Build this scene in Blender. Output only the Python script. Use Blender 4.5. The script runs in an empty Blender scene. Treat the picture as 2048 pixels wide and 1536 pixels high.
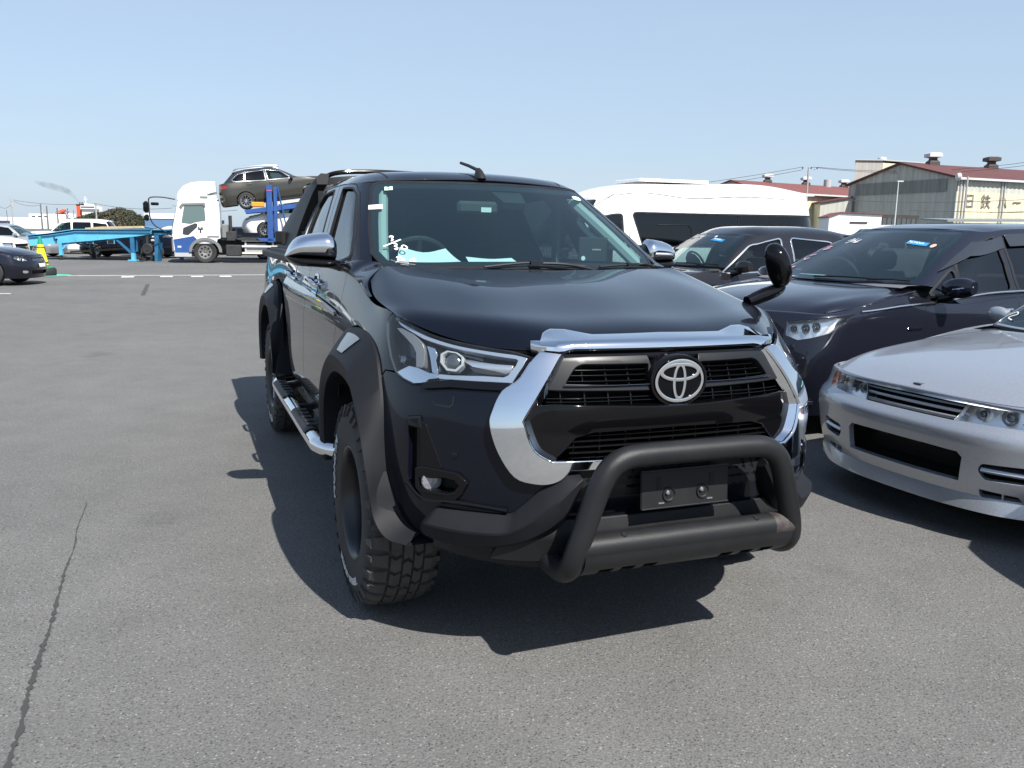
import bpy, math, random
import numpy as np
from mathutils import Vector, Matrix
from mathutils.geometry import delaunay_2d_cdt
SC = bpy.context.scene
COL = SC.collection
R = math.radians
rng = np.random.default_rng(7)

# ------------------------------------------------------------------ camera
cam = bpy.data.cameras.new('camera')
cam.sensor_fit = 'HORIZONTAL'; cam.sensor_width = 36.0; cam.lens = 36.0 * 1675 / 2048
cam.clip_start = 0.05; cam.clip_end = 6000
CAM = bpy.data.objects.new('camera', cam); COL.objects.link(CAM)
_p, _r = R(10.31), R(0.84)
_F = Vector((0, math.cos(_p), -math.sin(_p))); _X = Vector((1, 0, 0)); _U = _X.cross(_F)
_X2 = math.cos(_r) * _X + math.sin(_r) * _U; _U2 = -math.sin(_r) * _X + math.cos(_r) * _U
CAM.matrix_world = Matrix(((_X2.x, _U2.x, -_F.x, 0), (_X2.y, _U2.y, -_F.y, 0), (_X2.z, _U2.z, -_F.z, 1.461), (0, 0, 0, 1)))
SC.camera = CAM

# ------------------------------------------------------------------ sky and sun
SUN_EL, SUN_AZ = R(50), R(-55)          # azimuth measured from +X towards +Y
sun_dir = Vector((math.cos(SUN_EL) * math.cos(SUN_AZ), math.cos(SUN_EL) * math.sin(SUN_AZ), math.sin(SUN_EL)))
W = bpy.data.worlds.new('World'); SC.world = W; W.use_nodes = True
nt = W.node_tree; nt.nodes.clear()
sky = nt.nodes.new('ShaderNodeTexSky'); sky.sky_type = 'NISHITA'; sky.sun_disc = False
sky.sun_elevation = SUN_EL; sky.sun_rotation = math.pi / 2 - SUN_AZ
sky.altitude = 0; sky.air_density = 1.0; sky.dust_density = 0.8; sky.ozone_density = 2.0
bg = nt.nodes.new('ShaderNodeBackground'); bg.inputs['Strength'].default_value = 0.10
out = nt.nodes.new('ShaderNodeOutputWorld')
hz = nt.nodes.new('ShaderNodeMix'); hz.data_type = 'RGBA'
tc = nt.nodes.new('ShaderNodeTexCoord'); sx = nt.nodes.new('ShaderNodeSeparateXYZ'); nt.links.new(tc.outputs['Generated'], sx.inputs[0])
mrz = nt.nodes.new('ShaderNodeMapRange'); mrz.inputs[1].default_value = 0; mrz.inputs[2].default_value = 1; mrz.inputs[3].default_value = .80; mrz.inputs[4].default_value = .10
cmap = nt.nodes.new('ShaderNodeMapping'); cmap.inputs['Scale'].default_value = (1.6, 1.6, 9.0); nt.links.new(tc.outputs['Generated'], cmap.inputs[0])
cn = nt.nodes.new('ShaderNodeTexNoise'); cn.inputs['Scale'].default_value = 1.3; cn.inputs['Detail'].default_value = 6; cn.inputs['Roughness'].default_value = .55; nt.links.new(cmap.outputs[0], cn.inputs['Vector'])
cr_ = nt.nodes.new('ShaderNodeMapRange'); cr_.inputs[1].default_value = .3; cr_.inputs[2].default_value = .75; cr_.inputs[3].default_value = -.07; cr_.inputs[4].default_value = .09; nt.links.new(cn.outputs['Fac'], cr_.inputs[0])
ca = nt.nodes.new('ShaderNodeMath'); ca.operation = 'ADD'; ca.use_clamp = True
nt.links.new(sx.outputs['Z'], mrz.inputs[0]); nt.links.new(mrz.outputs[0], ca.inputs[0]); nt.links.new(cr_.outputs[0], ca.inputs[1]); nt.links.new(ca.outputs[0], hz.inputs[0])     # the haze is thick low down and thins overhead
hz.inputs[7].default_value = (3.30, 4.15, 5.25, 1)          # thin even summer haze over the whole sky
nt.links.new(sky.outputs[0], hz.inputs[6]); nt.links.new(hz.outputs[2], bg.inputs[0]); nt.links.new(bg.outputs[0], out.inputs[0])
sl = bpy.data.lights.new('sun', 'SUN'); sl.energy = 5.0; sl.angle = R(0.53); sl.color = (1.0, 0.955, 0.89)
SUN = bpy.data.objects.new('sun', sl); COL.objects.link(SUN)
SUN.rotation_euler = sun_dir.to_track_quat('Z', 'Y').to_euler(); SUN.location = (20, -20, 40)
SC.view_settings.view_transform = 'Standard'; SC.view_settings.look = 'None'
SC.view_settings.gamma = 1.0; SC.view_settings.exposure = 0.70; SC.view_settings.use_curve_mapping = False
SC.cycles.use_denoising = True
SC.cycles.max_bounces = 10; SC.cycles.transparent_max_bounces = 16
SC.cycles.caustics_reflective = False; SC.cycles.caustics_refractive = False
# ------------------------------------------------------------------ helpers
def mat(name, col, rough=.5, metal=0., coat=0., coat_r=.03, spec=.5, emit=None, nv=0., ns=20., bump=0., bs=60., trans=0., coat_ior=1.5):
    m = bpy.data.materials.new(name); m.use_nodes = True; t = m.node_tree; b = t.nodes['Principled BSDF']
    b.inputs['Base Color'].default_value = (*col, 1); b.inputs['Roughness'].default_value = rough
    b.inputs['Metallic'].default_value = metal; b.inputs['Coat Weight'].default_value = coat
    b.inputs['Coat Roughness'].default_value = coat_r; b.inputs['Coat IOR'].default_value = coat_ior; b.inputs['Specular IOR Level'].default_value = spec
    if trans: b.inputs['Transmission Weight'].default_value = trans
    if nv or bump:
        co = t.nodes.new('ShaderNodeTexCoord')
    if nv:
        n = t.nodes.new('ShaderNodeTexNoise'); n.inputs['Scale'].default_value = ns; n.inputs['Detail'].default_value = 5
        t.links.new(co.outputs['Object'], n.inputs['Vector'])
        r = t.nodes.new('ShaderNodeMapRange'); r.inputs[1].default_value = .3; r.inputs[2].default_value = .7
        r.inputs[3].default_value = 1 - nv; r.inputs[4].default_value = 1 + nv
        t.links.new(n.outputs['Fac'], r.inputs[0])
        x = t.nodes.new('ShaderNodeVectorMath'); x.operation = 'SCALE'; x.inputs[0].default_value = col
        t.links.new(r.outputs[0], x.inputs['Scale']); t.links.new(x.outputs[0], b.inputs['Base Color'])
        rr = t.nodes.new('ShaderNodeMapRange'); rr.inputs[3].default_value = max(0, rough - .5 * nv * rough); rr.inputs[4].default_value = min(1, rough + .5 * nv * rough)
        t.links.new(n.outputs['Fac'], rr.inputs[0]); t.links.new(rr.outputs[0], b.inputs['Roughness'])
    if bump:
        n2 = t.nodes.new('ShaderNodeTexNoise'); n2.inputs['Scale'].default_value = bs; n2.inputs['Detail'].default_value = 3
        t.links.new(co.outputs['Object'], n2.inputs['Vector'])
        bp = t.nodes.new('ShaderNodeBump'); bp.inputs['Strength'].default_value = bump; bp.inputs['Distance'].default_value = .01
        t.links.new(n2.outputs['Fac'], bp.inputs['Height']); t.links.new(bp.outputs[0], b.inputs['Normal'])
    return m

def paint(name, col, metal=.0, rough=.35, coat=1., flake=.0, coat_ior=1.45):
    m = mat(name, col, rough, metal, coat, .02, .12, coat_ior=coat_ior)
    t = m.node_tree; b = t.nodes['Principled BSDF']
    co = t.nodes.new('ShaderNodeTexCoord')
    n = t.nodes.new('ShaderNodeTexNoise'); n.inputs['Scale'].default_value = 9; n.inputs['Detail'].default_value = 6
    t.links.new(co.outputs['Object'], n.inputs['Vector'])
    r = t.nodes.new('ShaderNodeMapRange'); r.inputs[1].default_value = .35; r.inputs[2].default_value = .75
    r.inputs[3].default_value = .008; r.inputs[4].default_value = .03       # thin film of dust over the lacquer
    t.links.new(n.outputs['Fac'], r.inputs[0]); t.links.new(r.outputs[0], b.inputs['Coat Roughness'])
    if flake:
        v = t.nodes.new('ShaderNodeTexVoronoi'); v.inputs['Scale'].default_value = 900
        t.links.new(co.outputs['Object'], v.inputs['Vector'])
        mx = t.nodes.new('ShaderNodeMix'); mx.data_type = 'RGBA'; mx.inputs[0].default_value = flake
        mx.inputs[6].default_value = (*col, 1)
        h = t.nodes.new('ShaderNodeVectorMath'); h.operation = 'SCALE'; h.inputs['Scale'].default_value = 2.2 * sum(col) / 1.5
        t.links.new(v.outputs['Color'], h.inputs[0]); t.links.new(h.outputs[0], mx.inputs[7])
        t.links.new(mx.outputs[2], b.inputs['Base Color'])
    return m

def glass(name, tint, ior=1.5, rough=.0, dirt=.0, film=(.5, .5, .48)):
    m = bpy.data.materials.new(name); m.use_nodes = True; t = m.node_tree; t.nodes.clear()
    o = t.nodes.new('ShaderNodeOutputMaterial'); tr = t.nodes.new('ShaderNodeBsdfTransparent'); tr.inputs[0].default_value = (*tint, 1)
    g = t.nodes.new('ShaderNodeBsdfGlossy'); g.inputs['Roughness'].default_value = rough; g.inputs[0].default_value = (1, 1, 1, 1)
    f = t.nodes.new('ShaderNodeFresnel'); f.inputs['IOR'].default_value = ior
    gm = t.nodes.new('ShaderNodeNewGeometry'); iv = t.nodes.new('ShaderNodeMath'); iv.operation = 'SUBTRACT'; iv.inputs[0].default_value = 1
    # pane is a single sheet: use the same reflectance from both sides
    sel = t.nodes.new('ShaderNodeMix'); sel.data_type = 'FLOAT'
    t.links.new(gm.outputs['Backfacing'], sel.inputs[0]); sel.inputs[2].default_value = ior; sel.inputs[3].default_value = 1 / ior
    t.links.new(sel.outputs[0], f.inputs['IOR'])
    mx = t.nodes.new('ShaderNodeMixShader')
    t.links.new(f.outputs[0], mx.inputs[0]); t.links.new(tr.outputs[0], mx.inputs[1]); t.links.new(g.outputs[0], mx.inputs[2])
    if dirt:  # even film over the pane: dust, and on windscreens a painted sky veil
        d = t.nodes.new('ShaderNodeBsdfDiffuse'); d.inputs[0].default_value = (*film, 1)
        m2 = t.nodes.new('ShaderNodeMixShader'); m2.inputs[0].default_value = dirt
        t.links.new(mx.outputs[0], m2.inputs[1]); t.links.new(d.outputs[0], m2.inputs[2]); mx = m2
    t.links.new(mx.outputs[0], o.inputs[0])
    return m

def empty(name, loc=(0, 0, 0), rot=(0, 0, 0), label=None, cat=None, group=None, parent=None):
    o = bpy.data.objects.new(name, None); COL.objects.link(o); o.location = loc; o.rotation_euler = rot
    o.empty_display_size = .2
    tag(o, label, cat, group)
    if parent: o.parent = parent
    return o

def tag(o, label=None, cat=None, group=None, kind=None):
    if label: o['label'] = label
    if cat: o['category'] = cat
    if group: o['group'] = group
    if kind: o['kind'] = kind
    return o

def mk(name, V, F, m, parent=None, smooth=True, normals=None, auto=None):
    me = bpy.data.meshes.new(name)
    V = np.asarray(V, float)
    me.from_pydata(V.tolist(), [], [list(map(int, f)) for f in F])
    if smooth: me.shade_smooth()
    if normals is not None:
        me.normals_split_custom_set_from_vertices([tuple(n) for n in normals])
    elif auto is not None and smooth:
        me.set_sharp_from_angle(angle=R(auto))
    me.materials.append(m)
    o = bpy.data.objects.new(name, me); COL.objects.link(o)
    if parent: o.parent = parent
    return o

class Surf:
    """smooth tensor-spline surface through a grid of points G[row][column]"""
    def __init__(s, G, mirror=True, centre=(-1.4, 0, .75)):
        G = np.array(G, float)
        if mirror:
            M = G[:, :0:-1].copy(); M[..., 1] *= -1; G = np.concatenate([M, G], 1)
        s.G = G; s.mir = mirror
        du = np.linalg.norm(np.diff(G, axis=1), axis=2).mean(0); s.U = np.concatenate([[0], np.cumsum(du)])
        if mirror: s.U -= s.U[len(s.U) // 2]
        dv = np.linalg.norm(np.diff(G, axis=0), axis=2).mean(1); s.V = np.concatenate([[0], np.cumsum(dv)])
        s.Mu = s._m(s.U); s.Mv = s._m(s.V); s.sg = 1.; s.D = None
        um, vm = .35 * s.U[0] + .65 * s.U[-1], .5 * s.V[-1]
        if np.dot(s.n(um, vm)[0], s.p(um, vm)[0] - np.array(centre)) < 0: s.sg = -1.
    @staticmethod
    def _m(t):
        n = len(t); h = np.diff(t); A = np.zeros((n, n)); B = np.zeros((n, n)); A[0, 0] = A[-1, -1] = 1
        for i in range(1, n - 1):
            A[i, i - 1] = h[i - 1]; A[i, i] = 2 * (h[i - 1] + h[i]); A[i, i + 1] = h[i]
            B[i, i - 1] = 6 / h[i - 1]; B[i, i + 1] = 6 / h[i]; B[i, i] = -6 / h[i - 1] - 6 / h[i]
        return np.linalg.solve(A, B)
    @staticmethod
    def _w(t, M, x):
        n = len(t); i = np.clip(np.searchsorted(t, x) - 1, 0, n - 2); h = t[i + 1] - t[i]
        xc = np.clip(x, t[0], t[-1]); a = (t[i + 1] - xc) / h; b = 1 - a
        Wt = np.zeros((len(x), n)); r = np.arange(len(x)); Wt[r, i] += a; Wt[r, i + 1] += b
        Wt += ((a**3 - a) * h * h / 6)[:, None] * M[i] + ((b**3 - b) * h * h / 6)[:, None] * M[i + 1]
        for m, e in ((x < t[0], 0), (x > t[-1], n - 1)):
            if m.any():
                j = 0 if e == 0 else n - 2; hh = t[j + 1] - t[j]; d = np.zeros(n); d[j] -= 1 / hh; d[j + 1] += 1 / hh
                d += (-hh / 3 * M[j] - hh / 6 * M[j + 1]) if e == 0 else (hh / 6 * M[j] + hh / 3 * M[j + 1])
                Wt[m] += (x[m] - t[e])[:, None] * d
        return Wt
    def p(s, u, v):
        u = np.atleast_1d(np.asarray(u, float)); v = np.atleast_1d(np.asarray(v, float))
        if len(v) != len(u): u, v = np.broadcast_arrays(u, v)
        return np.einsum('ki,kj,ijc->kc', s._w(s.V, s.Mv, v), s._w(s.U, s.Mu, u), s.G)
    def n(s, u, v, e=1e-3):
        u = np.atleast_1d(np.asarray(u, float)); v = np.atleast_1d(np.asarray(v, float))
        c = np.cross(s.p(u + e, v) - s.p(u - e, v), s.p(u, v + e) - s.p(u, v - e))
        return s.sg * c / np.maximum(np.linalg.norm(c, axis=1), 1e-12)[:, None]
    def at(s, u, v, off=0., flip=False):
        q = (s.p(u, v) + s.n(u, v) * off)[0]
        if flip: q[1] *= -1
        return q
    def uv(s, pts, ax, side=1):
        """(u,v) of points given by two of their coordinates, ax 'xz' (sides), 'yz' (front) or 'xy' (top)"""
        if s.D is None:
            u = np.linspace(s.U[0], s.U[-1], 160); v = np.linspace(s.V[0], s.V[-1], 50); uu, vv = [a.ravel() for a in np.meshgrid(u, v)]
            s.D = (uu, vv, s.p(uu, vv), s.n(uu, vv))
        uu, vv, P, N = s.D; i, j = ['xyz'.index(c) for c in ax]; k = 3 - i - j
        ok = N[:, k] * (1 if (k != 1) else side) > .05
        if k == 1 and s.mir: ok &= P[:, 1] * side > 0
        o = []
        for a, b in pts:
            d = (P[:, i] - a)**2 + (P[:, j] - b)**2 + np.where(ok, 0, 100); q = np.argmin(d); u, v = uu[q], vv[q]
            for _ in range(6):
                f = s.p(u, v)[0][[i, j]] - (a, b); e = 1e-4
                J = np.stack([(s.p(u + e, v)[0] - s.p(u - e, v)[0])[[i, j]] / (2 * e), (s.p(u, v + e)[0] - s.p(u, v - e)[0])[[i, j]] / (2 * e)], 1)
                if abs(np.linalg.det(J)) < 1e-4: break
                st = np.linalg.solve(J, -f); m = np.linalg.norm(st)
                if m > .1: st *= .1 / m
                u += st[0]; v += st[1]
            o.append((u, v))
        return o

def area2(p):
    p = np.asarray(p); x, y = p[:, 0], p[:, 1]; return .5 * np.sum(x * np.roll(y, -1) - y * np.roll(x, -1))
def chaikin(p, n=2, k=.22):
    p = np.asarray(p, float)
    for _ in range(n):
        q = np.roll(p, -1, 0); p = np.stack([p * (1 - k) + q * k, p * k + q * (1 - k)], 1).reshape(-1, p.shape[1])
    return p
def fillet(p, r, n=4):
    p = np.asarray(p, float); o = []
    for i in range(len(p)):
        a, b, c = p[i - 1], p[i], p[(i + 1) % len(p)]
        la, lc = np.linalg.norm(a - b), np.linalg.norm(c - b); rr = min(r, .45 * la, .45 * lc)
        s, e = b + (a - b) / la * rr, b + (c - b) / lc * rr
        for t in np.linspace(0, 1, n): o.append((1 - t)**2 * s + 2 * t * (1 - t) * b + t * t * e)
    return np.array(o)
def densify(p, h):
    p = np.asarray(p, float); o = []
    for i in range(len(p)):
        a, b = p[i], p[(i + 1) % len(p)]; n = max(1, int(math.ceil(np.linalg.norm(b - a) / h)))
        for k in range(n): o.append(a + (b - a) * k / n)
    return np.array(o)
def inset(p, d):
    """shrink a polygon by d"""
    p = np.asarray(p, float); s = 1 if area2(p) > 0 else -1; o = []
    for i in range(len(p)):
        a, b, c = p[i - 1], p[i], p[(i + 1) % len(p)]
        n1 = np.array([-(b - a)[1], (b - a)[0]]); n2 = np.array([-(c - b)[1], (c - b)[0]])
        n1 /= max(np.linalg.norm(n1), 1e-9); n2 /= max(np.linalg.norm(n2), 1e-9); m = n1 + n2; l = max(np.dot(m, m) / 2, .3)
        o.append(b + s * d * m / l)
    return np.array(o)
def pip(pts, poly):
    x, y = pts[:, 0], pts[:, 1]; r = np.zeros(len(pts), bool); n = len(poly)
    for i in range(n):
        x1, y1 = poly[i]; x2, y2 = poly[(i + 1) % n]
        c = (y1 > y) != (y2 > y)
        if c.any(): r ^= c & (x < (x2 - x1) * (y - y1) / (y2 - y1 + 1e-30) + x1)
    return r

def panel(name, S, poly, m, parent=None, holes=(), off=0., thick=.012, grid=.04, flip=False, bev=.002, sm=0, rd=0, closed=False, label=None):
    """trimmed piece of surface S inside polygon poly (u,v), with rounded edges and thickness"""
    loops = []
    for k, l in enumerate([poly] + list(holes)):
        l = np.asarray(l, float)
        if sm and k == 0: l = chaikin(l, sm)
        if rd and k == 0: l = fillet(l, rd)
        l = densify(l, grid)
        if (area2(l) > 0) != (k == 0): l = l[::-1]
        loops.append(l)
    lo, hi = loops[0].min(0), loops[0].max(0)
    gx, gy = np.meshgrid(np.arange(lo[0] + grid * .5, hi[0], grid), np.arange(lo[1] + grid * .5, hi[1], grid * .87))
    gx = gx + (np.arange(gx.shape[0]) % 2)[:, None] * grid * .5
    I = np.stack([gx.ravel(), gy.ravel()], 1)
    allb = np.concatenate(loops)
    if len(I):
        ok = pip(I, loops[0])
        for h in loops[1:]: ok &= ~pip(I, h)
        I = I[ok]
    if len(I):
        d = np.full(len(I), 9.)
        for b in allb: d = np.minimum(d, (I[:, 0] - b[0])**2 + (I[:, 1] - b[1])**2)
        I = I[d > (.45 * grid)**2]
    pts = np.concatenate([allb, I]) if len(I) else allb
    ed = []; s0 = 0
    for l in loops:
        n = len(l); ed += [(s0 + i, s0 + (i + 1) % n) for i in range(n)]; s0 += n
    vo, eo, fo, ov, _, _ = delaunay_2d_cdt([Vector(q) for q in pts], ed, [], 0, 1e-7)
    Q = np.array([tuple(v) for v in vo]); mp = {}
    for i, l in enumerate(ov):
        for j in l: mp[j] = i
    Fc = np.array([f for f in fo if len(f) == 3]); cen = Q[Fc].mean(1)
    ok = pip(cen, loops[0])
    for h in loops[1:]: ok &= ~pip(cen, h)
    Fc = Fc[ok]
    N = S.n(Q[:, 0], Q[:, 1]); P0 = S.p(Q[:, 0], Q[:, 1])
    of = off(Q[:, 0], Q[:, 1]) if callable(off) else np.full(len(Q), float(off))
    P = P0 + N * of[:, None]
    if callable(off):       # normals of the displaced sheet
        e = 2e-3
        def q_(a, b): return S.p(a, b) + S.n(a, b) * np.asarray(off(a, b))[:, None]
        u, v = Q[:, 0], Q[:, 1]; c = np.cross(q_(u + e, v) - q_(u - e, v), q_(u, v + e) - q_(u, v - e))
        N = S.sg * c / np.maximum(np.linalg.norm(c, axis=1), 1e-12)[:, None]
    V = [P]; NN = [N]; F = []
    fn = np.cross(P[Fc[:, 1]] - P[Fc[:, 0]], P[Fc[:, 2]] - P[Fc[:, 0]])
    w = np.einsum('ij,ij->i', fn, N[Fc].mean(1)) < 0
    Fc[w] = Fc[w][:, ::-1]; F += Fc.tolist(); base = len(P)
    if thick:
        s0 = 0
        for l in loops:
            n = len(l); idx = np.array([mp[s0 + i] for i in range(n)]); s0 += n
            t = np.roll(l, -1, 0) - np.roll(l, 1, 0); o2 = np.stack([t[:, 1], -t[:, 0]], 1); o2 /= np.maximum(np.linalg.norm(o2, axis=1), 1e-9)[:, None]
            e = 1e-3; O = S.p(l[:, 0] + e * o2[:, 0], l[:, 1] + e * o2[:, 1]) - S.p(l[:, 0], l[:, 1]); O /= np.maximum(np.linalg.norm(O, axis=1), 1e-9)[:, None]
            a = P[idx]; nn = N[idx]; r1 = a + O * bev - nn * bev; r2 = r1 - nn * max(thick - bev, 1e-4)
            V += [r1, r2]; NN += [O, O]
            tri = S.sg
            for i in range(n):
                j = (i + 1) % n
                for q in ((idx[i], idx[j], base + j, base + i), (base + i, base + j, base + n + j, base + n + i)):
                    F.append(q if tri < 0 else q[::-1])
            base += 2 * n
        if closed:
            b0 = len(P) + len(loops[0]); n0 = len(loops[0])
    V = np.concatenate(V); NN = np.concatenate(NN)
    if flip:
        V = V * [1, -1, 1]; NN = NN * [1, -1, 1]; F = [tuple(f)[::-1] for f in F]
    ob = mk(name, V, F, m, parent, True, NN)
    if label: ob['label'] = label
    return ob

def both(name, *a, **k):
    """a panel on the traced (right) side and its mirror twin"""
    return panel(name, *a, **k), panel(name, *a, flip=True, **k)

def spline(pts, n=8, closed=False):
    p = np.asarray(pts, float); N = len(p); o = []
    for i in range(N if closed else N - 1):
        p1, p2 = p[i], p[(i + 1) % N]
        p0 = p[i - 1] if (i > 0 or closed) else 2 * p1 - p2
        p3 = p[(i + 2) % N] if (i + 2 < N or closed) else 2 * p2 - p1
        for t in np.arange(n) / n:
            o.append(.5 * (2 * p1 + (p2 - p0) * t + (2 * p0 - 5 * p1 + 4 * p2 - p3) * t * t + (3 * p1 - p0 - 3 * p2 + p3) * t**3))
    if not closed: o.append(p[-1])
    return np.array(o)

class MB:
    """collects simple solids into one mesh"""
    def __init__(s): s.V = []; s.F = []
    def add(s, V, F, M=None):
        V = np.asarray(V, float)
        if M is not None:
            M = np.array(M); V = V @ M[:3, :3].T + M[:3, 3]
        b = len(s.V); s.V += V.tolist(); s.F += [tuple(int(i) + b for i in f) for f in F]; return s
    def box(s, c, d, M=None, bev=0.):
        c = np.array(c, float); d = np.array(d, float) / 2
        if bev <= 0:
            V = [c + d * (x, y, z) for x in (-1, 1) for y in (-1, 1) for z in (-1, 1)]
            return s.add(V, [(0, 1, 3, 2), (4, 6, 7, 5), (0, 4, 5, 1), (2, 3, 7, 6), (0, 2, 6, 4), (1, 5, 7, 3)], M)
        b = min(bev, d.min() * .9); V = []; ix = {}
        for x in (-1, 1):
            for y in (-1, 1):
                for z in (-1, 1):
                    for k in range(3):
                        e = d.copy() - b; e[k] = d[k]; ix[x, y, z, k] = len(V); V.append(c + e * (x, y, z))
        F = []
        for k in range(3):
            i, j = (k + 1) % 3, (k + 2) % 3
            for sg in (-1, 1):
                q = []
                for a, bb in ((-1, -1), (1, -1), (1, 1), (-1, 1)):
                    t = [0, 0, 0]; t[k] = sg; t[i] = a; t[j] = bb; q.append(ix[(*t, k)])
                F.append(q if sg > 0 else q[::-1])
            for a in (-1, 1):
                for bb in (-1, 1):
                    t1 = [0, 0, 0]; t1[i] = a; t1[j] = bb; t1[k] = -1; t2 = list(t1); t2[k] = 1
                    q = [ix[(*t1, i)], ix[(*t2, i)], ix[(*t2, j)], ix[(*t1, j)]]; F.append(q if a * bb < 0 else q[::-1])
        for x in (-1, 1):
            for y in (-1, 1):
                for z in (-1, 1):
                    q = [ix[x, y, z, 0], ix[x, y, z, 1], ix[x, y, z, 2]]; F.append(q if x * y * z > 0 else q[::-1])
        return s.add(V, F, M)
    def prism(s, poly, axis, a, b, M=None):
        """polygon in the plane normal to axis ('x','y','z'), extruded from a to b"""
        poly = np.asarray(poly, float); n = len(poly); k = 'xyz'.index(axis); i, j = [q for q in range(3) if q != k]
        V = np.zeros((2 * n, 3)); V[:n, i] = V[n:, i] = poly[:, 0]; V[:n, j] = V[n:, j] = poly[:, 1]; V[:n, k] = a; V[n:, k] = b
        F = [tuple(range(n)), tuple(range(2 * n - 1, n - 1, -1))] + [(q, n + q, n + (q + 1) % n, (q + 1) % n) for q in range(n)]
        if (area2(poly) > 0) == ((k != 1) == (b > a)): F = [f[::-1] for f in F]
        # fix: make outward by checking signed volume
        c = V.mean(0); vol = 0
        for f in F:
            for q in range(1, len(f) - 1): vol += np.dot(V[f[0]] - c, np.cross(V[f[q]] - c, V[f[q + 1]] - c))
        if vol < 0: F = [f[::-1] for f in F]
        return s.add(V, F, M)
    def tube(s, path, r, n=10, cap=True, M=None, squash=None):
        p = np.asarray(path, float); L = len(p); rr = np.broadcast_to(np.asarray(r, float), (L,))
        T = np.gradient(p, axis=0); T /= np.maximum(np.linalg.norm(T, axis=1), 1e-9)[:, None]
        a = np.array([0, 0, 1.]) if abs(T[0, 2]) < .9 else np.array([1., 0, 0]); A = np.cross(T[0], a); A /= np.linalg.norm(A)
        V = []; th = np.arange(n) * 2 * np.pi / n
        for i in range(L):
            A = A - T[i] * np.dot(A, T[i]); A /= np.linalg.norm(A); B = np.cross(T[i], A)
            V.append(p[i] + rr[i] * (np.cos(th)[:, None] * A + np.sin(th)[:, None] * B))
        V = np.concatenate(V); F = []
        for i in range(L - 1):
            for k in range(n): q = (i * n + k, i * n + (k + 1) % n, (i + 1) * n + (k + 1) % n, (i + 1) * n + k); F.append(q)
        if cap: F += [tuple(range(n))[::-1], tuple(range((L - 1) * n, L * n))]
        return s.add(V, F, M)
    def lathe(s, prof, n=32, axis='y', c=(0, 0, 0), M=None, closed=False):
        """profile (radius, along-axis) turned round an axis through c"""
        prof = np.asarray(prof, float); L = len(prof); th = np.arange(n) * 2 * np.pi / n; V = np.zeros((L * n, 3)); k = 'xyz'.index(axis); i, j = (k + 1) % 3, (k + 2) % 3
        for q, (r, h) in enumerate(prof):
            V[q * n:(q + 1) * n, i] = r * np.cos(th); V[q * n:(q + 1) * n, j] = r * np.sin(th); V[q * n:(q + 1) * n, k] = h
        V += np.array(c); F = []
        for q in range(L if closed else L - 1):
            w = (q + 1) % L
            for t in range(n): F.append((q * n + t, q * n + (t + 1) % n, w * n + (t + 1) % n, w * n + t))
        return s.add(V, F, M)
    def loft(s, rings, closed=True, cap=True, M=None):
        rings = [np.asarray(r, float) for r in rings]; n = len(rings[0]); V = np.concatenate(rings); F = []
        for i in range(len(rings) - 1):
            for k in range(n if closed else n - 1): F.append((i * n + k, i * n + (k + 1) % n, (i + 1) * n + (k + 1) % n, (i + 1) * n + k))
        if cap and closed: F += [tuple(range(n))[::-1], tuple(range((len(rings) - 1) * n, len(rings) * n))]
        return s.add(V, F, M)
    def build(s, name, m, parent=None, smooth=True, auto=35, label=None, recalc=True):
        o = mk(name, s.V, s.F, m, parent, smooth, auto=None)
        if recalc:
            import bmesh
            bm = bmesh.new(); bm.from_mesh(o.data); bmesh.ops.recalc_face_normals(bm, faces=bm.faces); bm.to_mesh(o.data); bm.free()
        if smooth and auto: o.data.set_sharp_from_angle(angle=R(auto))
        if label: o['label'] = label
        return o

def text_mesh(txt, size, depth=.0, shear=0.):
    c = bpy.data.curves.new('writing', 'FONT'); c.body = txt; c.size = size; c.extrude = depth; c.shear = shear
    c.align_x = 'CENTER'; c.align_y = 'CENTER'; c.resolution_u = 3
    o = bpy.data.objects.new('writing', c); COL.objects.link(o)
    dg = bpy.context.evaluated_depsgraph_get(); me = bpy.data.meshes.new_from_object(o.evaluated_get(dg))
    V = np.array([tuple(v.co) for v in me.vertices]).reshape(-1, 3); F = [tuple(p.vertices) for p in me.polygons]
    bpy.data.objects.remove(o); bpy.data.curves.remove(c); bpy.data.meshes.remove(me)
    return V, F
def writing(name, txt, size, fn, m, parent, depth=.0, shear=0., bold=0.):
    V, F = text_mesh(txt, size, depth, shear)
    if not len(V): return None
    return mk(name, np.array([fn(*v) for v in V]), F, m, parent, False)
def strokes(name, S, lines, m, parent, w=.004, off=.003, flip=False):
    """handwriting: polylines in (u,v) drawn as thin ribbons on surface S"""
    V = []; F = []
    for l in lines:
        l = spline(l, 5) if len(l) > 2 else np.asarray(l, float); t = np.gradient(l, axis=0); t /= np.maximum(np.linalg.norm(t, axis=1), 1e-9)[:, None]; o = np.stack([-t[:, 1], t[:, 0]], 1) * w / 2
        b = len(V)
        for q in (l + o, l - o): 
            V += (S.p(q[:, 0], q[:, 1]) + S.n(q[:, 0], q[:, 1]) * off).tolist()
        n = len(l); F += [(b + i, b + i + 1, b + n + i + 1, b + n + i) for i in range(n - 1)]
    V = np.array(V)
    if flip: V[:, 1] *= -1
    o = mk(name, V, F, m, parent, False); o['kind'] = 'stuff'; return o

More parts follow.
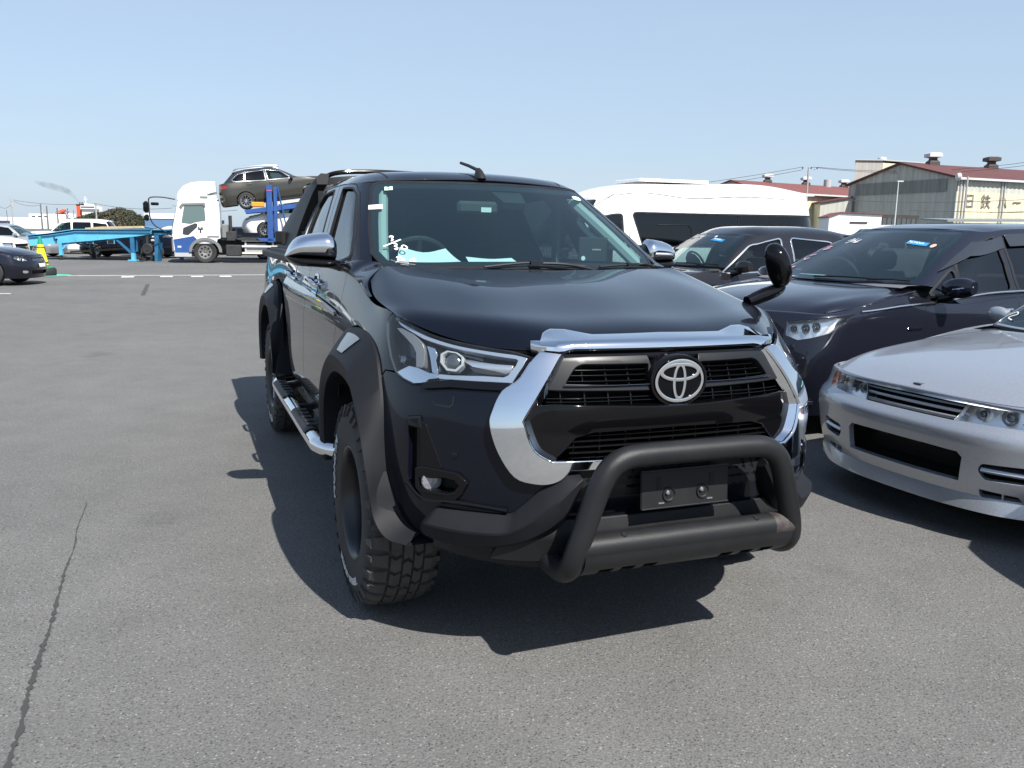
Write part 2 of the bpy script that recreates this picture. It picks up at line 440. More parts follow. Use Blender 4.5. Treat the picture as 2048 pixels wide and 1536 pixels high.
def ribbon(name, S, a, b, offa, offb, m, parent, flip=False):
    """strip between two (u,v) polylines of the same length with their own stand-off"""
    a = np.asarray(a, float); b = np.asarray(b, float); n = len(a); V = []; NN = []
    A = S.p(a[:, 0], a[:, 1]) + S.n(a[:, 0], a[:, 1]) * np.reshape(offa, (-1, 1)); B = S.p(b[:, 0], b[:, 1]) + S.n(b[:, 0], b[:, 1]) * np.reshape(offb, (-1, 1))
    V = np.concatenate([A, B]); F = [(i, i + 1, n + i + 1, n + i) for i in range(n - 1)]
    if flip: V = V * [1, -1, 1]; F = [f[::-1] for f in F]
    return mk(name, V, F, m, parent, True, auto=40)

def sq(w, h, n=20, e=2.6):
    t = np.linspace(0, 2 * np.pi, n, False); return np.sign(np.cos(t)) * np.abs(np.cos(t))**(2 / e) * w, np.sign(np.sin(t)) * np.abs(np.sin(t))**(2 / e) * h
# ------------------------------------------------------------------ materials
BLACK = paint('black_paint', (.0028, .0040, .0085), .0, .35, 1., .0, 1.30)
NAVY = paint('navy_paint', (.005, .0075, .023), .4, .35, 1., .35)
DARKCAR = paint('dark_grey_paint', (.010, .011, .016), .4, .35, 1., .3)
SILVER = paint('silver_paint', (.34, .365, .41), .7, .38, 1., .22)
WHITE = paint('white_paint', (.80, .80, .79), 0, .4, .8)
BRONZE = paint('olive_bronze_paint', (.045, .042, .030), .5, .38, 1., .3)
SILVERBLUE = paint('silver_blue_paint', (.42, .45, .47), .6, .4, 1.)
CHROME = mat('chrome', (.80, .82, .84), .04, 1.)
SATIN = mat('satin_silver', (.62, .64, .66), .25, 1.)
DCHROME = mat('smoked_chrome', (.22, .23, .25), .12, 1.)
PLASTIC = mat('matte_black_plastic', (.014, .0145, .016), .5, spec=.25, nv=.18, ns=9, bump=.12, bs=420)
FLARE = mat('grained_fender_plastic', (.011, .0118, .0145), .55, spec=.16, nv=.15, ns=7, bump=.10, bs=500)
TUBE = mat('powder_coated_tube', (.013, .0135, .015), .42, spec=.3, nv=.12, ns=12, bump=.16, bs=380)
GLOSS = mat('gloss_black', (.004, .004, .005), .06, spec=.20, coat=.2)
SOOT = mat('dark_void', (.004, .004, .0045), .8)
RUBBER = mat('tyre_rubber', (.020, .020, .021), .72, nv=.3, ns=11, bump=.1, bs=150)
TREAD = mat('worn_tread_rubber', (.043, .041, .038), .8, nv=.3, ns=14, bump=.2, bs=120)
WHEELBLK = mat('black_alloy', (.010, .010, .011), .3)
ALLOY = mat('alloy_wheel', (.50, .51, .52), .28, .9)
SCREEN = glass('windscreen_glass', (.55, .74, .74), 1.55, .0, .05, (.10, .20, .26))  # film colour: dust plus a painted blue veil of reflected sky
SIDEGL = glass('side_glass', (.30, .38, .37), 1.52)
PRIV = glass('privacy_glass', (.045, .05, .052), 1.56)
LENS = glass('clear_lens', (.93, .95, .96), 1.45, .01, .01)
REDLENS = mat('red_lens', (.30, .012, .012), .12, coat=1.)
AMBER = mat('amber_lens', (.55, .11, .01), .15, coat=1.)
STRIPM = mat('lamp_trim_sky_tint', (.36, .42, .50), .2, .5, .6)  # chrome lamp trim, with reflected sky put into its pale blue colour
MILKY = mat('milky_light_guide', (.34, .36, .37), .3, coat=.5)
GUIDE = mat('smoked_light_guide', (.13, .14, .15), .25, coat=.6)
LAMPIN = mat('lamp_reflector', (.86, .87, .88), .30, .9)
LAMPDK = mat('lamp_housing', (.040, .045, .054), .25, coat=.4)
BULB = mat('lamp_projector_glass', (.10, .11, .12), .03, .6, coat=1.)
TRIM = mat('dashboard_plastic', (.016, .018, .019), .6, nv=.1)
BEIGE = mat('grey_pillar_trim', (.40, .42, .40), .7)
SEAT = mat('seat_fabric', (.022, .023, .025), .85)
PAPER = mat('paper', (.82, .84, .82), .8)
PAPERINK = mat('print_ink', (.10, .10, .12), .8)
WHITEPEN = mat('white_marker', (.82, .82, .82), .6)
PINKPEN = mat('pink_marker', (.75, .35, .42), .6)
STICKBLUE = mat('blue_sticker', (.02, .23, .52), .4)
STICKGREEN = mat('pale_green_sticker', (.50, .72, .62), .5)
SCREW = mat('zinc_screw', (.55, .55, .55), .3, 1.)
RUSTY = mat('rust_worn_paint', (.050, .042, .040), .6, .2, nv=.5, ns=40)

def asphalt():
    m = bpy.data.materials.new('asphalt'); m.use_nodes = True; t = m.node_tree; b = t.nodes['Principled BSDF']; N = t.nodes.new; L = t.links.new
    geo = N('ShaderNodeNewGeometry')
    def noise(sc, det, rough=.55):
        n = N('ShaderNodeTexNoise'); n.inputs['Scale'].default_value = sc; n.inputs['Detail'].default_value = det; n.inputs['Roughness'].default_value = rough; L(geo.outputs['Position'], n.inputs['Vector']); return n.outputs['Fac']
    def rng_(s, a, b_, c, d):
        r = N('ShaderNodeMapRange'); r.inputs[1].default_value = a; r.inputs[2].default_value = b_; r.inputs[3].default_value = c; r.inputs[4].default_value = d; L(s, r.inputs[0]); return r.outputs[0]
    def math_(op, a, b_):
        x = N('ShaderNodeMath'); x.operation = op
        for i, q in enumerate((a, b_)):
            if isinstance(q, (int, float)): x.inputs[i].default_value = q
            else: L(q, x.inputs[i])
        return x.outputs[0]
    big = rng_(noise(.35, 5), .3, .7, .88, 1.10)
    mid = rng_(noise(2.6, 6, .65), .3, .7, .90, 1.09)
    fine = rng_(noise(110, 3, .7), .25, .75, .52, 1.46)
    grit = rng_(noise(45, 4, .7), .3, .7, .86, 1.12)
    v = N('ShaderNodeTexVoronoi'); v.inputs['Scale'].default_value = 125; v.inputs['Randomness'].default_value = 1.; L(geo.outputs['Position'], v.inputs['Vector'])
    hsv = N('ShaderNodeSeparateColor'); L(v.outputs['Color'], hsv.inputs[0])
    near = math_('LESS_THAN', v.outputs['Distance'], .42)
    chip = math_('MULTIPLY', math_('GREATER_THAN', hsv.outputs[0], .93), near)         # pale stones
    dark = math_('MULTIPLY', math_('GREATER_THAN', hsv.outputs[1], .86), near)         # dark stones
    val = math_('MULTIPLY', math_('MULTIPLY', big, mid), math_('MULTIPLY', fine, grit))
    val = math_('MULTIPLY', val, rng_(chip, 0, 1, 1, 1.75)); val = math_('MULTIPLY', val, rng_(dark, 0, 1, 1, .45))
    # oily stains along the parking bays
    st = rng_(noise(.9, 4, .6), .62, .74, 1, .80); val = math_('MULTIPLY', val, st)
    sc = N('ShaderNodeVectorMath'); sc.operation = 'SCALE'; sc.inputs[0].default_value = (.131, .130, .126); L(val, sc.inputs['Scale']); L(sc.outputs[0], b.inputs['Base Color'])
    b.inputs['Roughness'].default_value = .82; b.inputs['Specular IOR Level'].default_value = .35
    h = math_('ADD', math_('MULTIPLY', fine, .7), math_('MULTIPLY', v.outputs['Distance'], -.6))
    bp = N('ShaderNodeBump'); bp.inputs['Strength'].default_value = .55; bp.inputs['Distance'].default_value = .004; L(h, bp.inputs['Height']); L(bp.outputs[0], b.inputs['Normal'])
    return m
ASPHALT = asphalt()
LINE = mat('road_paint', (.72, .72, .70), .8, nv=.25, ns=6)
# ------------------------------------------------------------------ ground
def sheet(name, poly, z, m, parent=None):
    return mk(name, [(x, y, z) for x, y in poly], [tuple(range(len(poly)))], m, parent, False)
g = sheet('ground', [(-2500, -400), (2500, -400), (2500, 4000), (-2500, 4000)], 0, ASPHALT); g['kind'] = 'structure'
AX = np.array([.930, .367]); AN = np.array([-.367, .930])
def strip(name, p, q, w, z, m, jag=0.):
    p, q = np.array(p), np.array(q); d = (q - p) / np.linalg.norm(q - p); n = np.array([-d[1], d[0]]); k = max(2, int(np.linalg.norm(q - p) / (.02 if jag else 2)))
    V = []; r_ = np.random.default_rng(5); off = 0
    for i in range(k + 1):
        c = p + (q - p) * i / k; off = off * .93 + r_.normal() * jag * .35; ww = w * (1 + (r_.normal() * .55 if jag else 0)); ww = max(.18 * w, ww) * (min(1, .25 + i / k * 1.1) if jag else 1)
        c = c + n * off; V += [(*(c + n * ww / 2), z), (*(c - n * ww / 2), z)]
    o = mk(name, V, [(2 * i, 2 * i + 1, 2 * i + 3, 2 * i + 2) for i in range(k)], m, None, False); o['kind'] = 'structure'; return o
strip('painted_line', np.array([-13.6, 24.45]), np.array([-13.6, 24.45]) + AX * 40, .16, .004, LINE)
strip('painted_line', (-16.5, 15.9), (-10.75, 17.95), .12, .004, LINE)
for px, py in ((-11.25, 24.55), (-10.3, 25.0), (-9.5, 25.3), (-8.75, 25.6)):
    c = np.array([px, py]); strip('painted_mark', c - AX * .17, c + AX * .17, .45, .004, LINE)
CRK = mat('crack_filler', (.045, .044, .043), .7)
strip('crack', (-2.27, 4.30), (-1.30, 1.90), .013, .004, CRK, .004)
STAIN = mat('tyre_scuff', (.055, .055, .056), .85)
strip('scuff_mark', (-9.35, 21.5), (-7.95, 18.0), .09, .004, STAIN)
GP = mat('green_paint', (.10, .42, .33), .7, nv=.3, ns=4)
th = np.linspace(0, 2 * np.pi, 28, False)
ring_o = [(-13.66 + .62 * math.cos(t), 24.70 + .62 * math.sin(t)) for t in th]; o = sheet('painted_circle', ring_o, .008, GP); o['kind'] = 'structure'
# ------------------------------------------------------------------ far background
def facade(col, name, nv=.15, rib=0., vert=True):
    """corrugated sheet: ribs as relief, streaky dirt as colour"""
    m = mat(name, col, .75); t = m.node_tree; b = t.nodes['Principled BSDF']; N = t.nodes.new; L = t.links.new
    co = N('ShaderNodeTexCoord'); mp = N('ShaderNodeMapping'); mp.inputs['Scale'].default_value = (1.6, 1.6, .12); L(co.outputs['Object'], mp.inputs[0])
    n = N('ShaderNodeTexNoise'); n.inputs['Scale'].default_value = 1.2; n.inputs['Detail'].default_value = 6; L(mp.outputs[0], n.inputs['Vector'])
    r = N('ShaderNodeMapRange'); r.inputs[1].default_value = .3; r.inputs[2].default_value = .7; r.inputs[3].default_value = 1 - nv; r.inputs[4].default_value = 1 + nv; L(n.outputs['Fac'], r.inputs[0])
    x = N('ShaderNodeVectorMath'); x.operation = 'SCALE'; x.inputs[0].default_value = col; L(r.outputs[0], x.inputs['Scale']); L(x.outputs[0], b.inputs['Base Color'])
    return m
WALLG = facade((.44, .44, .39), 'corrugated_wall'); WALLY = facade((.62, .57, .40), 'cream_wall'); WALLD = facade((.21, .22, .20), 'corrugated_dark_band'); WALLT = facade((.37, .36, .33), 'tower_wall')
ROOFR = facade((.10, .035, .033), 'red_roof', .2); VENT = mat('roof_vent_metal', (.06, .05, .045), .6); VENTW = mat('vent_cap', (.55, .57, .58), .5)
CONC = mat('pole_concrete', (.34, .34, .32), .8, nv=.12, ns=1.5); WHITEW = facade((.80, .80, .78), 'white_wall', .06); WIRE = mat('wire', (.02, .02, .022), .6); GREYM = mat('grey_metal', (.40, .41, .42), .5)
def corrug(mb, p, q, z0, z1f, pitch=.9, dep=.10):
    """a wall of vertical ribs from p to q (plan), top height from z1f(t)"""
    p, q = np.array(p, float), np.array(q, float); Ln = np.linalg.norm(q - p); d = (q - p) / Ln; n = np.array([d[1], -d[0]]); k = int(Ln / pitch); V = []; F = []
    for i in range(k * 4 + 1):
        t = i / (k * 4); c = p + (q - p) * t + n * dep * (1 if (i % 4) in (0, 1) else 0); V += [(*c, z0), (*c, z1f(t))]
    for i in range(k * 4): F.append((2 * i, 2 * i + 2, 2 * i + 3, 2 * i + 1))
    return mb.add(V, F)
def roof_vent(x, y, z, parent, s=1., m=VENT, cap=VENTW):
    v = MB(); v.loft([[(x + a * w * s, y + b * w * s, z + h * s) for a, b in ((-1, -1), (1, -1), (1, 1), (-1, 1))] for h, w in ((-.4, .75), (.3, .75), (.6, .45), (.9, .45))]); v.build('vent_throat', m, parent, smooth=False)
    c = MB(); c.loft([[(x + a * w * s, y + b * w * s, z + h * s) for a, b in ((-1, -1), (1, -1), (1, 1), (-1, 1))] for h, w in ((.9, .55), (1.0, .95), (1.5, .95), (1.65, .6))]); c.build('vent_cap', cap, parent, smooth=False)
# ---- factory with the gable end (150 m off)
F0 = empty('factory', (58.31, 150, 0), (0, 0, 0), 'grey factory hall with red gable roof and large dark characters on its cream side wall', 'factory')
gA, gB = np.array([0, 0.]), np.array([8.03, -21.0])         # gable end, far to near corner
sd = np.array([.914, .406])                                  # long side runs away to the right
pk_t = .5
def gz(t): return 10.35 + 2.7 * (1 - abs(t - pk_t) / pk_t)
mb = MB(); corrug(mb, gA, gB, 0, gz, .8, .07); mb.build('gable_wall', WALLG, F0, smooth=False)
gC = gB + sd * 46
mb = MB(); corrug(mb, gB, gC, 8.4, lambda t: 10.4, 1.0, .07); mb.build('side_wall', WALLG, F0, smooth=False)
mb = MB(); corrug(mb, gB, gC, 0, lambda t: 8.4, 1.0, .07); mb.build('side_wall_cream', WALLY, F0, smooth=False)
nrm = np.array([sd[1], -sd[0]])
rp = gA + (gB - gA) * pk_t
def P3(p, z, o=(0, 0)): return (p[0] + o[0], p[1] + o[1], z)
gd = (gB - gA) / np.linalg.norm(gB - gA); gn = np.array([gd[1], -gd[0]]); e0 = gn * .5
RL = [P3(gA - gd * .5 + e0, 10.4), P3(rp + e0, 13.35), P3(rp + sd * 46, 13.35), P3(gA - gd * .5 + sd * 46, 10.4)]
RR = [P3(gB + gd * .7 + e0, 10.45), P3(rp + e0, 13.35), P3(rp + sd * 46, 13.35), P3(gB + gd * .7 + sd * 46, 10.45)]
mb = MB()
for q in (RL, RR): mb.loft([q, [(x, y, z - .3) for x, y, z in q]])
mb.build('roof', ROOFR, F0, smooth=False)
q0 = gB + gd * .5
MB().loft([[P3(q0 + gn * .3 + k, z) for k, z in ((0, 10.1), (0, 10.4), (gd * .35, 10.4), (gd * .35, 10.1))], [P3(q0 + sd * 46 + k, z) for k, z in ((0, 10.1), (0, 10.4), (gd * .35, 10.4), (gd * .35, 10.1))]]).build('gutter', VENTW, F0, smooth=False)
b0, b1 = gA + gd * 1.7 + gn * .12, gA + gd * 20.6 + gn * .12
mb = MB(); corrug(mb, b0, b1, 8.4, lambda t: 10.35, .8, .05); mb.build('dark_band', WALLD, F0, smooth=False)
for k in (.2, .9, 9.3, 9.9, 18.5, 28):
    pp = gB + sd * (k + .3) + nrm * .2; MB().tube([(pp[0], pp[1], 0), (pp[0], pp[1], 10.2)], .10, 6).build('downpipe', GREYM, F0)
roof_vent(*(rp + sd * 7), 13.4, F0, 1.1); roof_vent(*(rp + sd * 21), 13.4, F0, 1.1, VENT, VENT); roof_vent(*(rp + sd * 33), 13.4, F0, 1.1, VENT, VENT)
cm = mat('sign_character', (.10, .10, .11), .7)
for k, (ch, dist) in enumerate((('日', 2.75), ('鉄', 6.3), ('ハ', 10.1), ('ー', 13.4), ('ド', 16.6))):
    c0 = gB + sd * dist + nrm * .17
    writing('sign_character', ch, 2.35, lambda x, y, z, c0=c0: (c0[0] + sd[0] * x, c0[1] + sd[1] * x, 6.85 + y), cm, F0)
# ---- grey block behind the gable
T0 = empty('tower_block', (67.7, 172, 0), (0, 0, 0), 'plain grey square block rising behind the factory gable', 'building')
MB().prism([(0, 0), (5.4, 0), (13.4, 17.5), (8, 20)], 'z', 0, 16.4).build('wall', WALLT, T0, smooth=False); MB().prism([(5.45, .02), (19, 6.5), (17, 12), (9.5, 9)], 'z', 0, 16.0).build('wall_cream', WALLY, T0, smooth=False)
MB().prism([(-.2, -.3), (5.5, -.3), (19.2, 6.4), (17, 12.5), (8, 20.3)], 'z', 16.4, 16.65).build('parapet', GREYM, T0, smooth=False); MB().lathe([(.001, .8), (.8, .6), (.9, 0)], 12, 'z', (6.5, 3, 16.65)).build('roof_dome', VENTW, T0)
# ---- long red-roofed shed further left
S0 = empty('red_shed', (37.7, 150, 0), (0, 0, 0), 'long low shed with faded red roof and ventilators left of the factory', 'shed')
ROOFP = facade((.16, .055, .05), 'faded_red_roof', .18)
d_ = np.array([27.75, 18.0]); dv = d_ / np.linalg.norm(d_); nn_ = np.array([dv[1], -dv[0]])
def S3(t, o, z): p_ = d_ * t + nn_ * o; return (p_[0], p_[1], z)
MB().loft([[S3(t, -7, 0), S3(t, -7, 8.9), S3(t, 0, 10.7), S3(t, 7, 8.7), S3(t, 7, 0)] for t in (.0, 1.15)]).build('wall', WALLY, S0, smooth=False)
for q in ([S3(-.01, 0, 10.9), S3(-.01, 7.6, 8.75), S3(1.16, 7.6, 8.75), S3(1.16, 0, 10.9)], [S3(-.01, 0, 10.9), S3(-.01, -7.6, 8.95), S3(1.16, -7.6, 8.95), S3(1.16, 0, 10.9)]):
    MB().loft([q, [(x, y, z - .22) for x, y, z in q]]).build('roof', ROOFP, S0, smooth=False)
MB().loft([[S3(t, 7.62, 8.45), S3(t, 7.62, 8.72), S3(t, 7.8, 8.72), S3(t, 7.8, 8.45)] for t in (-.01, 1.16)]).build('gutter', VENTW, S0, smooth=False)
for t in (.28, .60, .94): roof_vent(*S3(t, 0, 0)[:2], 10.9, S0, .85)
p_ = S3(.77, .5, 0); MB().lathe([(.001, 1.1), (.7, 1.1), (.7, -.3)], 12, 'z', (p_[0], p_[1], 10.9)).build('flue', GREYM, S0)
# lean-to, white workshop and low grey roof before the factory
A0 = empty('lean_to', (52.8, 148, 0), (0, 0, 0), 'grey lean-to with sloping dark eave against the factory', 'shed')
MB().loft([[(0, y, 0), (0, y, 7.0), (5.4, y, 8.0), (5.4, y, 0)] for y in (0, 12)]).build('wall', WALLG, A0, smooth=False); MB().loft([[(-.4, y, 7.0), (5.5, y, 8.05), (5.5, y, 8.3), (-.4, y, 7.25)] for y in (-.3, 12)]).build('roof', ROOFR, A0, smooth=False)
B0 = empty('white_workshop', (36.1, 98, 0), (0, 0, 0), 'small white workshop with thin red roof edge before the factory', 'shed')
MB().loft([[(0, 0, 0), (0, 0, 3.65), (1.25, 0, 4.1), (6.0, 0, 3.95), (6.0, 0, 0)], [(1, 6, 0), (1, 6, 3.65), (2.25, 6, 4.1), (7, 6, 3.95), (7, 6, 0)]]).build('wall', WHITEW, B0, smooth=False)
MB().loft([[(1.2, -.2, 4.12), (6.1, -.2, 3.97), (6.1, -.2, 4.08), (1.2, -.2, 4.23)], [(2.2, 6, 4.12), (7.1, 6, 3.97), (7.1, 6, 4.08), (2.2, 6, 4.23)]]).loft([[(-.2, -.2, 3.6), (1.2, -.2, 4.12), (1.2, -.2, 4.23), (-.2, -.2, 3.71)], [(.8, 6, 3.6), (2.2, 6, 4.12), (2.2, 6, 4.23), (.8, 6, 3.71)]]).build('roof', ROOFP, B0, smooth=False)
MB().box((3.4, -.04, 3.05), (2.0, .08, .18)).build('window', WIRE, B0, smooth=False)
C0_ = empty('canopy', (51.4, 120, 0), (0, 0, 0), 'dark rusted canopy before the gable wall of the factory', 'canopy')
MB().loft([[(0, 0, 4.1), (5.4, 0, 4.0), (5.4, 0, 4.5), (0, 0, 4.6)], [(0, 3, 4.3), (5.4, 3, 4.2), (5.4, 3, 4.6), (0, 3, 4.7)]]).build('roof', mat('rusted_sheet', (.05, .045, .04), .8, nv=.3, ns=1), C0_, smooth=False)
for i in range(8): MB().box((.3 + .68 * i, .1, 2.05), (.10, .10, 4.1)).build('post', WIRE, C0_, smooth=False)
D0 = empty('grey_lean_roof', (29.4, 58, 0), (0, 0, R(-1)), 'low grey metal roof edge above the navy minivan at the right edge', 'shed')
MB().loft([[(0, 0, 2.55), (14, 0, 2.72), (14, 0, 2.86), (0, 0, 2.69)], [(0, 4, 2.72), (14, 4, 2.86), (14, 4, 3.0), (0, 4, 2.84)]]).build('roof', mat('grey_sheet', (.22, .25, .25), .5), D0, smooth=False); MB().box((7, 2, 1.25), (13.4, 3.2, 2.5)).build('wall', mat('green_grey_wall', (.18, .20, .20), .7), D0, smooth=False)
# ---- poles, lamps, wires
def wire(nm, a, b, sag, r=.03):
    a, b = np.array(a, float), np.array(b, float); t = np.linspace(0, 1, 14)[:, None]; p = a + (b - a) * t; p[:, 2] -= 4 * sag * (t * (1 - t))[:, 0]; return MB().tube(p, r, 5).build(nm, WIRE, None)
U0 = empty('utility_pole', (49.3, 145, 0), (0, 0, 0), 'concrete utility pole with cross arm before the red shed', 'utility pole', 'utility poles')
MB().tube([(0, 0, 0), (0, 0, 12.8)], [.20, .14], 10).build('shaft', CONC, U0); MB().box((.2, 0, 12.45), (2.6, .12, .14)).build('cross_arm', GREYM, U0, smooth=False)
for x in (-1.0, .4, 1.4): MB().lathe([(.001, .35), (.08, .35), (.11, .15), (.08, 0)], 8, 'z', (x, 0, 12.5)).build('insulator', WIRE, U0)
def fl(x, y, z): return (49.3 + x, 145 + y, z)
for k, (a, b, sg) in enumerate(((fl(-1., 0, 12.85), (18, 150, 8.3), .3), (fl(-1., 0, 12.4), (18, 150, 7.7), .4), (fl(1.4, 0, 12.85), (100, 125, 18.5), 3.0), (fl(.4, 0, 12.85), (100, 125, 17.9), 3.2), ((45, 118, 6.4), (86, 112, 8.6), 1.0), ((46, 100, 4.6), (90, 98, 5.6), .5), ((60, 108, 4.7), (90, 98, 9.5), 1.0))):
    o = wire('overhead_wire', a, b, sg, .035); tag(o, ['overhead wire running down to the left from the pole by the red shed', 'second lower wire running left from the pole by the red shed', 'overhead wire rising to the right in front of the grey block', 'twin wire just beneath the one rising to the right', 'thin wire crossing the middle of the factory gable', 'thin wire crossing low on the factory gable', 'thin wire slanting across the cream factory wall'][k], 'wire')
V0 = empty('street_light', (48.1, 108, 0), (0, 0, 0), 'slim white street light before the factory gable', 'street light')
MB().tube([(0, 0, 0), (0, 0, 8.35)], [.10, .06], 8).build('post', VENTW, V0); MB().box((.22, 0, 8.38), (.75, .2, .14)).build('lamp_head', VENTW, V0, smooth=False)
W0 = empty('floodlight_pole', (60.4, 115, 0), (0, 0, 0), 'grey pole with a round floodlight at the corner of the factory', 'pole')
MB().tube([(0, 0, 0), (0, 0, 9.6)], [.15, .12], 8).build('post', CONC, W0); MB().box((-.5, 0, 9.2), (1.4, .12, .12)).build('bracket', GREYM, W0, smooth=False); MB().lathe([(.001, .1), (.5, .1), (.55, 0), (.4, -.35), (.001, -.4)], 14, 'x', (-1.15, 0, 9.5)).build('floodlight', VENTW, W0)
POLES = ((21.5, 397, 280, 'tall utility pole furthest left against the sky'), (81, 408, 262, 'first of two close utility poles before the white building'), (93, 412, 262, 'second of two close utility poles before the white building'), (114, 416, 262, 'utility pole just left of the orange lifeboat'), (191, 406, 250, 'pale utility pole before the left side of the wooded mound'), (146.5, 420, 240, 'thin lamp post with arm beneath the orange lifeboat'), (13, 420, 250, 'short lamp post at the left edge'))
def at_px(px, py, Y):
    """point on the line of sight through a photograph pixel at forward distance Y"""
    d = np.array(_F) + (px - 1024) / 1675 * np.array(_X2) - (py - 768) / 1675 * np.array(_U2); return np.array([0, 0, 1.461]) + d * Y / d[1]
tops = []
for k, (px, py, Y, lab) in enumerate(POLES):
    p = at_px(px, py, Y); o = empty('utility_pole' if k < 5 else 'lamp_post', (p[0], Y, 0), (0, 0, 0), lab, 'utility pole' if k < 5 else 'lamp post', 'utility poles' if k < 5 else None); tops.append(p)
    MB().tube([(0, 0, 0), (0, 0, p[2])], [.26, .18] if k < 5 else [.10, .08], 8).build('shaft', CONC if k in (4, 0) else mat('dark_pole', (.12, .12, .12), .8), o)
    if k < 4: MB().box((0, 0, p[2] - .5), (1.8, .1, .12)).box((0, 0, p[2] - 1.3), (1.4, .1, .12)).build('cross_arm', GREYM, o, smooth=False)
    if k in (0, 1): MB().lathe([(.001, .5), (.32, .5), (.32, -.5), (.001, -.5)], 10, 'z', (.45, 0, p[2] - 2.2)).build('transformer', GREYM, o)
    if k > 4: MB().box((-.5 if k == 5 else .4, 0, p[2]), (1.4, .15, .12)).build('lamp_head', GREYM, o, smooth=False)
for k, (a, b, lab) in enumerate(((at_px(27, 400, 280), at_px(190, 407, 250), 'power line from the leftmost pole to the pole by the mound'), (at_px(190, 407, 250), at_px(345, 416, 230), 'power line from the mound pole towards the truck cab'), (at_px(27, 402, 280), at_px(81, 410, 262), 'lower power line between the leftmost pole and the next'), (at_px(0, 413, 290), at_px(21, 410, 280), 'short wire leading off at the left edge'), (at_px(345, 411, 230), at_px(475, 420, 230), 'wire seen behind the truck cab'))):
    o = wire('overhead_wire', a, b, .8, .05); tag(o, lab, 'wire')
# ---- white harbour building
H0 = empty('harbour_building', (at_px(23, 446, 320)[0], 320, 0), (0, 0, 0), 'long white harbour building with a taller block behind the far cars', 'building')
MB().box((9, 6, 1.9), (19, 12, 3.8)).build('wing', WHITEW, H0, smooth=False); MB().box((10.5, 6, 2.75), (8.6, 10, 5.5)).build('block', WHITEW, H0, smooth=False); MB().box((27, 6, 1.75), (20, 11, 3.5)).build('long_wing', WHITEW, H0, smooth=False)
WIN = mat('far_window', (.05, .06, .07), .2)
for i in range(7): MB().box((19 + 2.6 * i, .46, 2.75), (1.7, .12, .7)).build('window', WIN, H0, smooth=False)
for i in range(3): MB().box((8 + 2.3 * i, .96, 4.5), (1.3, .12, .5)).build('window', WIN, H0, smooth=False)
# ---- ship
OR = mat('funnel_orange', (.72, .10, .035), .5); SHW = mat('ship_white', (.78, .78, .77), .5); SHB = mat('ship_black', (.02, .02, .02), .6)
sp = at_px(164, 426, 620); Q0 = empty('ship', (sp[0], 620, 0), (0, 0, 0), 'white ship with orange funnel and orange lifeboat behind the wooded mound', 'ship')
zb_ = at_px(164, 428, 620)[2]; zt_ = at_px(164, 409, 620)[2]
MB().loft([[(a * 2.5 * k, b * 2.5, z) for a, b in ((-1, -1), (1, -1), (1, 1), (-1, 1))] for z, k in ((zb_ - 3, 1), (zt_ - .9, 1.0))]).build('funnel', OR, Q0, smooth=False); MB().box((0, 0, zt_ - .4), (5.2, 5.2, 1.1)).build('funnel_cap', SHB, Q0, smooth=False)
for x in (-1.2, 0, 1.2): MB().tube([(x, 0, zt_), (x - .3, 0, zt_ + 1.6)], .3, 8).build('exhaust', SHB, Q0)
bx = at_px(184, 415, 620)[0] - sp[0]; bz = at_px(184, 413, 620)[2]
MB().box((bx - 1, 2, bz - 6), (9, 12, 12)).build('superstructure', SHW, Q0, smooth=False); MB().box((bx - .5, -2, bz - .7), (10.5, 7, 2.4)).build('bridge', SHW, Q0, smooth=False); MB().box((bx - .5, -5.55, bz - .6), (9.8, .1, .9)).build('bridge_window', WIN, Q0, smooth=False); MB().box((bx - 2, 0, bz + 1.4), (5, 4, 1.2)).build('top_house', SHW, Q0, smooth=False)
MB().tube([(bx - 4.2, 0, bz), (bx - 4.6, 0, bz + 7)], [.35, .15], 6).tube([(bx - 6, 0, bz + 4.6), (bx - 2.8, 0, bz + 4.6)], .14, 5).tube([(bx - 5.6, 0, bz + 6), (bx - 3.4, 0, bz + 6)], .12, 5).build('mast', SHW, Q0)
MB().box((-30, 6, zb_ - 5.0), (70, 14, 4)).box((-14, 3, zb_ - 1.6), (12, 8, 4)).build('deck_house', SHW, Q0, smooth=False); MB().box((-26, 6, zb_ - 8.5), (92, 16, 6)).build('hull', mat('hull_blue', (.05, .06, .10), .5), Q0, smooth=False)
lb = at_px(126, 425, 620); lx, lz = lb[0] - sp[0], lb[2]
rg = []; 
for t in np.linspace(-1, 1, 9):
    k = max(.12, (1 - abs(t)**3))**.6; c_ = np.array([lx + 4.4 * t * math.cos(.5), -3, lz + 4.4 * t * math.sin(.5)]); rg.append([c_ + np.array([-math.sin(.5) * 1.6 * k * math.sin(q), 1.5 * k * math.cos(q), 1.6 * k * math.sin(q) * math.cos(.5)]) for q in np.linspace(0, 2 * np.pi, 12, False)])
MB().loft(rg).build('lifeboat', mat('lifeboat_orange', (.62, .10, .05), .5), Q0); MB().tube([(lx + 4, -3, lz - 5), (lx + 5, -3, lz + 3)], .3, 6).tube([(lx + 2, -3, lz - 5), (lx + 6, -3, lz + 1)], .25, 6).tube([(lx - 3, -3, lz - 5), (lx - 4.2, -3, lz + .2)], .25, 6).build('davit', mat('davit_dark', (.12, .13, .15), .6), Q0)
for x in (18, 24): pass
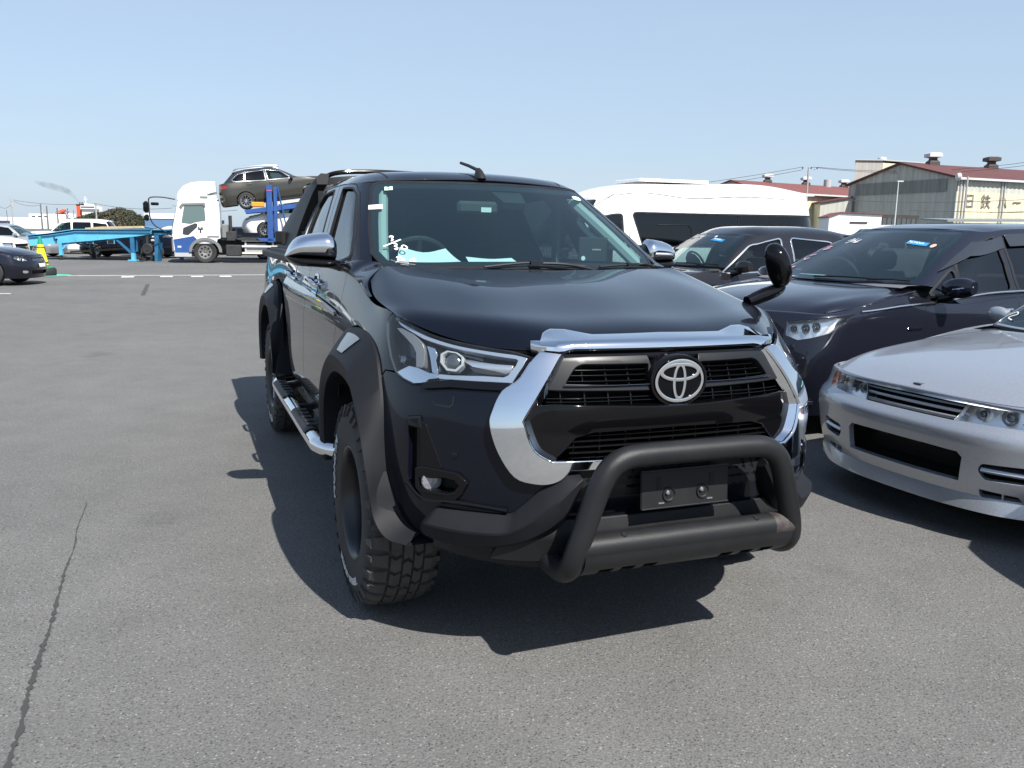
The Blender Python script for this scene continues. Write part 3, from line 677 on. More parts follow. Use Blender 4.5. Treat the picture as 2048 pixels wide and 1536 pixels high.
# smoke trail from the funnel
sm = bpy.data.materials.new('funnel_smoke'); sm.use_nodes = True; t = sm.node_tree; t.nodes.clear(); N = t.nodes.new
vo = N('ShaderNodeVolumePrincipled'); vo.inputs['Color'].default_value = (.09, .09, .10, 1); om = N('ShaderNodeOutputMaterial'); co = N('ShaderNodeTexCoord'); no = N('ShaderNodeTexNoise'); no.inputs['Scale'].default_value = .16; no.inputs['Detail'].default_value = 4; t.links.new(co.outputs['Object'], no.inputs['Vector'])
mr = N('ShaderNodeMapRange'); mr.inputs[1].default_value = .36; mr.inputs[2].default_value = .66; mr.inputs[3].default_value = 0.01; mr.inputs[4].default_value = .11; t.links.new(no.outputs['Fac'], mr.inputs[0]); t.links.new(mr.outputs[0], vo.inputs['Density']); t.links.new(vo.outputs[0], om.inputs['Volume'])
pts = [at_px(*q, 620) - np.array([sp[0], 620, 0]) for q in ((158, 405), (146, 391), (134, 382), (120, 377), (104, 373), (86, 368), (70, 363))]
MB().tube(spline(pts, 5), np.interp(np.linspace(0, 1, 31), [0, .15, .4, .7, 1], [.8, 1.4, 2.4, 2.6, 1.2]), 14).build('smoke', sm, Q0)
# ---- wooded mound
def leafmat(nm, c1, c2):
    m = mat(nm, c1, .8); t = m.node_tree; b = t.nodes['Principled BSDF']; oi = t.nodes.new('ShaderNodeTexCoord'); n = t.nodes.new('ShaderNodeTexNoise'); n.inputs['Scale'].default_value = .35; n.inputs['Detail'].default_value = 4; t.links.new(oi.outputs['Object'], n.inputs['Vector'])
    r = t.nodes.new('ShaderNodeValToRGB'); r.color_ramp.elements[0].position = .38; r.color_ramp.elements[1].position = .62; r.color_ramp.elements[0].color = (*c1, 1); r.color_ramp.elements[1].color = (*c2, 1); t.links.new(n.outputs['Fac'], r.inputs[0]); t.links.new(r.outputs[0], b.inputs['Base Color']); return m
LEAFG = leafmat('evergreen_leaf', (.022, .034, .016), (.045, .060, .026)); LEAFB = leafmat('bare_scrub', (.085, .070, .050), (.050, .055, .028))
mc = at_px(238, 446, 300); M0x = mc[0]
def mound_h(x, y):
    return np.interp(x, [-17, -15, -12, -8, -4, -1, 1.5, 4, 7, 9.5, 12], [0, 1.6, 3.6, 4.9, 5.3, 6.5, 6.7, 6.0, 4.2, 2.0, 0]) * np.clip(1 - (y / 11)**2, 0, 1)**.6
gx, gy = np.meshgrid(np.linspace(-17, 19, 37), np.linspace(-12, 12, 25)); V = np.stack([gx.ravel(), gy.ravel(), mound_h(gx, gy).ravel() - .3], 1); F = [(r_ * 37 + c_, r_ * 37 + c_ + 1, (r_ + 1) * 37 + c_ + 1, (r_ + 1) * 37 + c_) for r_ in range(24) for c_ in range(36)]
md = mk('mound', V, F, mat('mound_earth', (.06, .055, .035), .9)); md.location = (M0x, 300, 0); md['kind'] = 'structure'
r_ = np.random.default_rng(11); Vg, Fg, Vb, Fb = [], [], [], []
for _ in range(800):
    x, y = r_.uniform(-16, 17.5), r_.uniform(-11, 4); h = mound_h(np.array(x), np.array(y))
    if h < .5: continue
    s = r_.uniform(.5, 1.25); bare = r_.random() < np.interp(x, [-9, -5, -3, 4, 7], [0, .15, .9, .8, .3]); c = np.array([x, y, float(h) + s * .3])
    for _k in range(34):
        d = r_.normal(size=3); d /= np.linalg.norm(d); p_ = c + d * s * r_.uniform(.55, 1.05) * [1, 1, .75]; a, b = r_.normal(size=3), r_.normal(size=3); w_ = .16 + .16 * r_.random(); a *= w_ / np.linalg.norm(a); b *= w_ / np.linalg.norm(b)
        VV, FF = (Vb, Fb) if bare else (Vg, Fg); k = len(VV); VV += [p_ - a, p_ + b, p_ + a, p_ - b]; FF.append((k, k + 1, k + 2, k + 3))
for nm, VV, FF, m_ in (('evergreen_foliage', Vg, Fg, LEAFG), ('scrub_foliage', Vb, Fb, LEAFB)):
    o = mk(nm, VV, FF, m_, None, False); o.location = (M0x, 300, 0); o['kind'] = 'stuff'
# far warehouse right of the mound
Z0 = empty('far_warehouse', (at_px(293, 440, 260)[0], 260, 0), (0, 0, 0), 'distant blue and white warehouse between the mound and the truck cab', 'building'); p_ = at_px(330, 432, 260)
MB().box((5, 5, 1.9), (11, 10, 3.8)).build('wall', mat('blue_wall', (.10, .20, .36), .6), Z0, smooth=False); MB().box((4.4, 5, 4.6), (10, 10.4, 1.6)).build('upper_wall', WHITEW, Z0, smooth=False)
# ------------------------------------------------------------------ other cars
def car_surfs(P):
    W2 = P['W'] / 2; xf = P['xf']; xr = xf - P['L']; sw = P.get('sweep', .32); rs = P.get('rsweep', .25)
    cx, cz = P['cowl']; hz = P['hoodz']; hx = P.get('hoodx', -.06); bz0, bz1 = P['belt']; sh = P.get('shoulder', .93)
    fr = [0, .30, .58, .80, .93]
    def rowpts(z, fx, w, rx, top=False):
        o = []
        for f in fr:
            x = xf + fx - sw * f**2.7; y = W2 * w * f
            o.append((x, y, z if not top else hz - .012 * f + P.get('hoodcorner', 0) * f**3))
        xs = [xf + fx - sw - .20] + P.get('xs', [.12, -.30]) + [cx - .28, -.45 * P['wb'], -.75 * P['wb'], -P['wb'] - .1]
        xs[-1] = max(xs[-1], xr + .5)
        for x in xs:
            bul = 1 - .018 * (abs(x + P['wb'] * .5) / P['wb'])**2
            if top:
                if x > cx: zz = np.interp(x, [cx, xf + fx - sw], [cz - .02, hz + P.get('hoodcorner', 0) - .01])
                else: zz = np.interp(x, [xr, cx - .3, cx], [bz1, bz0, cz - .02])
                o.append((x, W2 * sh * bul, zz))
            else: o.append((x, W2 * w * bul, z))
        for f, d in ((.93, .0), (.78, .0), (.4, 0), (0, 0)):
            x = xr + rx + rs * f**3; o.append((x, W2 * (sh if top else w) * f, bz1 if top else z))
        return o
    rows = [rowpts(*r) for r in P['rows']] + [rowpts(0, hx, sh, P.get('toprx', .04), True)]
    TLc = Surf(rows, centre=(-P['wb'] / 2, 0, .6))
    top = rows[-1]; nf = len(fr)
    # bonnet
    H = []; ym = [0, .35, .65, .85, .97]
    for k, f in enumerate(fr):
        x0, y0, z0 = top[k]; yb = W2 * sh * (.92 if f > .9 else f * .97); xb = cx - .05 * f * f - (.04 if f > .9 else 0); r = []
        for t in (0, .10, .35, .68, 1):
            z = z0 + (cz - z0) * (t**.8) + P.get('hoodcrown', .04) * math.sin(math.pi * min(1, t * 1.02)**.75) * (1 - .25 * f**2) - P.get('hoodedge', .035) * f**4 * min(1, t * 2)
            r.append((x0 + (xb - x0) * t, y0 + (yb - y0) * t, z))
        H.append(r)
    # outer edge follows the fender line
    e = []; x0, y0, z0 = top[nf - 1]
    side = np.array([top[i] for i in range(nf - 1, nf + 6) if top[i][0] > cx - .06] + [(cx - .05, W2 * sh, cz - .02)])
    s_ = np.linspace(0, 1, len(side))
    for t in (0, .10, .35, .68, 1): e.append([np.interp(t, s_, side[:, q]) for q in range(3)])
    H.append(e)
    H = np.array(H); THc = Surf(np.concatenate([H[:0:-1] * [1, -1, 1], H]), mirror=False, centre=(0, 0, .3))
    # glasshouse
    tx, tz = P['wstop']; rw = P['roofw'] / 2; rx2, rz2 = P['roofend']; bx2, bzz = P['backlow']
    wsw = W2 * sh - .10
    def ring(t):
        o = []
        def L_(a, b): return a + (b - a) * t
        bow = .035 * math.sin(math.pi * t)
        for f, c in ((0, 0), (.42, .03), (.78, .11), (1, .20)):
            o.append((L_(cx - c * .9, tx - c * .35) + bow * .6, L_(wsw * f, (rw - .07) * f) + bow * .2 * f, L_(cz + .015, tz - .015 * f) + bow * .3))
        a1 = (L_(cx - .30, tx - .17), L_(W2 * sh - .03, rw - .015) + bow * .3, L_(cz + .0, tz - .025)); o.append(a1)
        a2 = (L_(cx - .52, tx - .34), L_(W2 * sh - .015, rw) + bow * .5, L_(bz0 + .01, (P['railz'] * .75 + tz * .25) if P.get('roofprof') else tz - .012)); o.append(a2)
        for k in (.33, .66):
            o.append((L_(cx - .52 + (bx2 + .25 - cx + .52) * k, tx - .34 + (rx2 + .2 - tx + .34) * k), L_(W2 * sh - .012, rw + .004) + bow * .6, L_(bz0 + (bz1 - bz0) * k + .01, P.get('railz', tz) + (rz2 - tz) * k * .4)))
        o.append((L_(bx2 + .22, rx2 + .16), L_(W2 * sh - .05, rw - .03) + bow * .4, L_(bzz, rz2 - .02)))
        for f, c in ((.85, .06), (.45, .02), (0, 0)): o.append((L_(bx2 + c, rx2 + c), L_((W2 * sh - .10) * f, (rw - .07) * f), L_(bzz, rz2)))
        return o
    G = [ring(t) for t in (0, .5, 1)]; TGc = Surf(G, centre=((cx + bx2) / 2, 0, bz0))
    # roof
    pk = P['peak']; Rr = []
    for t in (0, .08, .3, .6, .88, 1):
        x = tx + (rx2 - tx) * t; r = []
        if P.get('roofprof'): zc_ = np.interp(t, *zip(*P['roofprof']))
        for f in (0, .4, .75, .93, 1):
            zc = tz + (rz2 - tz) * t + (pk - max(tz, rz2)) * math.sin(math.pi * min(1, t**.8))**.6 if 0 < t < 1 else (tz if t == 0 else rz2)
            xx = x - (.07 * f * f if t == 0 else .05 * f * f * (1 - t)); z = zc - (zc - (tz - .02 + (rz2 - tz) * t) + .012) * f**5 if 0 < t < 1 else zc - .02 * f**3
            if P.get('roofprof'): ge = sorted([(q[0], q[2]) for q in G[2][2:11]]); z = zc_ - (zc_ - np.interp(xx, *zip(*ge)) + .005) * f**4 if 0 < t < 1 else zc_ - .02 * f**3
            yy = (rw - .06 if t in (0,) else rw - .008) * f
            r.append((xx, yy, z))
        Rr.append(r)
    TRc = Surf(Rr, centre=((tx + rx2) / 2, 0, tz - 1))
    return TLc, THc, TGc, TRc

def arch_pts(x0, z0, r, zb, n=12):
    """points of a wheel opening in (x,z), from the front foot to the rear foot"""
    a0 = math.asin(max(-1, min(1, (zb - z0) / r))); return [(x0 + r * math.cos(t), z0 + r * math.sin(t)) for t in np.linspace(a0, math.pi - a0, n)]

def simple_wheel(parent, x, y, r, w, m, rimr, spokes=10, style='spoke', cover=False):
    root = empty('wheel', (x, y, r), (0, 0, 0 if y > 0 else math.pi), parent=parent); h = w / 2
    t = MB(); t.lathe([(rimr, -h * .9), (rimr + .02, -h), (r - .03, -h), (r - .006, -h * .82), (r, -h * .5), (r, h * .5), (r - .006, h * .82), (r - .03, h), (rimr + .02, h), (rimr, h * .9)], 40, 'y'); t.build('tyre', RUBBER, root, auto=40)
    b = MB(); b.lathe([(rimr + .004, h * .93), (rimr - .012, h * .90), (rimr - .025, h * .55), (rimr - .03, -.05), (.001, -.06)], 40, 'y'); b.build('rim', m, root, auto=45)
    f = MB(); f.lathe([(.001, h * .72), (.03, h * .72), (.05, h * .60), (.065, h * .35)], 20, 'y')
    if style == 'disc':
        f.lathe([(.06, h * .62), (rimr * .55, h * .80), (rimr - .012, h * .86)], 40, 'y'); f.build('wheel_disc', m, root, auto=30)
        for k in range(spokes):
            a = k * 2 * math.pi / spokes; rr_ = rimr * .68
            MB().lathe([(.001, 0), (rimr * .17, 0)], 12, 'y', (rr_ * math.cos(a), h * .845, rr_ * math.sin(a))).build('hole', SOOT, root, recalc=False)
    else:
        for k in range(spokes):
            M = Matrix.Rotation(k * 2 * math.pi / spokes, 4, 'Y'); wd = .36 * rimr / spokes * 5 * .36
            f.loft([[(-wd * q, yy - .03, rr_), (wd * q, yy - .03, rr_), (wd * q * .7, yy, rr_), (-wd * q * .7, yy, rr_)] for rr_, q, yy in ((.05, .8, h * .62), (rimr * .6, .75, h * .72), (rimr - .01, 1.2, h * .86))], M=M)
        f.build('spokes', m, root, auto=30)
        d = MB(); d.lathe([(.001, .0), (rimr * .8, .0)], 30, 'y'); d.build('brake_disc', SOOT, root, recalc=False)
    return root

def build_car(name, label, cat, pose, P, pm, group=None):
    root = empty(name, (pose[0], pose[1], pose[3] if len(pose) > 3 else 0), (0, pose[4] if len(pose) > 4 else 0, pose[2]), label, cat, group)
    L, H, G, Rf = car_surfs(P); gd = P.get('grid', .06); zb = P['rows'][0][0]; far = P.get('far', False)
    r = P.get('tyre', .32); ar = P.get('arch', r + .045); az = P.get('archz', r)
    # body skin outline: bottom with wheel openings, both sides in one sheet
    xr = P['xf'] - P['L']
    bl = L.uv(arch_pts(0, az, ar, zb + .01), 'xz', 1); br = L.uv(arch_pts(-P['wb'], az, ar, zb + .01), 'xz', 1)
    vt = L.V[-1]; Ue = L.U[-1]
    half = [(0, 0)] + [(u, v) for u, v in bl] + [(u, v) for u, v in br] + [(Ue, 0), (Ue, vt)]
    # drop points that run back on themselves
    poly = half + [(-u, v) for u, v in half[::-1][:-1]]
    holes = []; lamps = []
    for nm in ('lamp', 'intake', 'sideduct', 'grille', 'lipduct', 'taillamp'):
        for q in P.get(nm, []):
            ax = q.get('ax', 'yz'); pl = L.uv(q['p'], ax, 1) if ax != 'uv' else q['p']
            if q.get('rd'): pl = fillet(pl, q['rd'])
            if q.get('sm'): pl = chaikin(pl, q['sm'])
            pl = [tuple(a) for a in pl]
            if q.get('centre'):
                pl = [a for a in pl]; pl = pl + [(-u, v) for u, v in pl[::-1]]; holes.append(pl); lamps.append((nm, q, pl, (False,)))
            else:
                holes.append(pl); holes.append([(-u, v) for u, v in pl]); lamps.append((nm, q, pl, (False, True)))
    doors = []
    for q in P.get('doors', []):
        pl = [tuple(a) for a in fillet(L.uv(q, 'xz', 1), .03)]; doors.append(pl)
        holes.append(pl); holes.append([(-u, v) for u, v in pl])
    panel('body', L, poly, pm, root, holes, 0, .03, gd, bev=.003)
    for pl in doors: both('door', L, inset(pl, .0045), pm, root, thick=.03, grid=gd, bev=.002)
    vm = H.V[-1]; panel('bonnet', H, [(0, 0), (H.U[-1], 0), (H.U[-1], vm), (0, vm)], pm, root, off=.0015, thick=.02, grid=gd, bev=.004)
    uA = G.U[len(G.U) // 2 + 3]; vt = G.V[-1]; Ug = G.U[-1]
    wins = []; hl = []
    for w_ in P['wins']:
        pl = G.uv(densify(fillet(w_, .05), .22), 'xz', 1); wins.append(pl); hl += [pl, [(-u, v) for u, v in pl]]
    ws = fillet([(-uA + .0, .015), (uA - .0, .015), (uA - .01, vt - .02), (-uA + .01, vt - .02)], .05)
    ub = G.U[-4]
    body = [(-Ug, 0), (Ug, 0), (Ug, vt), (-Ug, vt)]
    hl.append([tuple(q) for q in ws])
    rwl = []
    for sgn in (1,):
        bk = fillet([(ub + .06, .04), (Ug, .04), (Ug, vt - .06), (ub + .07, vt - .06)], .03) if P.get('rearglass', True) else None
    if bk is not None: hl += [bk, [(-u, v) for u, v in bk]]
    panel('pillars', G, body, P.get('pillar_mat', pm), root, hl, 0, .02, gd)
    panel('windscreen', G, inset(ws, -.004), P.get('glass', SCREEN), root, off=-.002, thick=0, grid=gd * 1.4)
    panel('windscreen_border', G, inset(ws, .0), GLOSS, root, [fillet(inset(ws, .045), .05)], off=-.006, thick=0, grid=gd * 1.4)
    for k, pl in enumerate(wins):
        both('window', G, inset(pl, -.004), P.get('winmat', [SIDEGL, PRIV, PRIV])[min(k, 2)], root, off=-.008, thick=0, grid=gd * 1.6)
        if not far:
            for fl in (False, True): panel('window_trim', G, inset(pl, -.022), P.get('trimmat', PLASTIC), root, [inset(pl, -.001)], off=.003, thick=.01, grid=gd, flip=fl)
    if bk is not None: both('rear_window', G, inset(bk, -.003), PRIV, root, off=-.006, thick=0, grid=gd * 2)
    panel('roof', Rf, [(-Rf.U[-1], 0), (Rf.U[-1], 0), (Rf.U[-1], Rf.V[-1]), (-Rf.U[-1], Rf.V[-1])], P.get('roof_mat', pm), root, off=.001, thick=.03, grid=gd * 1.3, bev=.006)
    # lamps, ducts
    for nm, q, pl, fls in lamps:
        for fl in fls:
            d = q.get('depth', .05)
            if nm in ('lamp', 'taillamp'):
                cover = panel('headlight' if nm == 'lamp' else 'tail_light', L, inset(pl, .002), REDLENS if nm == 'taillamp' else LENS, root, off=-.002, thick=0 if nm == 'lamp' else .01, grid=gd, flip=fl)
                if nm == 'lamp':
                    panel('lamp_back', L, inset(pl, -.004), q.get('back', LAMPDK), cover, off=-d, thick=0, grid=gd, flip=fl)
                    a = np.array(list(pl) + [pl[0]]); a2 = densify(a[:-1], gd); a2 = np.concatenate([a2, a2[:1]])
                    V_ = []
                    ribbon('lamp_wall', L, a2, a2, np.full(len(a2), -.002), np.full(len(a2), -d), LAMPDK, cover, fl)
                    for (y, z, rr_) in q.get('bulbs', []):
                        u, v = L.uv([(y, z)], 'yz', 1)[0] if q.get('bax') != 'uv' else (y, z); c = L.at(u, v, -d * .75, fl); nv_ = (L.n(u, v)[0] * .4 + np.array([.9, 0, 0])) * [1, -1 if fl else 1, 1]; M = Matrix.Translation(Vector(c)) @ Vector(nv_).to_track_quat('Z', 'Y').to_matrix().to_4x4()
                        o = MB(); o.lathe([(rr_, .012), (rr_ * .93, .006), (rr_ * .8, -.004), (rr_ * .55, -.012)], 24, 'z', M=M); o.build('reflector', LAMPIN, cover)
                        o = MB(); o.lathe([(rr_ * .62 * math.cos(t), rr_ * .45 * math.sin(t)) for t in np.linspace(-.2, 1.56, 7)], 20, 'z', M=M); o.build('bulb_lens', BULB, cover)
            else:
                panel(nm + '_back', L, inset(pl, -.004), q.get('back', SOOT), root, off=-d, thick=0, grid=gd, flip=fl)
                for (v0, z1, hh, m_) in q.get('slats', []): pass
    # mirrors, handles
    if 'mirror' in P:
        mx, my, mz = P['mirror']; sc = P.get('mirror_size', 1.)
        for s in (1, -1):
            mr = empty('door_mirror', parent=root); o = MB(); rg = []
            for t in np.linspace(0, 1, 8):
                k = math.sin(math.pi * (.10 + .78 * t))**.5; a, b = sq(.075 * k * sc, .078 * k * sc, 16, 2.6); rg.append([(mx + p_ * .9 - .03 * t, s * (my - .10 * sc + .22 * sc * t), mz + q_ + .01 * t) for p_, q_ in zip(a, b)])
            o.loft(rg); o.build('mirror_shell', P.get('mirror_mat', pm), mr, auto=50)
            MB().tube(spline([(mx + .03, s * (my - .17 * sc), mz - .10 * sc), (mx + .02, s * (my - .10 * sc), mz - .085 * sc), (mx, s * (my - .02), mz - .06 * sc)], 4), .028 * sc, 8).build('mirror_stem', GLOSS, mr)
            MB().box((mx - .06 * sc, s * (my + .005), mz + .004), (.012, .15 * sc, .115 * sc), None, .004).build('mirror_glass', LAMPIN, mr)
            if P.get('mirror_strip'): MB().tube(spline([(mx + .045, s * (my - .0), mz - .005), (mx + .03, s * (my + .07), mz + .006), (mx - .02, s * (my + .118), mz + .016)], 4), .010, 6).build('mirror_turn_signal', SATIN, mr)
    for x, z in P.get('handles', []):
        for s in (False, True):
            u, v = L.uv([(x, z)], 'xz', 1)[0]; pts = [L.at(u - .10, v, .0, s), L.at(u - .085, v, .03, s), L.at(u + .0, v, .038, s), L.at(u + .085, v, .03, s), L.at(u + .10, v, .0, s)]
            MB().tube(spline(pts, 4), .012, 8).build('door_handle', P.get('handle_mat', CHROME), root)
    if 'chromeline' in P:
        q = L.uv(P['chromeline'], 'xz', 1); q = spline(q, 5)
        for s in (False, True): MB().tube([L.at(u, v, .004, s) for u, v in q], .009, 6).build('belt_moulding', SATIN, root)
    for (x, s) in ((0, 1), (0, -1), (-P['wb'], 1), (-P['wb'], -1)):
        if P.get('only_front') and x < 0: continue
        simple_wheel(root, x, s * (P['W'] / 2 - P.get('tyrew', .205) / 2 - .015), r, P.get('tyrew', .205), P.get('wheel_mat', ALLOY), P.get('rim', r * .66), P.get('spokes', 10), P.get('wheel_style', 'spoke'))
    # dark underbody, arches and cabin
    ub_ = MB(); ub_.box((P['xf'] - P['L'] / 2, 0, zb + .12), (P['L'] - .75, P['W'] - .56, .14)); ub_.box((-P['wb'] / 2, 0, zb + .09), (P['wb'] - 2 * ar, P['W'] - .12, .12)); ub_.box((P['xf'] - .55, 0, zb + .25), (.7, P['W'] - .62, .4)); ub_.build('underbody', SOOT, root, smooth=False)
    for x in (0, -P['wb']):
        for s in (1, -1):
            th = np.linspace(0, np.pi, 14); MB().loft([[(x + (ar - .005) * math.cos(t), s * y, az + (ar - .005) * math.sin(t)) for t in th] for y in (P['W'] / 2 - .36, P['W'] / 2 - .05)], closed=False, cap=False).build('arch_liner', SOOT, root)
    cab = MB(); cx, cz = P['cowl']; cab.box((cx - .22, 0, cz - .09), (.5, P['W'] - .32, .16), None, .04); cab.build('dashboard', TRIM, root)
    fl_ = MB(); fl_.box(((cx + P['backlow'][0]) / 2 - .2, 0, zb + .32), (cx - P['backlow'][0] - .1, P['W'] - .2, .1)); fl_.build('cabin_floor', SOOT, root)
    if not far:
        mx_ = cx - 1.05 + P.get('seatx', 0)
        for y in (-.36, .36):
            o = MB(); zt = P['belt'][0]
            o.loft([[(mx_ + dx + a, y + b * .5 * k, z) for a, b in ((-.07, -.5), (-.07, .5), (.06, .46), (.06, -.46))] for z, dx, k in ((zt - .4, .1, 1), (zt - .1, .02, 1), (zt + .12, -.05, .9), (zt + .18, -.07, .7))]); o.box((mx_ - .08, y, zt + .28), (.10, .26, .17), None, .04); o.build('seat', P.get('seat_mat', SEAT), root)
        o = MB(); Mw = Matrix.Translation((cx - .62, -.36, cz + .02)) @ Matrix.Rotation(R(-64), 4, 'Y'); th = np.linspace(0, 2 * np.pi, 25); o.tube([(.18 * math.cos(t), .18 * math.sin(t), 0) for t in th], .015, 6, cap=False, M=Mw); o.lathe([(.001, .0), (.06, -.01), (.18, -.03)], 12, 'z', M=Mw); o.build('steering_wheel', TRIM, root)
        for d0, d1 in P.get('wipers', [((-.1, .02), (.45, .03)), ((.35, .02), (.62, .03))]):
            MB().tube(spline([G.at(*d0, .012), G.at((d0[0] + d1[0]) / 2, (d0[1] + d1[1]) / 2, .022), G.at(*d1, .014)], 5), .008, 6).build('wiper', PLASTIC, root)
    return root, L, H, G, Rf
# ------------------------------------------------------------------ individual cars
P_COUPE = dict(W=1.755, L=4.545, xf=.86, wb=2.615, sweep=.30, rsweep=.2, rows=[(.15,-.06,.93,.05),(.30,-.015,.975,.02),(.46,0,1.0,0),(.55,-.012,.998,.0),(.585,-.048,.99,.01),(.65,-.07,.982,.03)], hoodz=.695, hoodx=-.085, hoodcorner=-.005, toprx=.06,
  cowl=(-.60,.885), belt=(.885,.93), shoulder=.94, hoodcrown=.035, hoodedge=.03, wstop=(-1.33,1.285), roofw=1.14, peak=1.335, roofend=(-2.30,1.27), backlow=(-2.95,.96), tyre=.318, arch=.345, rim=.215, spokes=5,
  wins=[[(-.98,.90),(-1.38,1.21),(-1.95,1.235),(-1.98,.91)],[(-2.03,.91),(-2.02,1.23),(-2.35,1.18),(-2.62,.95)]], mirror=(-1.06,.90,.93), mirror_size=.75, grid=.045, wipers=[((-.2,.02),(.3,.035)),((.3,.02),(.60,.03))])
P_MPV = dict(W=1.82, L=4.83, xf=.93, wb=2.90, sweep=.36, rsweep=.15, rows=[(.17,-.06,.92,.05),(.38,.0,.97,.0),(.60,-.01,1.0,0),(.78,-.06,.995,.0),(.90,-.10,.985,.02)], hoodz=.93, hoodx=-.14, hoodcorner=.0, toprx=.04, xs=[.16,-.18],
  cowl=(-.30,1.09), belt=(1.02,1.06), shoulder=.95, hoodcrown=.03, hoodedge=.035, wstop=(-1.25,1.54), roofw=1.22, peak=1.62, roofend=(-3.55,1.58), backlow=(-3.80,1.10), tyre=.325, arch=.342, rim=.215, spokes=5,
  wins=[[(-.52,1.04),(-.86,1.225),(-.86,1.04)],[(-.92,1.045),(-.92,1.26),(-1.20,1.405),(-1.50,1.475),(-1.52,1.05)],[(-1.62,1.05),(-1.60,1.475),(-2.5,1.49),(-2.55,1.06)],[(-2.65,1.06),(-2.6,1.48),(-3.3,1.42),(-3.5,1.08)]], mirror=(-.62,1.00,1.09), grid=.05, mirror_strip=True, doors=[[(-.46,.99),(-.44,.30),(-1.50,.30),(-1.55,1.0)],[(-1.56,1.0),(-1.51,.30),(-2.45,.32),(-2.62,1.0)]], handles=[(-1.33,.90),(-1.72,.90)])
P_SUV = dict(W=1.82, L=4.5, xf=.90, wb=2.70, sweep=.30, rsweep=.15, rows=[(.20,-.05,.93,.05),(.38,.0,.97,.0),(.60,-.01,1.0,0),(.78,-.04,.99,.0),(.88,-.07,.98,.02)], hoodz=.92, hoodx=-.10, hoodcorner=.0, toprx=.06,
  cowl=(-.42,1.04), belt=(.975,1.08), shoulder=.93, hoodcrown=.035, hoodedge=.03, wstop=(-1.10,1.475), roofw=1.22, peak=1.605, roofend=(-2.95,1.50), backlow=(-3.50,1.12), tyre=.34, arch=.385, rim=.23, spokes=10,
  wins=[[(-.56,.985),(-1.10,1.325),(-1.62,1.42),(-1.55,1.02)],[(-1.76,1.03),(-1.80,1.425),(-2.45,1.38),(-2.80,1.16),(-2.75,1.09)]], mirror=(-.72,.99,1.065), grid=.055)
P_VAN = dict(W=1.88, L=5.38, xf=1.02, wb=3.11, sweep=.22, rsweep=.08, rows=[(.22,-.05,.95,.02),(.45,.0,.98,.0),(.75,-.02,1.0,0),(1.0,-.12,1.0,.0),(1.15,-.20,.99,.01)], hoodz=1.16, hoodx=-.26, hoodcorner=.0, toprx=.03, xs=[.35,.10],
  cowl=(.55,1.24), belt=(1.25,1.25), shoulder=.965, hoodcrown=.02, hoodedge=.02, wstop=(.0,1.99), roofw=1.52, peak=2.29, railz=2.085, roofprof=[(0,1.99),(.06,2.12),(.15,2.20),(.35,2.27),(.6,2.29),(.88,2.27),(1,2.17)], roofend=(-4.12,2.17), backlow=(-4.32,1.25), tyre=.335, arch=.37, rim=.21, spokes=6,
  wins=[[(.28,1.28),(.02,1.70),(-.40,1.74),(-.42,1.28)],[(-.78,1.27),(-.60,1.765),(-4.10,1.775),(-4.15,1.60),(-4.15,1.27)]], winmat=[SIDEGL,PRIV,PRIV] if 'PRIV' in globals() else None, mirror=(.55,1.02,1.35), grid=.08, rearglass=True)
P_SEDAN = dict(W=1.78, L=4.75, xf=.86, wb=2.80, sweep=.34, rsweep=.2, rows=[(.17,-.05,.93,.05),(.34,.0,.97,.0),(.50,.0,1.0,0),(.64,-.05,.99,.0),(.72,-.08,.98,.02)], hoodz=.735, hoodx=-.12, hoodcorner=-.005, toprx=.06,
  cowl=(-.55,.95), belt=(.93,.98), shoulder=.94, hoodcrown=.05, hoodedge=.03, wstop=(-1.30,1.40), roofw=1.16, peak=1.46, roofend=(-2.5,1.40), backlow=(-3.2,1.0), tyre=.325, arch=.36, rim=.215, spokes=7,
  wins=[[(-.85,.95),(-1.30,1.30),(-1.75,1.35),(-1.78,.96)],[(-1.84,.96),(-1.82,1.35),(-2.4,1.30),(-2.75,1.0)]], mirror=(-.85,.97,1.0), grid=.06, wheel_style='disc')
P_WAGON = dict(P_SEDAN); P_WAGON.update(roofend=(-3.3,1.42), backlow=(-3.7,1.0), wstop=(-1.25,1.42), peak=1.50, wins=[[(-.85,.95),(-1.28,1.31),(-1.75,1.37),(-1.78,.96)],[(-1.84,.96),(-1.82,1.37),(-2.6,1.36),(-2.65,.97)],[(-2.72,.97),(-2.68,1.36),(-3.25,1.30),(-3.45,1.02)]], far=True, grid=.10)
P_BIGSUV = dict(P_SUV); P_BIGSUV.update(W=1.88, L=4.8, rows=[(.24,-.05,.94,.05),(.45,.0,.98,.0),(.70,.0,1.0,0),(.90,-.02,.995,.0),(.99,-.05,.985,.02)], hoodz=1.02, hoodx=-.08, cowl=(-.55,1.16), belt=(1.12,1.14), wstop=(-1.15,1.68), peak=1.82, roofw=1.32, roofend=(-3.4,1.72), backlow=(-3.75,1.15), tyre=.38, arch=.42, rim=.24,
  wins=[[(-.75,1.14),(-1.18,1.56),(-1.65,1.63),(-1.68,1.14)],[(-1.76,1.14),(-1.74,1.63),(-2.6,1.63),(-2.65,1.15)],[(-2.75,1.15),(-2.7,1.62),(-3.35,1.55),(-3.5,1.18)]], mirror=(-.9,1.0,1.2), far=True, grid=.10)
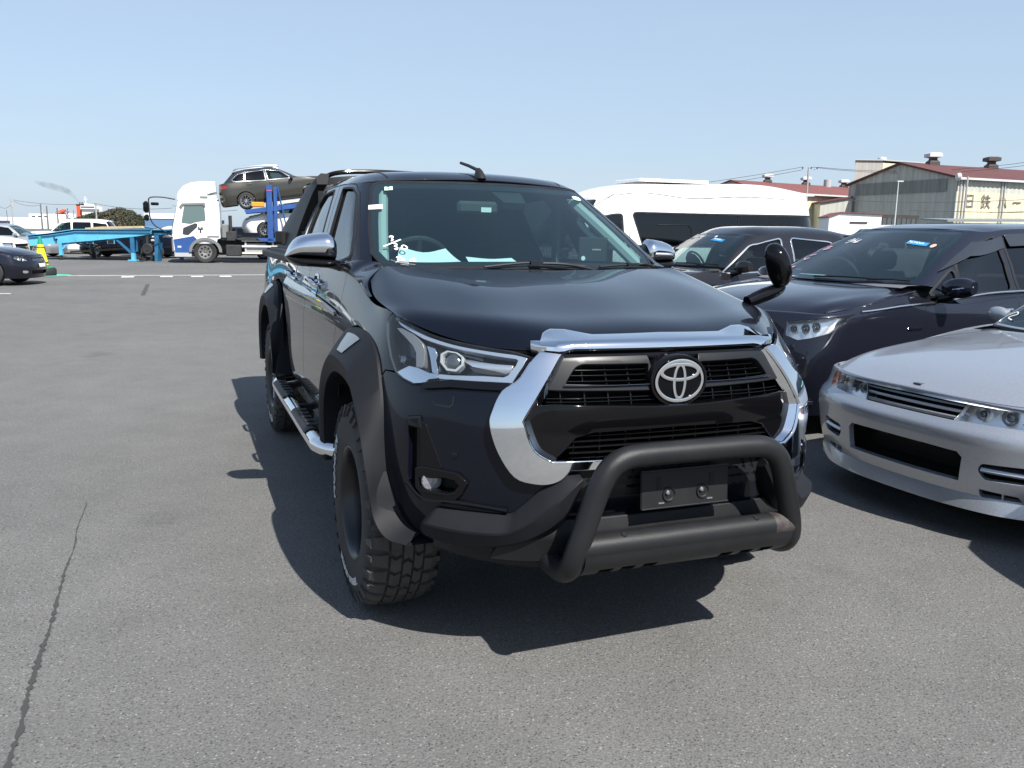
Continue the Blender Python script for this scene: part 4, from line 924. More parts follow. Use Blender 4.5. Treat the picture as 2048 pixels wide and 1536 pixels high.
P_MINIVAN = dict(P_VAN); P_MINIVAN.pop('roofprof'); P_MINIVAN.update(L=4.6, W=1.72, wb=2.75, rows=[(.20,-.05,.95,.02),(.45,.0,.98,.0),(.70,-.02,1.0,0),(.88,-.10,1.0,.0),(.98,-.16,.99,.01)], hoodz=1.0, cowl=(.25,1.12), belt=(1.10,1.10), wstop=(-.55,1.72), peak=1.88, railz=1.75, roofw=1.36, roofend=(-3.45,1.78), backlow=(-3.62,1.12), far=True, grid=.11,
  wins=[[(-.05,1.14),(-.50,1.60),(-.95,1.64),(-.98,1.13)],[(-1.06,1.13),(-1.04,1.64),(-2.2,1.64),(-2.25,1.13)],[(-2.32,1.13),(-2.30,1.64),(-3.3,1.62),(-3.42,1.14)]], mirror=(.05,.95,1.2))
P_XT = dict(P_SUV); P_XT.update(L=4.64, roofend=(-3.05,1.56), backlow=(-3.55,1.12), wstop=(-1.2,1.53), peak=1.66, railz=1.50, cowl=(-.45,1.08), belt=(1.03,1.12), trimmat=SATIN if 'SATIN' in globals() else None, handles=[(-1.55,.95),(-2.45,.98)], far=False, grid=.075, wheel_style='spoke', spokes=10,
  wins=[[(-.75,1.06),(-1.15,1.38),(-1.72,1.49),(-1.66,1.08)],[(-1.78,1.08),(-1.80,1.49),(-2.52,1.47),(-2.60,1.12)],[(-2.66,1.13),(-2.60,1.46),(-2.85,1.42),(-3.10,1.24),(-3.02,1.16)]])
P_HATCH = dict(P_SUV); P_HATCH.update(W=1.77, L=4.445, xf=.95, rows=[(.18,-.06,.92,.05),(.34,.0,.97,.0),(.52,.0,1.0,0),(.66,-.05,.99,.0),(.74,-.10,.98,.02)], hoodz=.80, hoodx=-.20, cowl=(.0,1.02), belt=(1.0,1.1), wstop=(-.85,1.45), peak=1.55, roofw=1.18, tyre=.315, arch=.35, rim=.205,
  wins=[[(-.35,1.0),(-.85,1.32),(-1.45,1.42),(-1.48,1.03)],[(-1.55,1.03),(-1.52,1.42),(-2.3,1.38),(-2.6,1.1)]], mirror=(-.5,.97,1.05), far=False, grid=.08)
#ENDSPECS
# ---- parked to the right of the pickup
P_COUPE.update(lamp=[dict(p=[(.630,.672),(.328,.682),(.274,.580),(.59,.583),(.615,.625)], bulbs=[(.50,.632,.040),(.375,.63,.030)], depth=.06, back=LAMPIN)],
  grille=[dict(p=[(-.328,.566),(-.274,.441),(.274,.441),(.328,.566)], ax='uv', centre=False, depth=.07)] if False else [],
  intake=[], sideduct=[dict(p=[(.436,.262),(.64,.274),(.675,.25),(.64,.185),(.46,.178),(.425,.22)], ax='uv', depth=.09, rd=.02)], lipduct=[dict(p=[(.44,.128),(.62,.120),(.64,.09),(.45,.082)], ax='uv', depth=.08, rd=.012)])
def coupe():
    P = P_COUPE; pose = (2.803, 4.617, R(204.09))
    P['intake'] = [dict(p=[(-.155,.302),(-.325,.297),(-.352,.272),(-.348,.145)], ax='uv', centre=True, depth=.14)]
    P['grille'] = [dict(p=[(-.328,.572),(-.30,.500),(-.272,.441)], ax='uv', centre=True, depth=.07)]
    root, L, H, G, Rf = build_car('silver_coupe', 'silver two door sports coupe with wide empty bumper opening beside the black pickup', 'car', pose, P, SILVER)
    def bar(nm, u0, u1, v, h, d0, d1, m, n=24, ends=True):
        rg = []
        for u in np.linspace(u0, u1, n): rg.append([L.at(u, v - h / 2, d0), L.at(u, v - h / 2, d1 - .006), L.at(u, v, d1), L.at(u, v + h / 2, d1 - .006), L.at(u, v + h / 2, d0)])
        return MB().loft(rg).build(nm, m, root, auto=40)
    for v in (.520, .489, .459): bar('grille_bar', -.30 + (.52 - v) * .3, .30 - (.52 - v) * .3, v, .014, -.06, -.004, SILVER)
    bar('grille_top_gap', -.66, .66, .592, .016, -.04, .001, GLOSS, 40)
    for s in (1, -1):
        pl = L.uv([(.636,.676),(.60,.585),(.672,.575),(.70,.62),(.682,.665)], 'yz', 1)
        panel('corner_lamp', L, chaikin(pl, 1), AMBER, root, off=.003, thick=.012, grid=.03, flip=s < 0)
        rg = [[L.at(u * s, v, d) for v, d in ((.214, -.07), (.214, -.01), (.226, .0), (.238, -.01), (.238, -.07))] for u in np.linspace(.44, .66, 10)]
        MB().loft(rg).build('duct_bar', SILVER, root, auto=40)
        MB().loft([[L.at(u * s, v, d) for v, d in ((.08, -.05), (.08, -.01), (.13, -.01), (.13, -.05))] for u in (.545, .553)]).build('lip_duct_fin', SILVER, root)
    rg = []
    for u in np.linspace(-.80, .80, 40):
        a = abs(u); k = 1 - .4 * max(0, (a - .55) / .25); rg.append([L.at(u, .012, -.03), L.at(u, .012, .025 * k), L.at(u, .026, .045 * k), L.at(u, .062, .022 * k), L.at(u, .085, .002), L.at(u, .085, -.03)])
    MB().loft(rg).build('front_lip', SILVER, root, auto=50)
    # bracket notch and number plate mount tabs
    for u in (-.10, .10): MB().loft([[L.at(u + a, v, d) for a, d in ((-.03, -.04), (-.03, -.012), (.03, -.012), (.03, -.04))] for v in (.285, .303)]).build('plate_tab', SOOT, root)
    c = H.at(.035, H.V[-1] / 2, .003); MB().box(c, (.03, .05, .006), None, .002).build('bonnet_badge', DCHROME, root)
    strokes('windscreen_writing', G, [[(-.42,.40),(-.40,.46),(-.37,.40)],[(-.41,.425),(-.38,.425)],[(-.35,.44),(-.35,.40),(-.32,.40),(-.32,.45)]], PINKPEN, root, .008, .004)
    strokes('windscreen_scrawl', G, [[(-.56,.20),(-.53,.25),(-.56,.26),(-.53,.30)],[(-.60,.10),(-.57,.14),(-.54,.12),(-.57,.08),(-.52,.06)],[(-.44,.18),(-.38,.16)]], WHITEPEN, root, .008, .004)
    c, s = math.cos(pose[2]), math.sin(pose[2])
    def w(x, y, z): return (pose[0] + c * x - s * y, pose[1] + s * x + c * y, z)
    o = mk('paper_sheet', [w(-.78, -.50, .935), w(-.74, .05, .94), (*w(-.92, .05, .985),), w(-.95, -.48, .985)], [(0, 1, 2, 3)], PAPER, None, False); tag(o, 'white paper sheet lying behind the windscreen of the silver coupe', 'paper sheet')
coupe()
P_MPV.update(lamp=[dict(p=[(.663,.690),(.813,.715),(1.0,.748),(1.149,.769),(1.09,.71),(1.022,.654),(.976,.625),(.85,.590),(.768,.572),(.68,.60)], ax='uv', depth=.07, back=LAMPIN, bulbs=[(.80,.655,.036),(.88,.665,.036),(.72,.65,.030)], bax='uv')],
  grille=[dict(p=[(-.50,.66),(-.55,.60),(-.50,.52)], ax='uv', centre=True, depth=.05)], intake=[dict(p=[(-.55,.30),(-.60,.20),(-.5,.12)], ax='uv', centre=True, depth=.08)], chromeline=[(.22,.928),(-.10,.952),(-.46,.972),(-.92,1.0),(-1.6,1.045),(-3.3,1.06)])
P_MPV.update(belt=(.975,1.05))
def mpv():
    pose = (2.309, 6.905, R(206.16)); root, L, H, G, Rf = build_car('navy_minivan', 'dark navy minivan with smoked window visors and slim chrome belt line behind the silver coupe', 'minivan', pose, P_MPV, NAVY)
    vis = mat('smoked_visor', (.02, .021, .024), .15, coat=.8)
    for q in ([(-.70,1.195),(-1.10,1.315),(-1.555,1.385),(-1.575,1.475),(-1.20,1.42),(-.92,1.30)], [(-1.63,1.395),(-2.5,1.42),(-2.5,1.505),(-1.61,1.49)]):
        both('window_visor', G, G.uv(q, 'xz', 1), vis, root, off=.018, thick=.004, grid=.05)
    panel('sticker', G, [(.26,.535),(.47,.505),(.47,.555),(.26,.588)], STICKBLUE, root, off=.002, thick=0, grid=.05)
    writing('sticker_lettering', 'MOANA', .042, lambda x, y, z: G.at(.345 + x * 1.05, .552 - x * .15 + y, .004), mat('sticker_white', (.8, .85, .9), .5), root)
    writing('sticker_lettering', 'blue', .040, lambda x, y, z: G.at(.435 + x * .9, .535 - x * .15 + y, .004), mat('sticker_pale', (.15, .45, .75), .5), root)
    panel('round_sticker', G, [(.525 + .025 * math.cos(t), .515 + .028 * math.sin(t)) for t in np.linspace(0, 6.28, 12, False)], mat('round_sticker', (.62, .42, .34), .5), root, off=.002, thick=0, grid=.05)
    strokes('windscreen_writing', G, [[(-.46,.56),(-.42,.60),(-.40,.55),(-.36,.60)],[(-.43,.52),(-.36,.57),(-.34,.53)],[(-.33,.53),(-.29,.58),(-.31,.53),(-.27,.54)]], WHITEPEN, root, .009, .004)
    strokes('windscreen_scrawl', G, [[(-.56,.44),(-.52,.46),(-.55,.40),(-.50,.43)],[(-.57,.30),(-.53,.33)],[(-.58,.26),(-.55,.24),(-.53,.27)],[(-.57,.10),(-.53,.14),(-.54,.08)]], PINKPEN, root, .010, .004)
    u, v = L.uv([(-.33, .79)], 'xz', 1)[0]; M_ = [L.at(u + a, v + b, d) for a, b, d in ((-.06, -.008, .001), (.06, -.008, .001), (.06, .012, .001), (-.06, .012, .001))]
    for s in (False, True): panel('fender_badge', L, [(u - .075, v - .010), (u + .075, v - .010), (u + .075, v + .012), (u - .075, v + .012)], DCHROME, root, off=.006, thick=.006, grid=.03, flip=s)
    for s in (False, True): panel('bumper_strip', L, [(.50,.10),(.95,.11),(.95,.135),(.50,.128)], CHROME, root, off=.02, thick=.02, grid=.03, flip=s)
    c, s = math.cos(pose[2]), math.sin(pose[2])
    def w(x, y, z): return (pose[0] + c * x - s * y, pose[1] + s * x + c * y, z)
    o = mk('paper_sheet', [w(-.36, -.50, 1.115), w(-.36, -.20, 1.115), w(-.55, -.20, 1.13), w(-.55, -.50, 1.13)], [(0, 1, 2, 3)], PAPER, None, False); tag(o, 'white paper sheet on the dashboard of the navy minivan', 'paper sheet')
    MB().loft([[(-.30, y, 1.085), (-.36, y, 1.10), (-.46 - .25 * (abs(y) / .8)**2, y, 1.105)] for y in np.linspace(-.78, .78, 15)], closed=False, cap=False).build('cowl', mat('cowl_grey', (.12, .12, .13), .6), root)
mpv()
P_SUV.update(trimmat=SATIN, lamp=[dict(p=[(.52,.86),(.80,.88),(.80,.78),(.55,.76)], depth=.06, back=LAMPIN, bulbs=[(.66,.82,.045)])], grille=[dict(p=[(-.48,.62),(-.45,.40)], ax='uv', centre=True, depth=.05)], doors=[[(-.50,.95),(-.48,.34),(-1.60,.34),(-1.66,.98)]])
def suv():
    pose = (1.777, 11.142, R(205.33)); root, L, H, G, Rf = build_car('dark_crossover', 'dark grey crossover with satin window surround parked before the white high roof van', 'car', pose, P_SUV, DARKCAR)
    panel('sticker', G, [(.07,.525),(.34,.500),(.345,.555),(.10,.580)], STICKBLUE, root, off=.002, thick=0, grid=.05)
    writing('sticker_lettering', 'MOANA', .048, lambda x, y, z: G.at(.19 + x, .552 - x * .12 + y, .004), mat('sticker_white2', (.8, .85, .9), .5), root)
    panel('inspection_sticker', G, [(.06,.60),(.10,.60),(.10,.63),(.06,.63)], PAPER, root, off=.002, thick=0, grid=.05)
    c, s = math.cos(pose[2]), math.sin(pose[2])
suv()
P_VAN.update(winmat=[SIDEGL, PRIV, PRIV], lamp=[dict(p=[(.55,1.0),(.80,1.05),(.82,.85),(.58,.82)], depth=.06, back=LAMPIN, bulbs=[(.68,.93,.06)])], mirror_mat=WHITE, doors=[[(.42,1.22),(.42,.5),(-.62,.5),(-.62,1.22)]])
def van():
    pose = (.945, 13.649, R(201.83)); root, L, H, G, Rf = build_car('high_roof_van', 'long white high roof van with dark wraparound side windows', 'van', pose, P_VAN, WHITE)
    # gutter seam under the raised roof, sliding window frame and door seam
    Ug = G.U[-1]; n = len(G.U) // 2
    q = G.uv([(.02,1.86),(-.25,2.02),(-.6,2.07),(-2.5,2.065),(-4.05,2.03)], 'xz', 1); q = spline(q, 6)
    for s in (False, True): MB().tube([G.at(u, v, .0, s) for u, v in q], .008, 6).build('roof_gutter', mat('gutter_grey', (.25, .25, .26), .6), root)
    for a in ([(-.55,2.06),(-.52,1.5),(-.60,1.27)],):
        q = spline(G.uv(a, 'xz', 1), 6)
        for s in (False, True): MB().tube([G.at(u, v, -.003, s) for u, v in q], .006, 5).build('door_seam', SOOT, root)
    q = G.uv([(-1.02,1.60),(-1.60,1.60),(-1.66,1.55),(-1.66,1.28)], 'xz', 1)
    for s in (False, True): MB().tube([G.at(u, v, -.004, s) for u, v in q], .008, 5).build('window_slider', PLASTIC, root)
    q = G.uv([(-2.55,1.27),(-2.55,1.77)], 'xz', 1)
    for s in (False, True): MB().tube([G.at(u, v, -.004, s) for u, v in q], .007, 5).build('window_joint', SOOT, root)
    rv = MB(); rv.box((-1.6, 0, 2.30), (1.3, .8, .05), None, .01); rv.build('roof_vent', WHITE, root)
van()
# ---- a white one further back on the right
P_MINIVAN.update(winmat=[SIDEGL, PRIV, PRIV])
root, L, H, G, Rf = build_car('white_minivan', 'white minivan whose windscreen and roof show between the high roof van and the navy minivan', 'minivan', (10.4, 25.6, R(204)), P_MINIVAN, WHITE)
panel('sticker', G, [(.0,.48),(.40,.44),(.40,.54),(.02,.58)], STICKBLUE, root, off=.004, thick=0, grid=.05)
# ---- far left row
P_SEDAN.update(lamp=[dict(p=[(.48,.700),(.74,.715),(.80,.66),(.66,.585),(.50,.60)], depth=.06, back=LAMPIN, bulbs=[(.60,.655,.05),(.70,.66,.04)], sm=1)], grille=[dict(p=[(-.36,.50),(-.33,.42)], ax='uv', centre=True, depth=.05)], intake=[dict(p=[(-.45,.20),(-.42,.10)], ax='uv', centre=True, depth=.06)])
def at_wheel(wx, wy, yaw, ly, lx=0.):
    c, s = math.cos(yaw), math.sin(yaw); return (wx - c * lx + s * ly, wy - s * lx - c * ly, yaw)
root, L, H, G, Rf = build_car('dark_sedan', 'dark navy sedan with silver disc wheels at the edge beside the traffic cone', 'car', at_wheel(-12.50, 20.05, R(8), -.87), P_SEDAN, NAVY)
for v in (.435, .455, .475): MB().loft([[L.at(u, v - .004, -.04), L.at(u, v - .004, -.004), L.at(u, v + .004, -.004), L.at(u, v + .004, -.04)] for u in np.linspace(-.33, .33, 12)]).build('grille_bar', SATIN, root)
panel('number_plate', L, [(-.17,.27),(.17,.27),(.17,.35),(-.17,.35)], WHITE, root, off=.03, thick=.008, grid=.05)
for s in (False, True): panel('fog_lamp', L, chaikin([(.55,.19),(.70,.20),(.70,.14),(.56,.13)], 2), LAMPIN, root, off=.003, thick=.01, grid=.03, flip=s)
P_BIGSUV.update(lamp=[dict(p=[(.50,.96),(.82,.98),(.82,.86),(.52,.84)], depth=.05, back=LAMPIN)], grille=[dict(p=[(-.45,.70),(-.42,.45)], ax='uv', centre=True, depth=.05)])
root, L, H, G, Rf = build_car('white_off_roader', 'white off roader with dark grille nosing out behind the dark sedan', 'car', (-14.6, 23.6, R(9)), P_BIGSUV, WHITE)
for v in (.50, .56, .62): MB().loft([[L.at(u, v - .02, -.04), L.at(u, v - .02, .0), L.at(u, v + .012, .0), L.at(u, v + .012, -.04)] for u in np.linspace(-.40, .40, 12)]).build('grille_bar', DCHROME, root)
build_car('silver_estate', 'pale silver blue estate car roof and windows above the white off roader', 'car', (-21.9, 39.6, R(6)), P_WAGON, SILVERBLUE)
for i, (nm, lab, P_, px, Y, yaw, pm) in enumerate([
    ('white_wagon', 'white tall wagon with dark glass standing behind the left end of the blue trailer', P_BIGSUV, -24.5, 44.0, 192, WHITE),
    ('white_people_carrier', 'white people carrier with dark side glass behind the middle of the blue trailer', P_WAGON, -19.0, 43.0, 190, WHITE),
    ('dark_saloon', 'dark saloon car seen beneath the blue trailer', P_SEDAN, -19.6, 40.2, 187, NAVY),
    ('black_hatchback', 'black hatchback seen beneath the blue trailer near its tall leg', P_HATCH, -14.6, 40.4, 187, DARKCAR),
    ('white_hatchback', 'white car roof showing just left of the truck cab', P_HATCH, -17.6, 47.5, 190, WHITE)]):
    Q = dict(P_); Q.update(far=True, grid=.13, doors=[], lamp=[], grille=[], intake=[], handles=[]); Q.pop('chromeline', None); Q.pop('mirror', None)
    build_car(nm, lab, 'van' if 'van' in nm else 'car', (px, Y, R(yaw)), Q, pm, 'cars parked in the far row')
Q = dict(P_BIGSUV); Q.update(far=True, grid=.12, lamp=[], grille=[], doors=[])
build_car('parked_suv', 'grey SUV parked just past the silver coupe, its shadow reaching in from the right', 'car', (3.58, 2.62, R(204)), Q, DARKCAR)
# ---- on the car transporter
P_XT.update(trimmat=SATIN, taillamp=[dict(p=[(-3.32,1.00),(-3.62,1.06),(-3.66,.98),(-3.60,.90),(-3.40,.92)], ax='xz')])
# ------------------------------------------------------------------ blue trailer, traffic cone, car transporter
LBLUE = mat('light_blue_steel', (.11, .44, .68), .45, nv=.12, ns=2); MBLUE = mat('mid_blue_steel', (.02, .13, .26), .5, nv=.2, ns=3); DBLUE = mat('transporter_blue', (.022, .075, .25), .45, nv=.15, ns=3); TAN = mat('tan_steel', (.52, .36, .18), .6, nv=.15, ns=3); DSTEEL = mat('dark_steel', (.025, .025, .026), .6, nv=.3, ns=5); TRW = mat('truck_white', (.80, .80, .79), .35, coat=.5); GREYP = mat('grey_panel', (.16, .17, .17), .55); RAILM = mat('side_rail', (.62, .58, .52), .5)
def xz(px, py, Y=36.): p = at_px(px, py, Y); return (p[0], p[2])
TR0 = empty('blue_trailer', (0, 36, 0), (0, 0, 0), 'light blue arched car trailer frame standing on its legs', 'trailer')
def beam(nm, pts, y0, y1, m, parent=TR0): return MB().prism([xz(*q) for q in pts], 'y', y0, y1).build(nm, m, parent, smooth=False)
top = [(58, 470), (100, 466), (153, 458), (305, 457.5)]; bot = [(304, 468), (276, 472.6), (188, 481), (129, 486), (100, 488.5), (62, 492)]
for y in (-.1, 2.2):
    beam('web', top + bot, y, y + .06, LBLUE); 
    for (a, b) in zip(top[:-1], top[1:]): beam('flange', [a, b, (b[0], b[1] + 1.2), (a[0], a[1] + 1.2)], y - .12, y + .18, LBLUE)
    for (a, b) in (((60, 474), (100, 470.4)), ((100, 470.4), (153, 463)), ((153, 463), (304, 464))): beam('lower_flange', [a, b, (b[0], b[1] + .8), (a[0], a[1] + .8)], y - .07, y + .0, LBLUE)
    for x in (153, 198): beam('stiffener', [(x, 460), (x + .8, 460), (x + .8, 480), (x, 480)], y - .03, y, LBLUE)
beam('deck', [(60, 471.5), (100, 467), (153, 459.2), (303, 458.6), (303, 460.4), (153, 461), (100, 469), (60, 473.5)], -.1, 2.3, LBLUE)
def leg(nm, x, y0, y1, w, Yo, m): p, q = xz(x, y0), xz(x, y1); return MB().box((p[0], Yo, (p[1] + max(q[1], 0)) / 2), (w, w, p[1] - max(q[1], 0))).build(nm, m, TR0, smooth=False)
leg('leg', 122.5, 486, 510, .13, -.05, LBLUE); leg('leg_foot', 124, 509, 524, .06, -.05, DSTEEL); leg('leg', 134, 487, 506, .09, 2.1, MBLUE); leg('leg_foot', 137, 500, 520, .06, 2.1, DSTEEL)
beam('brace', [(138, 485), (142, 485), (127, 499), (125, 497)], -.06, .0, LBLUE)
leg('tall_leg', 265, 473, 505, .17, 0, MBLUE); leg('tall_leg_shoe', 266.5, 500, 524, .15, 0, LBLUE); MB().box((xz(267, 522)[0], 0, .03), (.34, .3, .05)).build('foot_plate', LBLUE, TR0, smooth=False)
leg('rack_bar', 271, 474, 503, .08, .05, MBLUE)
for k in range(9): q = xz(271, 478 + 2.7 * k); MB().box((q[0], -.01, q[1]), (.07, .02, .02)).build('rack_hole', SOOT, TR0, smooth=False)
beam('long_brace', [(232, 480), (236, 479), (263, 503), (261, 507)], -.05, .02, MBLUE)
for x0, x1, y0, y1 in ((175, 188, 480, 487.5), (216, 230, 476.5, 487.5)):
    beam('hanger', [(x0, y0), (x1, y0), (x1, y1), (x0, y1)], -.06, 0, LBLUE); beam('hanger_recess', [(x0 + 1, y0 + 3.5), (x1 - 1, y0 + 3), (x1 - 1, y1 - 1), (x0 + 1, y1 - 1)], -.075, -.0605, SOOT)
beam('hook', [(110.5, 473), (111.5, 473), (113, 477.5), (118, 477), (118, 478), (115.5, 478.5), (116.5, 485), (115.5, 485), (114.5, 478.5), (112, 478.3)], -.16, -.11, DSTEEL)
TT = empty('tan_trailer', (0, 38.5, 0), (0, 0, 0), 'tan painted steel trailer beams showing behind and under the blue trailer', 'trailer')
def tb(nm, pts, y0, y1, m=TAN): return MB().prism([xz(*q, 38.5) for q in pts], 'y', y0, y1).build(nm, m, TT, smooth=False)
tb('low_beam', [(140, 502), (184, 499), (262, 495), (262, 498), (184, 503), (140, 505)], 0, .2); tb('top_beam', [(170, 455.5), (200, 453.2), (282, 452), (286, 456), (170, 458.5)], 0, .2)
tb('post', [(181.5, 495), (187, 495), (187, 507), (181.5, 507)], -.05, .2); tb('post_foot', [(183, 506), (189, 506), (190, 518), (184, 518)], 0, .1, DSTEEL); tb('strut', [(148, 486), (152, 485), (184, 496), (184, 499)], 0, .1, GREYP); tb('strut', [(184, 495), (184, 498), (214, 484), (210, 482)], 0, .1, GREYP)
PT = empty('blue_portal', (0, 35.9, 0), (0, 0, 0), 'upright mid blue steel end frame before the truck cab', 'steel frame')
def pb_(nm, pts, y0, y1, m): return MB().prism([xz(*q, 35.9) for q in pts], 'y', y0, y1).build(nm, m, PT, smooth=False)
pb_('post', [(312.5, 469), (320, 469), (321, 473), (319, 523), (313.5, 523)], -.2, .25, MBLUE); pb_('head', [(312, 466.5), (327, 466.5), (327, 470), (312, 470)], -.2, .3, MBLUE); pb_('post', [(322, 470), (326, 470), (326, 523), (322, 523)], 2.0, 2.3, MBLUE)
DL = empty('tow_dolly', (0, 36.1, 0), (0, 0, 0), 'dark spare wheel and running gear hanging at the end of the blue trailer', 'running gear')
q = xz(296.5, 498, 36.1); w_ = MB(); w_.lathe([(.05, -.12), (.20, -.13), (.24, -.10), (.24, .10), (.20, .13), (.05, .12)], 24, 'y', (q[0], 0, q[1])); w_.build('spare_tyre', RUBBER, DL, auto=40); MB().lathe([(.001, -.135), (.06, -.135), (.07, -.10)], 14, 'y', (q[0], 0, q[1])).build('hub', DSTEEL, DL)
for a, b, m_ in (((283, 466), (286, 500), MBLUE), ((290, 470), (291, 497), TAN), ((278, 480), (280, 515), DSTEEL), ((300, 474), (311, 474), RAILM), ((299, 481), (311, 481), RAILM), ((302, 498), (311, 500), DSTEEL), ((305, 470), (309, 505), DSTEEL), ((272, 517), (313, 518), DSTEEL)):
    p, q = xz(*a, 36.1), xz(*b, 36.1); MB().tube([(p[0], .2, max(.05, p[1])), (q[0], .2, max(.05, q[1]))], .05, 6).build('link', m_, DL)
for px in (287, 305): q = xz(px, 513, 36.1); MB().lathe([(.001, -.08), (.11, -.08), (.11, .08), (.001, .08)], 14, 'y', (q[0], .1, .11)).build('castor', RUBBER, DL)
# ---- cone
CO = empty('traffic_cone', (-13.76, 24.62, 0), (0, 0, 0), 'green traffic cone in a yellow sleeve with two dark bands', 'traffic cone')
CG = mat('cone_green', (.01, .25, .14), .5); CY_ = mat('sleeve_yellow', (.85, .68, .02), .45); CB = mat('cone_band', (.05, .045, .02), .5)
def cr(z): return np.interp(z, [.20, .26, 1.10], [.20, .185, .035])
def cone_part(nm, z0, z1, m, d): MB().lathe([(cr(z0) + d, z0), (cr(z1) + d, z1)], 24, 'z').build(nm, m, CO, recalc=False)
cone_part('body', .24, 1.12, CG, 0); cone_part('sleeve', .31, .90, CY_, .006); cone_part('band', .35, .40, CB, .009); cone_part('band', .80, .83, CB, .009)
MB().lathe([(.30, .215), (.31, .225), (.31, .245), (.20, .265)], 24, 'z').build('base', CG, CO); MB().lathe([(.001, 1.125), (.033, 1.12)], 12, 'z').build('tip', CG, CO)
MB().tube(spline([(.05, -.235, .27), (.12, -.25, .26), (.2, -.22, .245), (.14, -.26, .235)], 5), .012, 6).build('rope', TAN, CO)
o = MB(); o.lathe([(.05, .0), (.30, .0), (.325, .03), (.325, .17), (.30, .21), (.05, .21)], 28, 'z', (-13.70, 24.60, .01)); o = o.build('tyre_weight', RUBBER, None, auto=40); tag(o, 'black rubber tyre weight under the traffic cone', 'tyre')
# ---- the transporter: local x forward (to the left in view), y towards the camera
yaw = R(180 + 17)
CT = empty('car_transporter', (-13.06 + .0, 36.0, 0), (0, 0, yaw), 'white and blue cab car transporter truck with raised roof and blue loading deck', 'truck')
cabp = [(1.22, .55), (1.24, 1.0), (1.20, 1.55), (1.02, 2.42), (.95, 2.60), (.55, 2.68), (-.58, 2.70), (-.62, 1.2), (-.55, .95)]
def cabprof(x): pass
o = MB()
body = [(1.20, .95), (1.21, 1.35), (1.15, 1.62), (.96, 2.45), (.88, 2.56), (-.50, 2.60), (-.62, 2.45), (-.62, 1.02), (-.50, .98), (-.46, .80), (.46, .80), (.52, .62), (.55, .42), (1.14, .42), (1.19, .55)]
wpoly = [(.86, 1.62), (.72, 2.30), (-.05, 2.34), (-.08, 1.72), (.30, 1.66), (.50, 1.58)]
MB().prism(body, 'y', -1.12, 1.12).build('cab', TRW, CT, smooth=False)
MB().prism(fillet(wpoly, .05), 'y', 1.105, 1.128).build('side_window', mat('cab_glass', (.10, .15, .15), .05, coat=1.), CT, smooth=False)
MB().prism([(.90, 2.28), (.80, 2.40), (-.08, 2.44), (-.10, 2.30), (-.02, 2.30), (.0, 2.36), (.74, 2.33), (.84, 2.20)], 'y', 1.12, 1.17).build('window_visor', GREYP, CT, smooth=False)
MB().prism(fillet([(.84, 1.16), (.80, 1.42), (.32, 1.62), (.24, 1.58), (.26, 1.46), (.62, 1.12)], .05), 'y', 1.11, 1.127).build('lower_window', mat('cab_glass_dark', (.03, .035, .04), .08, coat=1.), CT, smooth=False)
MB().prism([(1.15, .42), (1.19, .95), (.42, 1.10), (.30, .98), (.52, .78), (.55, .42)], 'y', 1.1205, 1.131).build('blue_skirt', DBLUE, CT, smooth=False)
fm = []
for t in np.linspace(-.02, math.pi + .05, 16): fm.append((.64 * math.cos(t) - .02, .46 + .58 * math.sin(t)))
for t in np.linspace(math.pi, 0, 16): fm.append((.53 * math.cos(t) - .02, .46 + .47 * math.sin(t)))
MB().prism(fm, 'y', .75, 1.19).build('mudguard', GREYP, CT, smooth=False)
dr = [(.98, 2.62), (.92, 2.86), (.72, 3.10), (.42, 3.24), (.0, 3.30), (-.50, 3.30), (-.52, 2.90), (-.30, 2.84), (-.18, 2.78), (-.10, 2.62)]
MB().prism([(.98, 2.55), (.95, 2.66), (.90, 2.70), (-.52, 2.74), (-.58, 2.58)], 'y', -1.05, 1.05).prism(dr, 'y', -1.0, 1.0).build('roof_deflector', TRW, CT, smooth=False)
MB().box((-.05, 1.06, 2.66), (.30, .02, .09)).build('marker_lamp', GREYP, CT, smooth=False)
MB().prism([(1.0, 2.36), (.93, 2.44), (1.16, 1.60), (1.215, 1.36), (1.25, 1.36), (1.19, 1.64)], 'y', -1.0, 1.0).build('windscreen', mat('cab_screen', (.05, .07, .08), .06, coat=1.), CT, smooth=False)
MB().box((1.21, 0, .72), (.12, 2.2, .55), None, .03).build('front_bumper', mat('cab_bumper', (.30, .31, .33), .4, .5), CT, smooth=False); MB().box((.86, 1.0, .35), (.66, .26, .22), None, .02).build('step', GREYM, CT, smooth=False); MB().box((.84, 1.05, .60), (.5, .10, .14), None, .02).build('step_tread', DSTEEL, CT, smooth=False)
MB().tube(spline([(1.05, 1.10, 2.55), (1.55, 1.25, 2.62), (1.98, 1.3, 2.58), (2.02, 1.3, 2.3), (2.0, 1.3, 1.8), (1.85, 1.25, 1.5), (1.45, 1.15, 1.25)], 5), .025, 8).build('mirror_bracket', DSTEEL, CT)
for z, h, w in ((2.22, .46, .30), (1.80, .26, .27)): MB().box((2.10, 1.3, z), (.10, w, h), None, .06).box((2.14, 1.3, z), (.20, w * .8, h), None, .08).build('mirror', GLOSS, CT, auto=50)
MB().box((1.80, 1.3, 2.35), (.30, .06, .12), Matrix.Identity(4), .03).build('kerb_mirror', GLOSS, CT, auto=50)
MB().box((.14, 1.123, 1.38), (.20, .01, .06)).box((.14, 1.123, 1.30), (.06, .01, .16)).box((.08, 1.123, 1.42), (.05, .01, .12)).box((.20, 1.123, 1.42), (.05, .01, .12)).build('door_emblem', DSTEEL, CT, smooth=False); MB().box((-.34, 1.124, 1.08), (.46, .012, .07)).build('cab_vent', GREYP, CT, smooth=False); MB().box((.98, 1.133, .66), (.14, .01, .07)).build('side_marker', RAILM, CT, smooth=False)
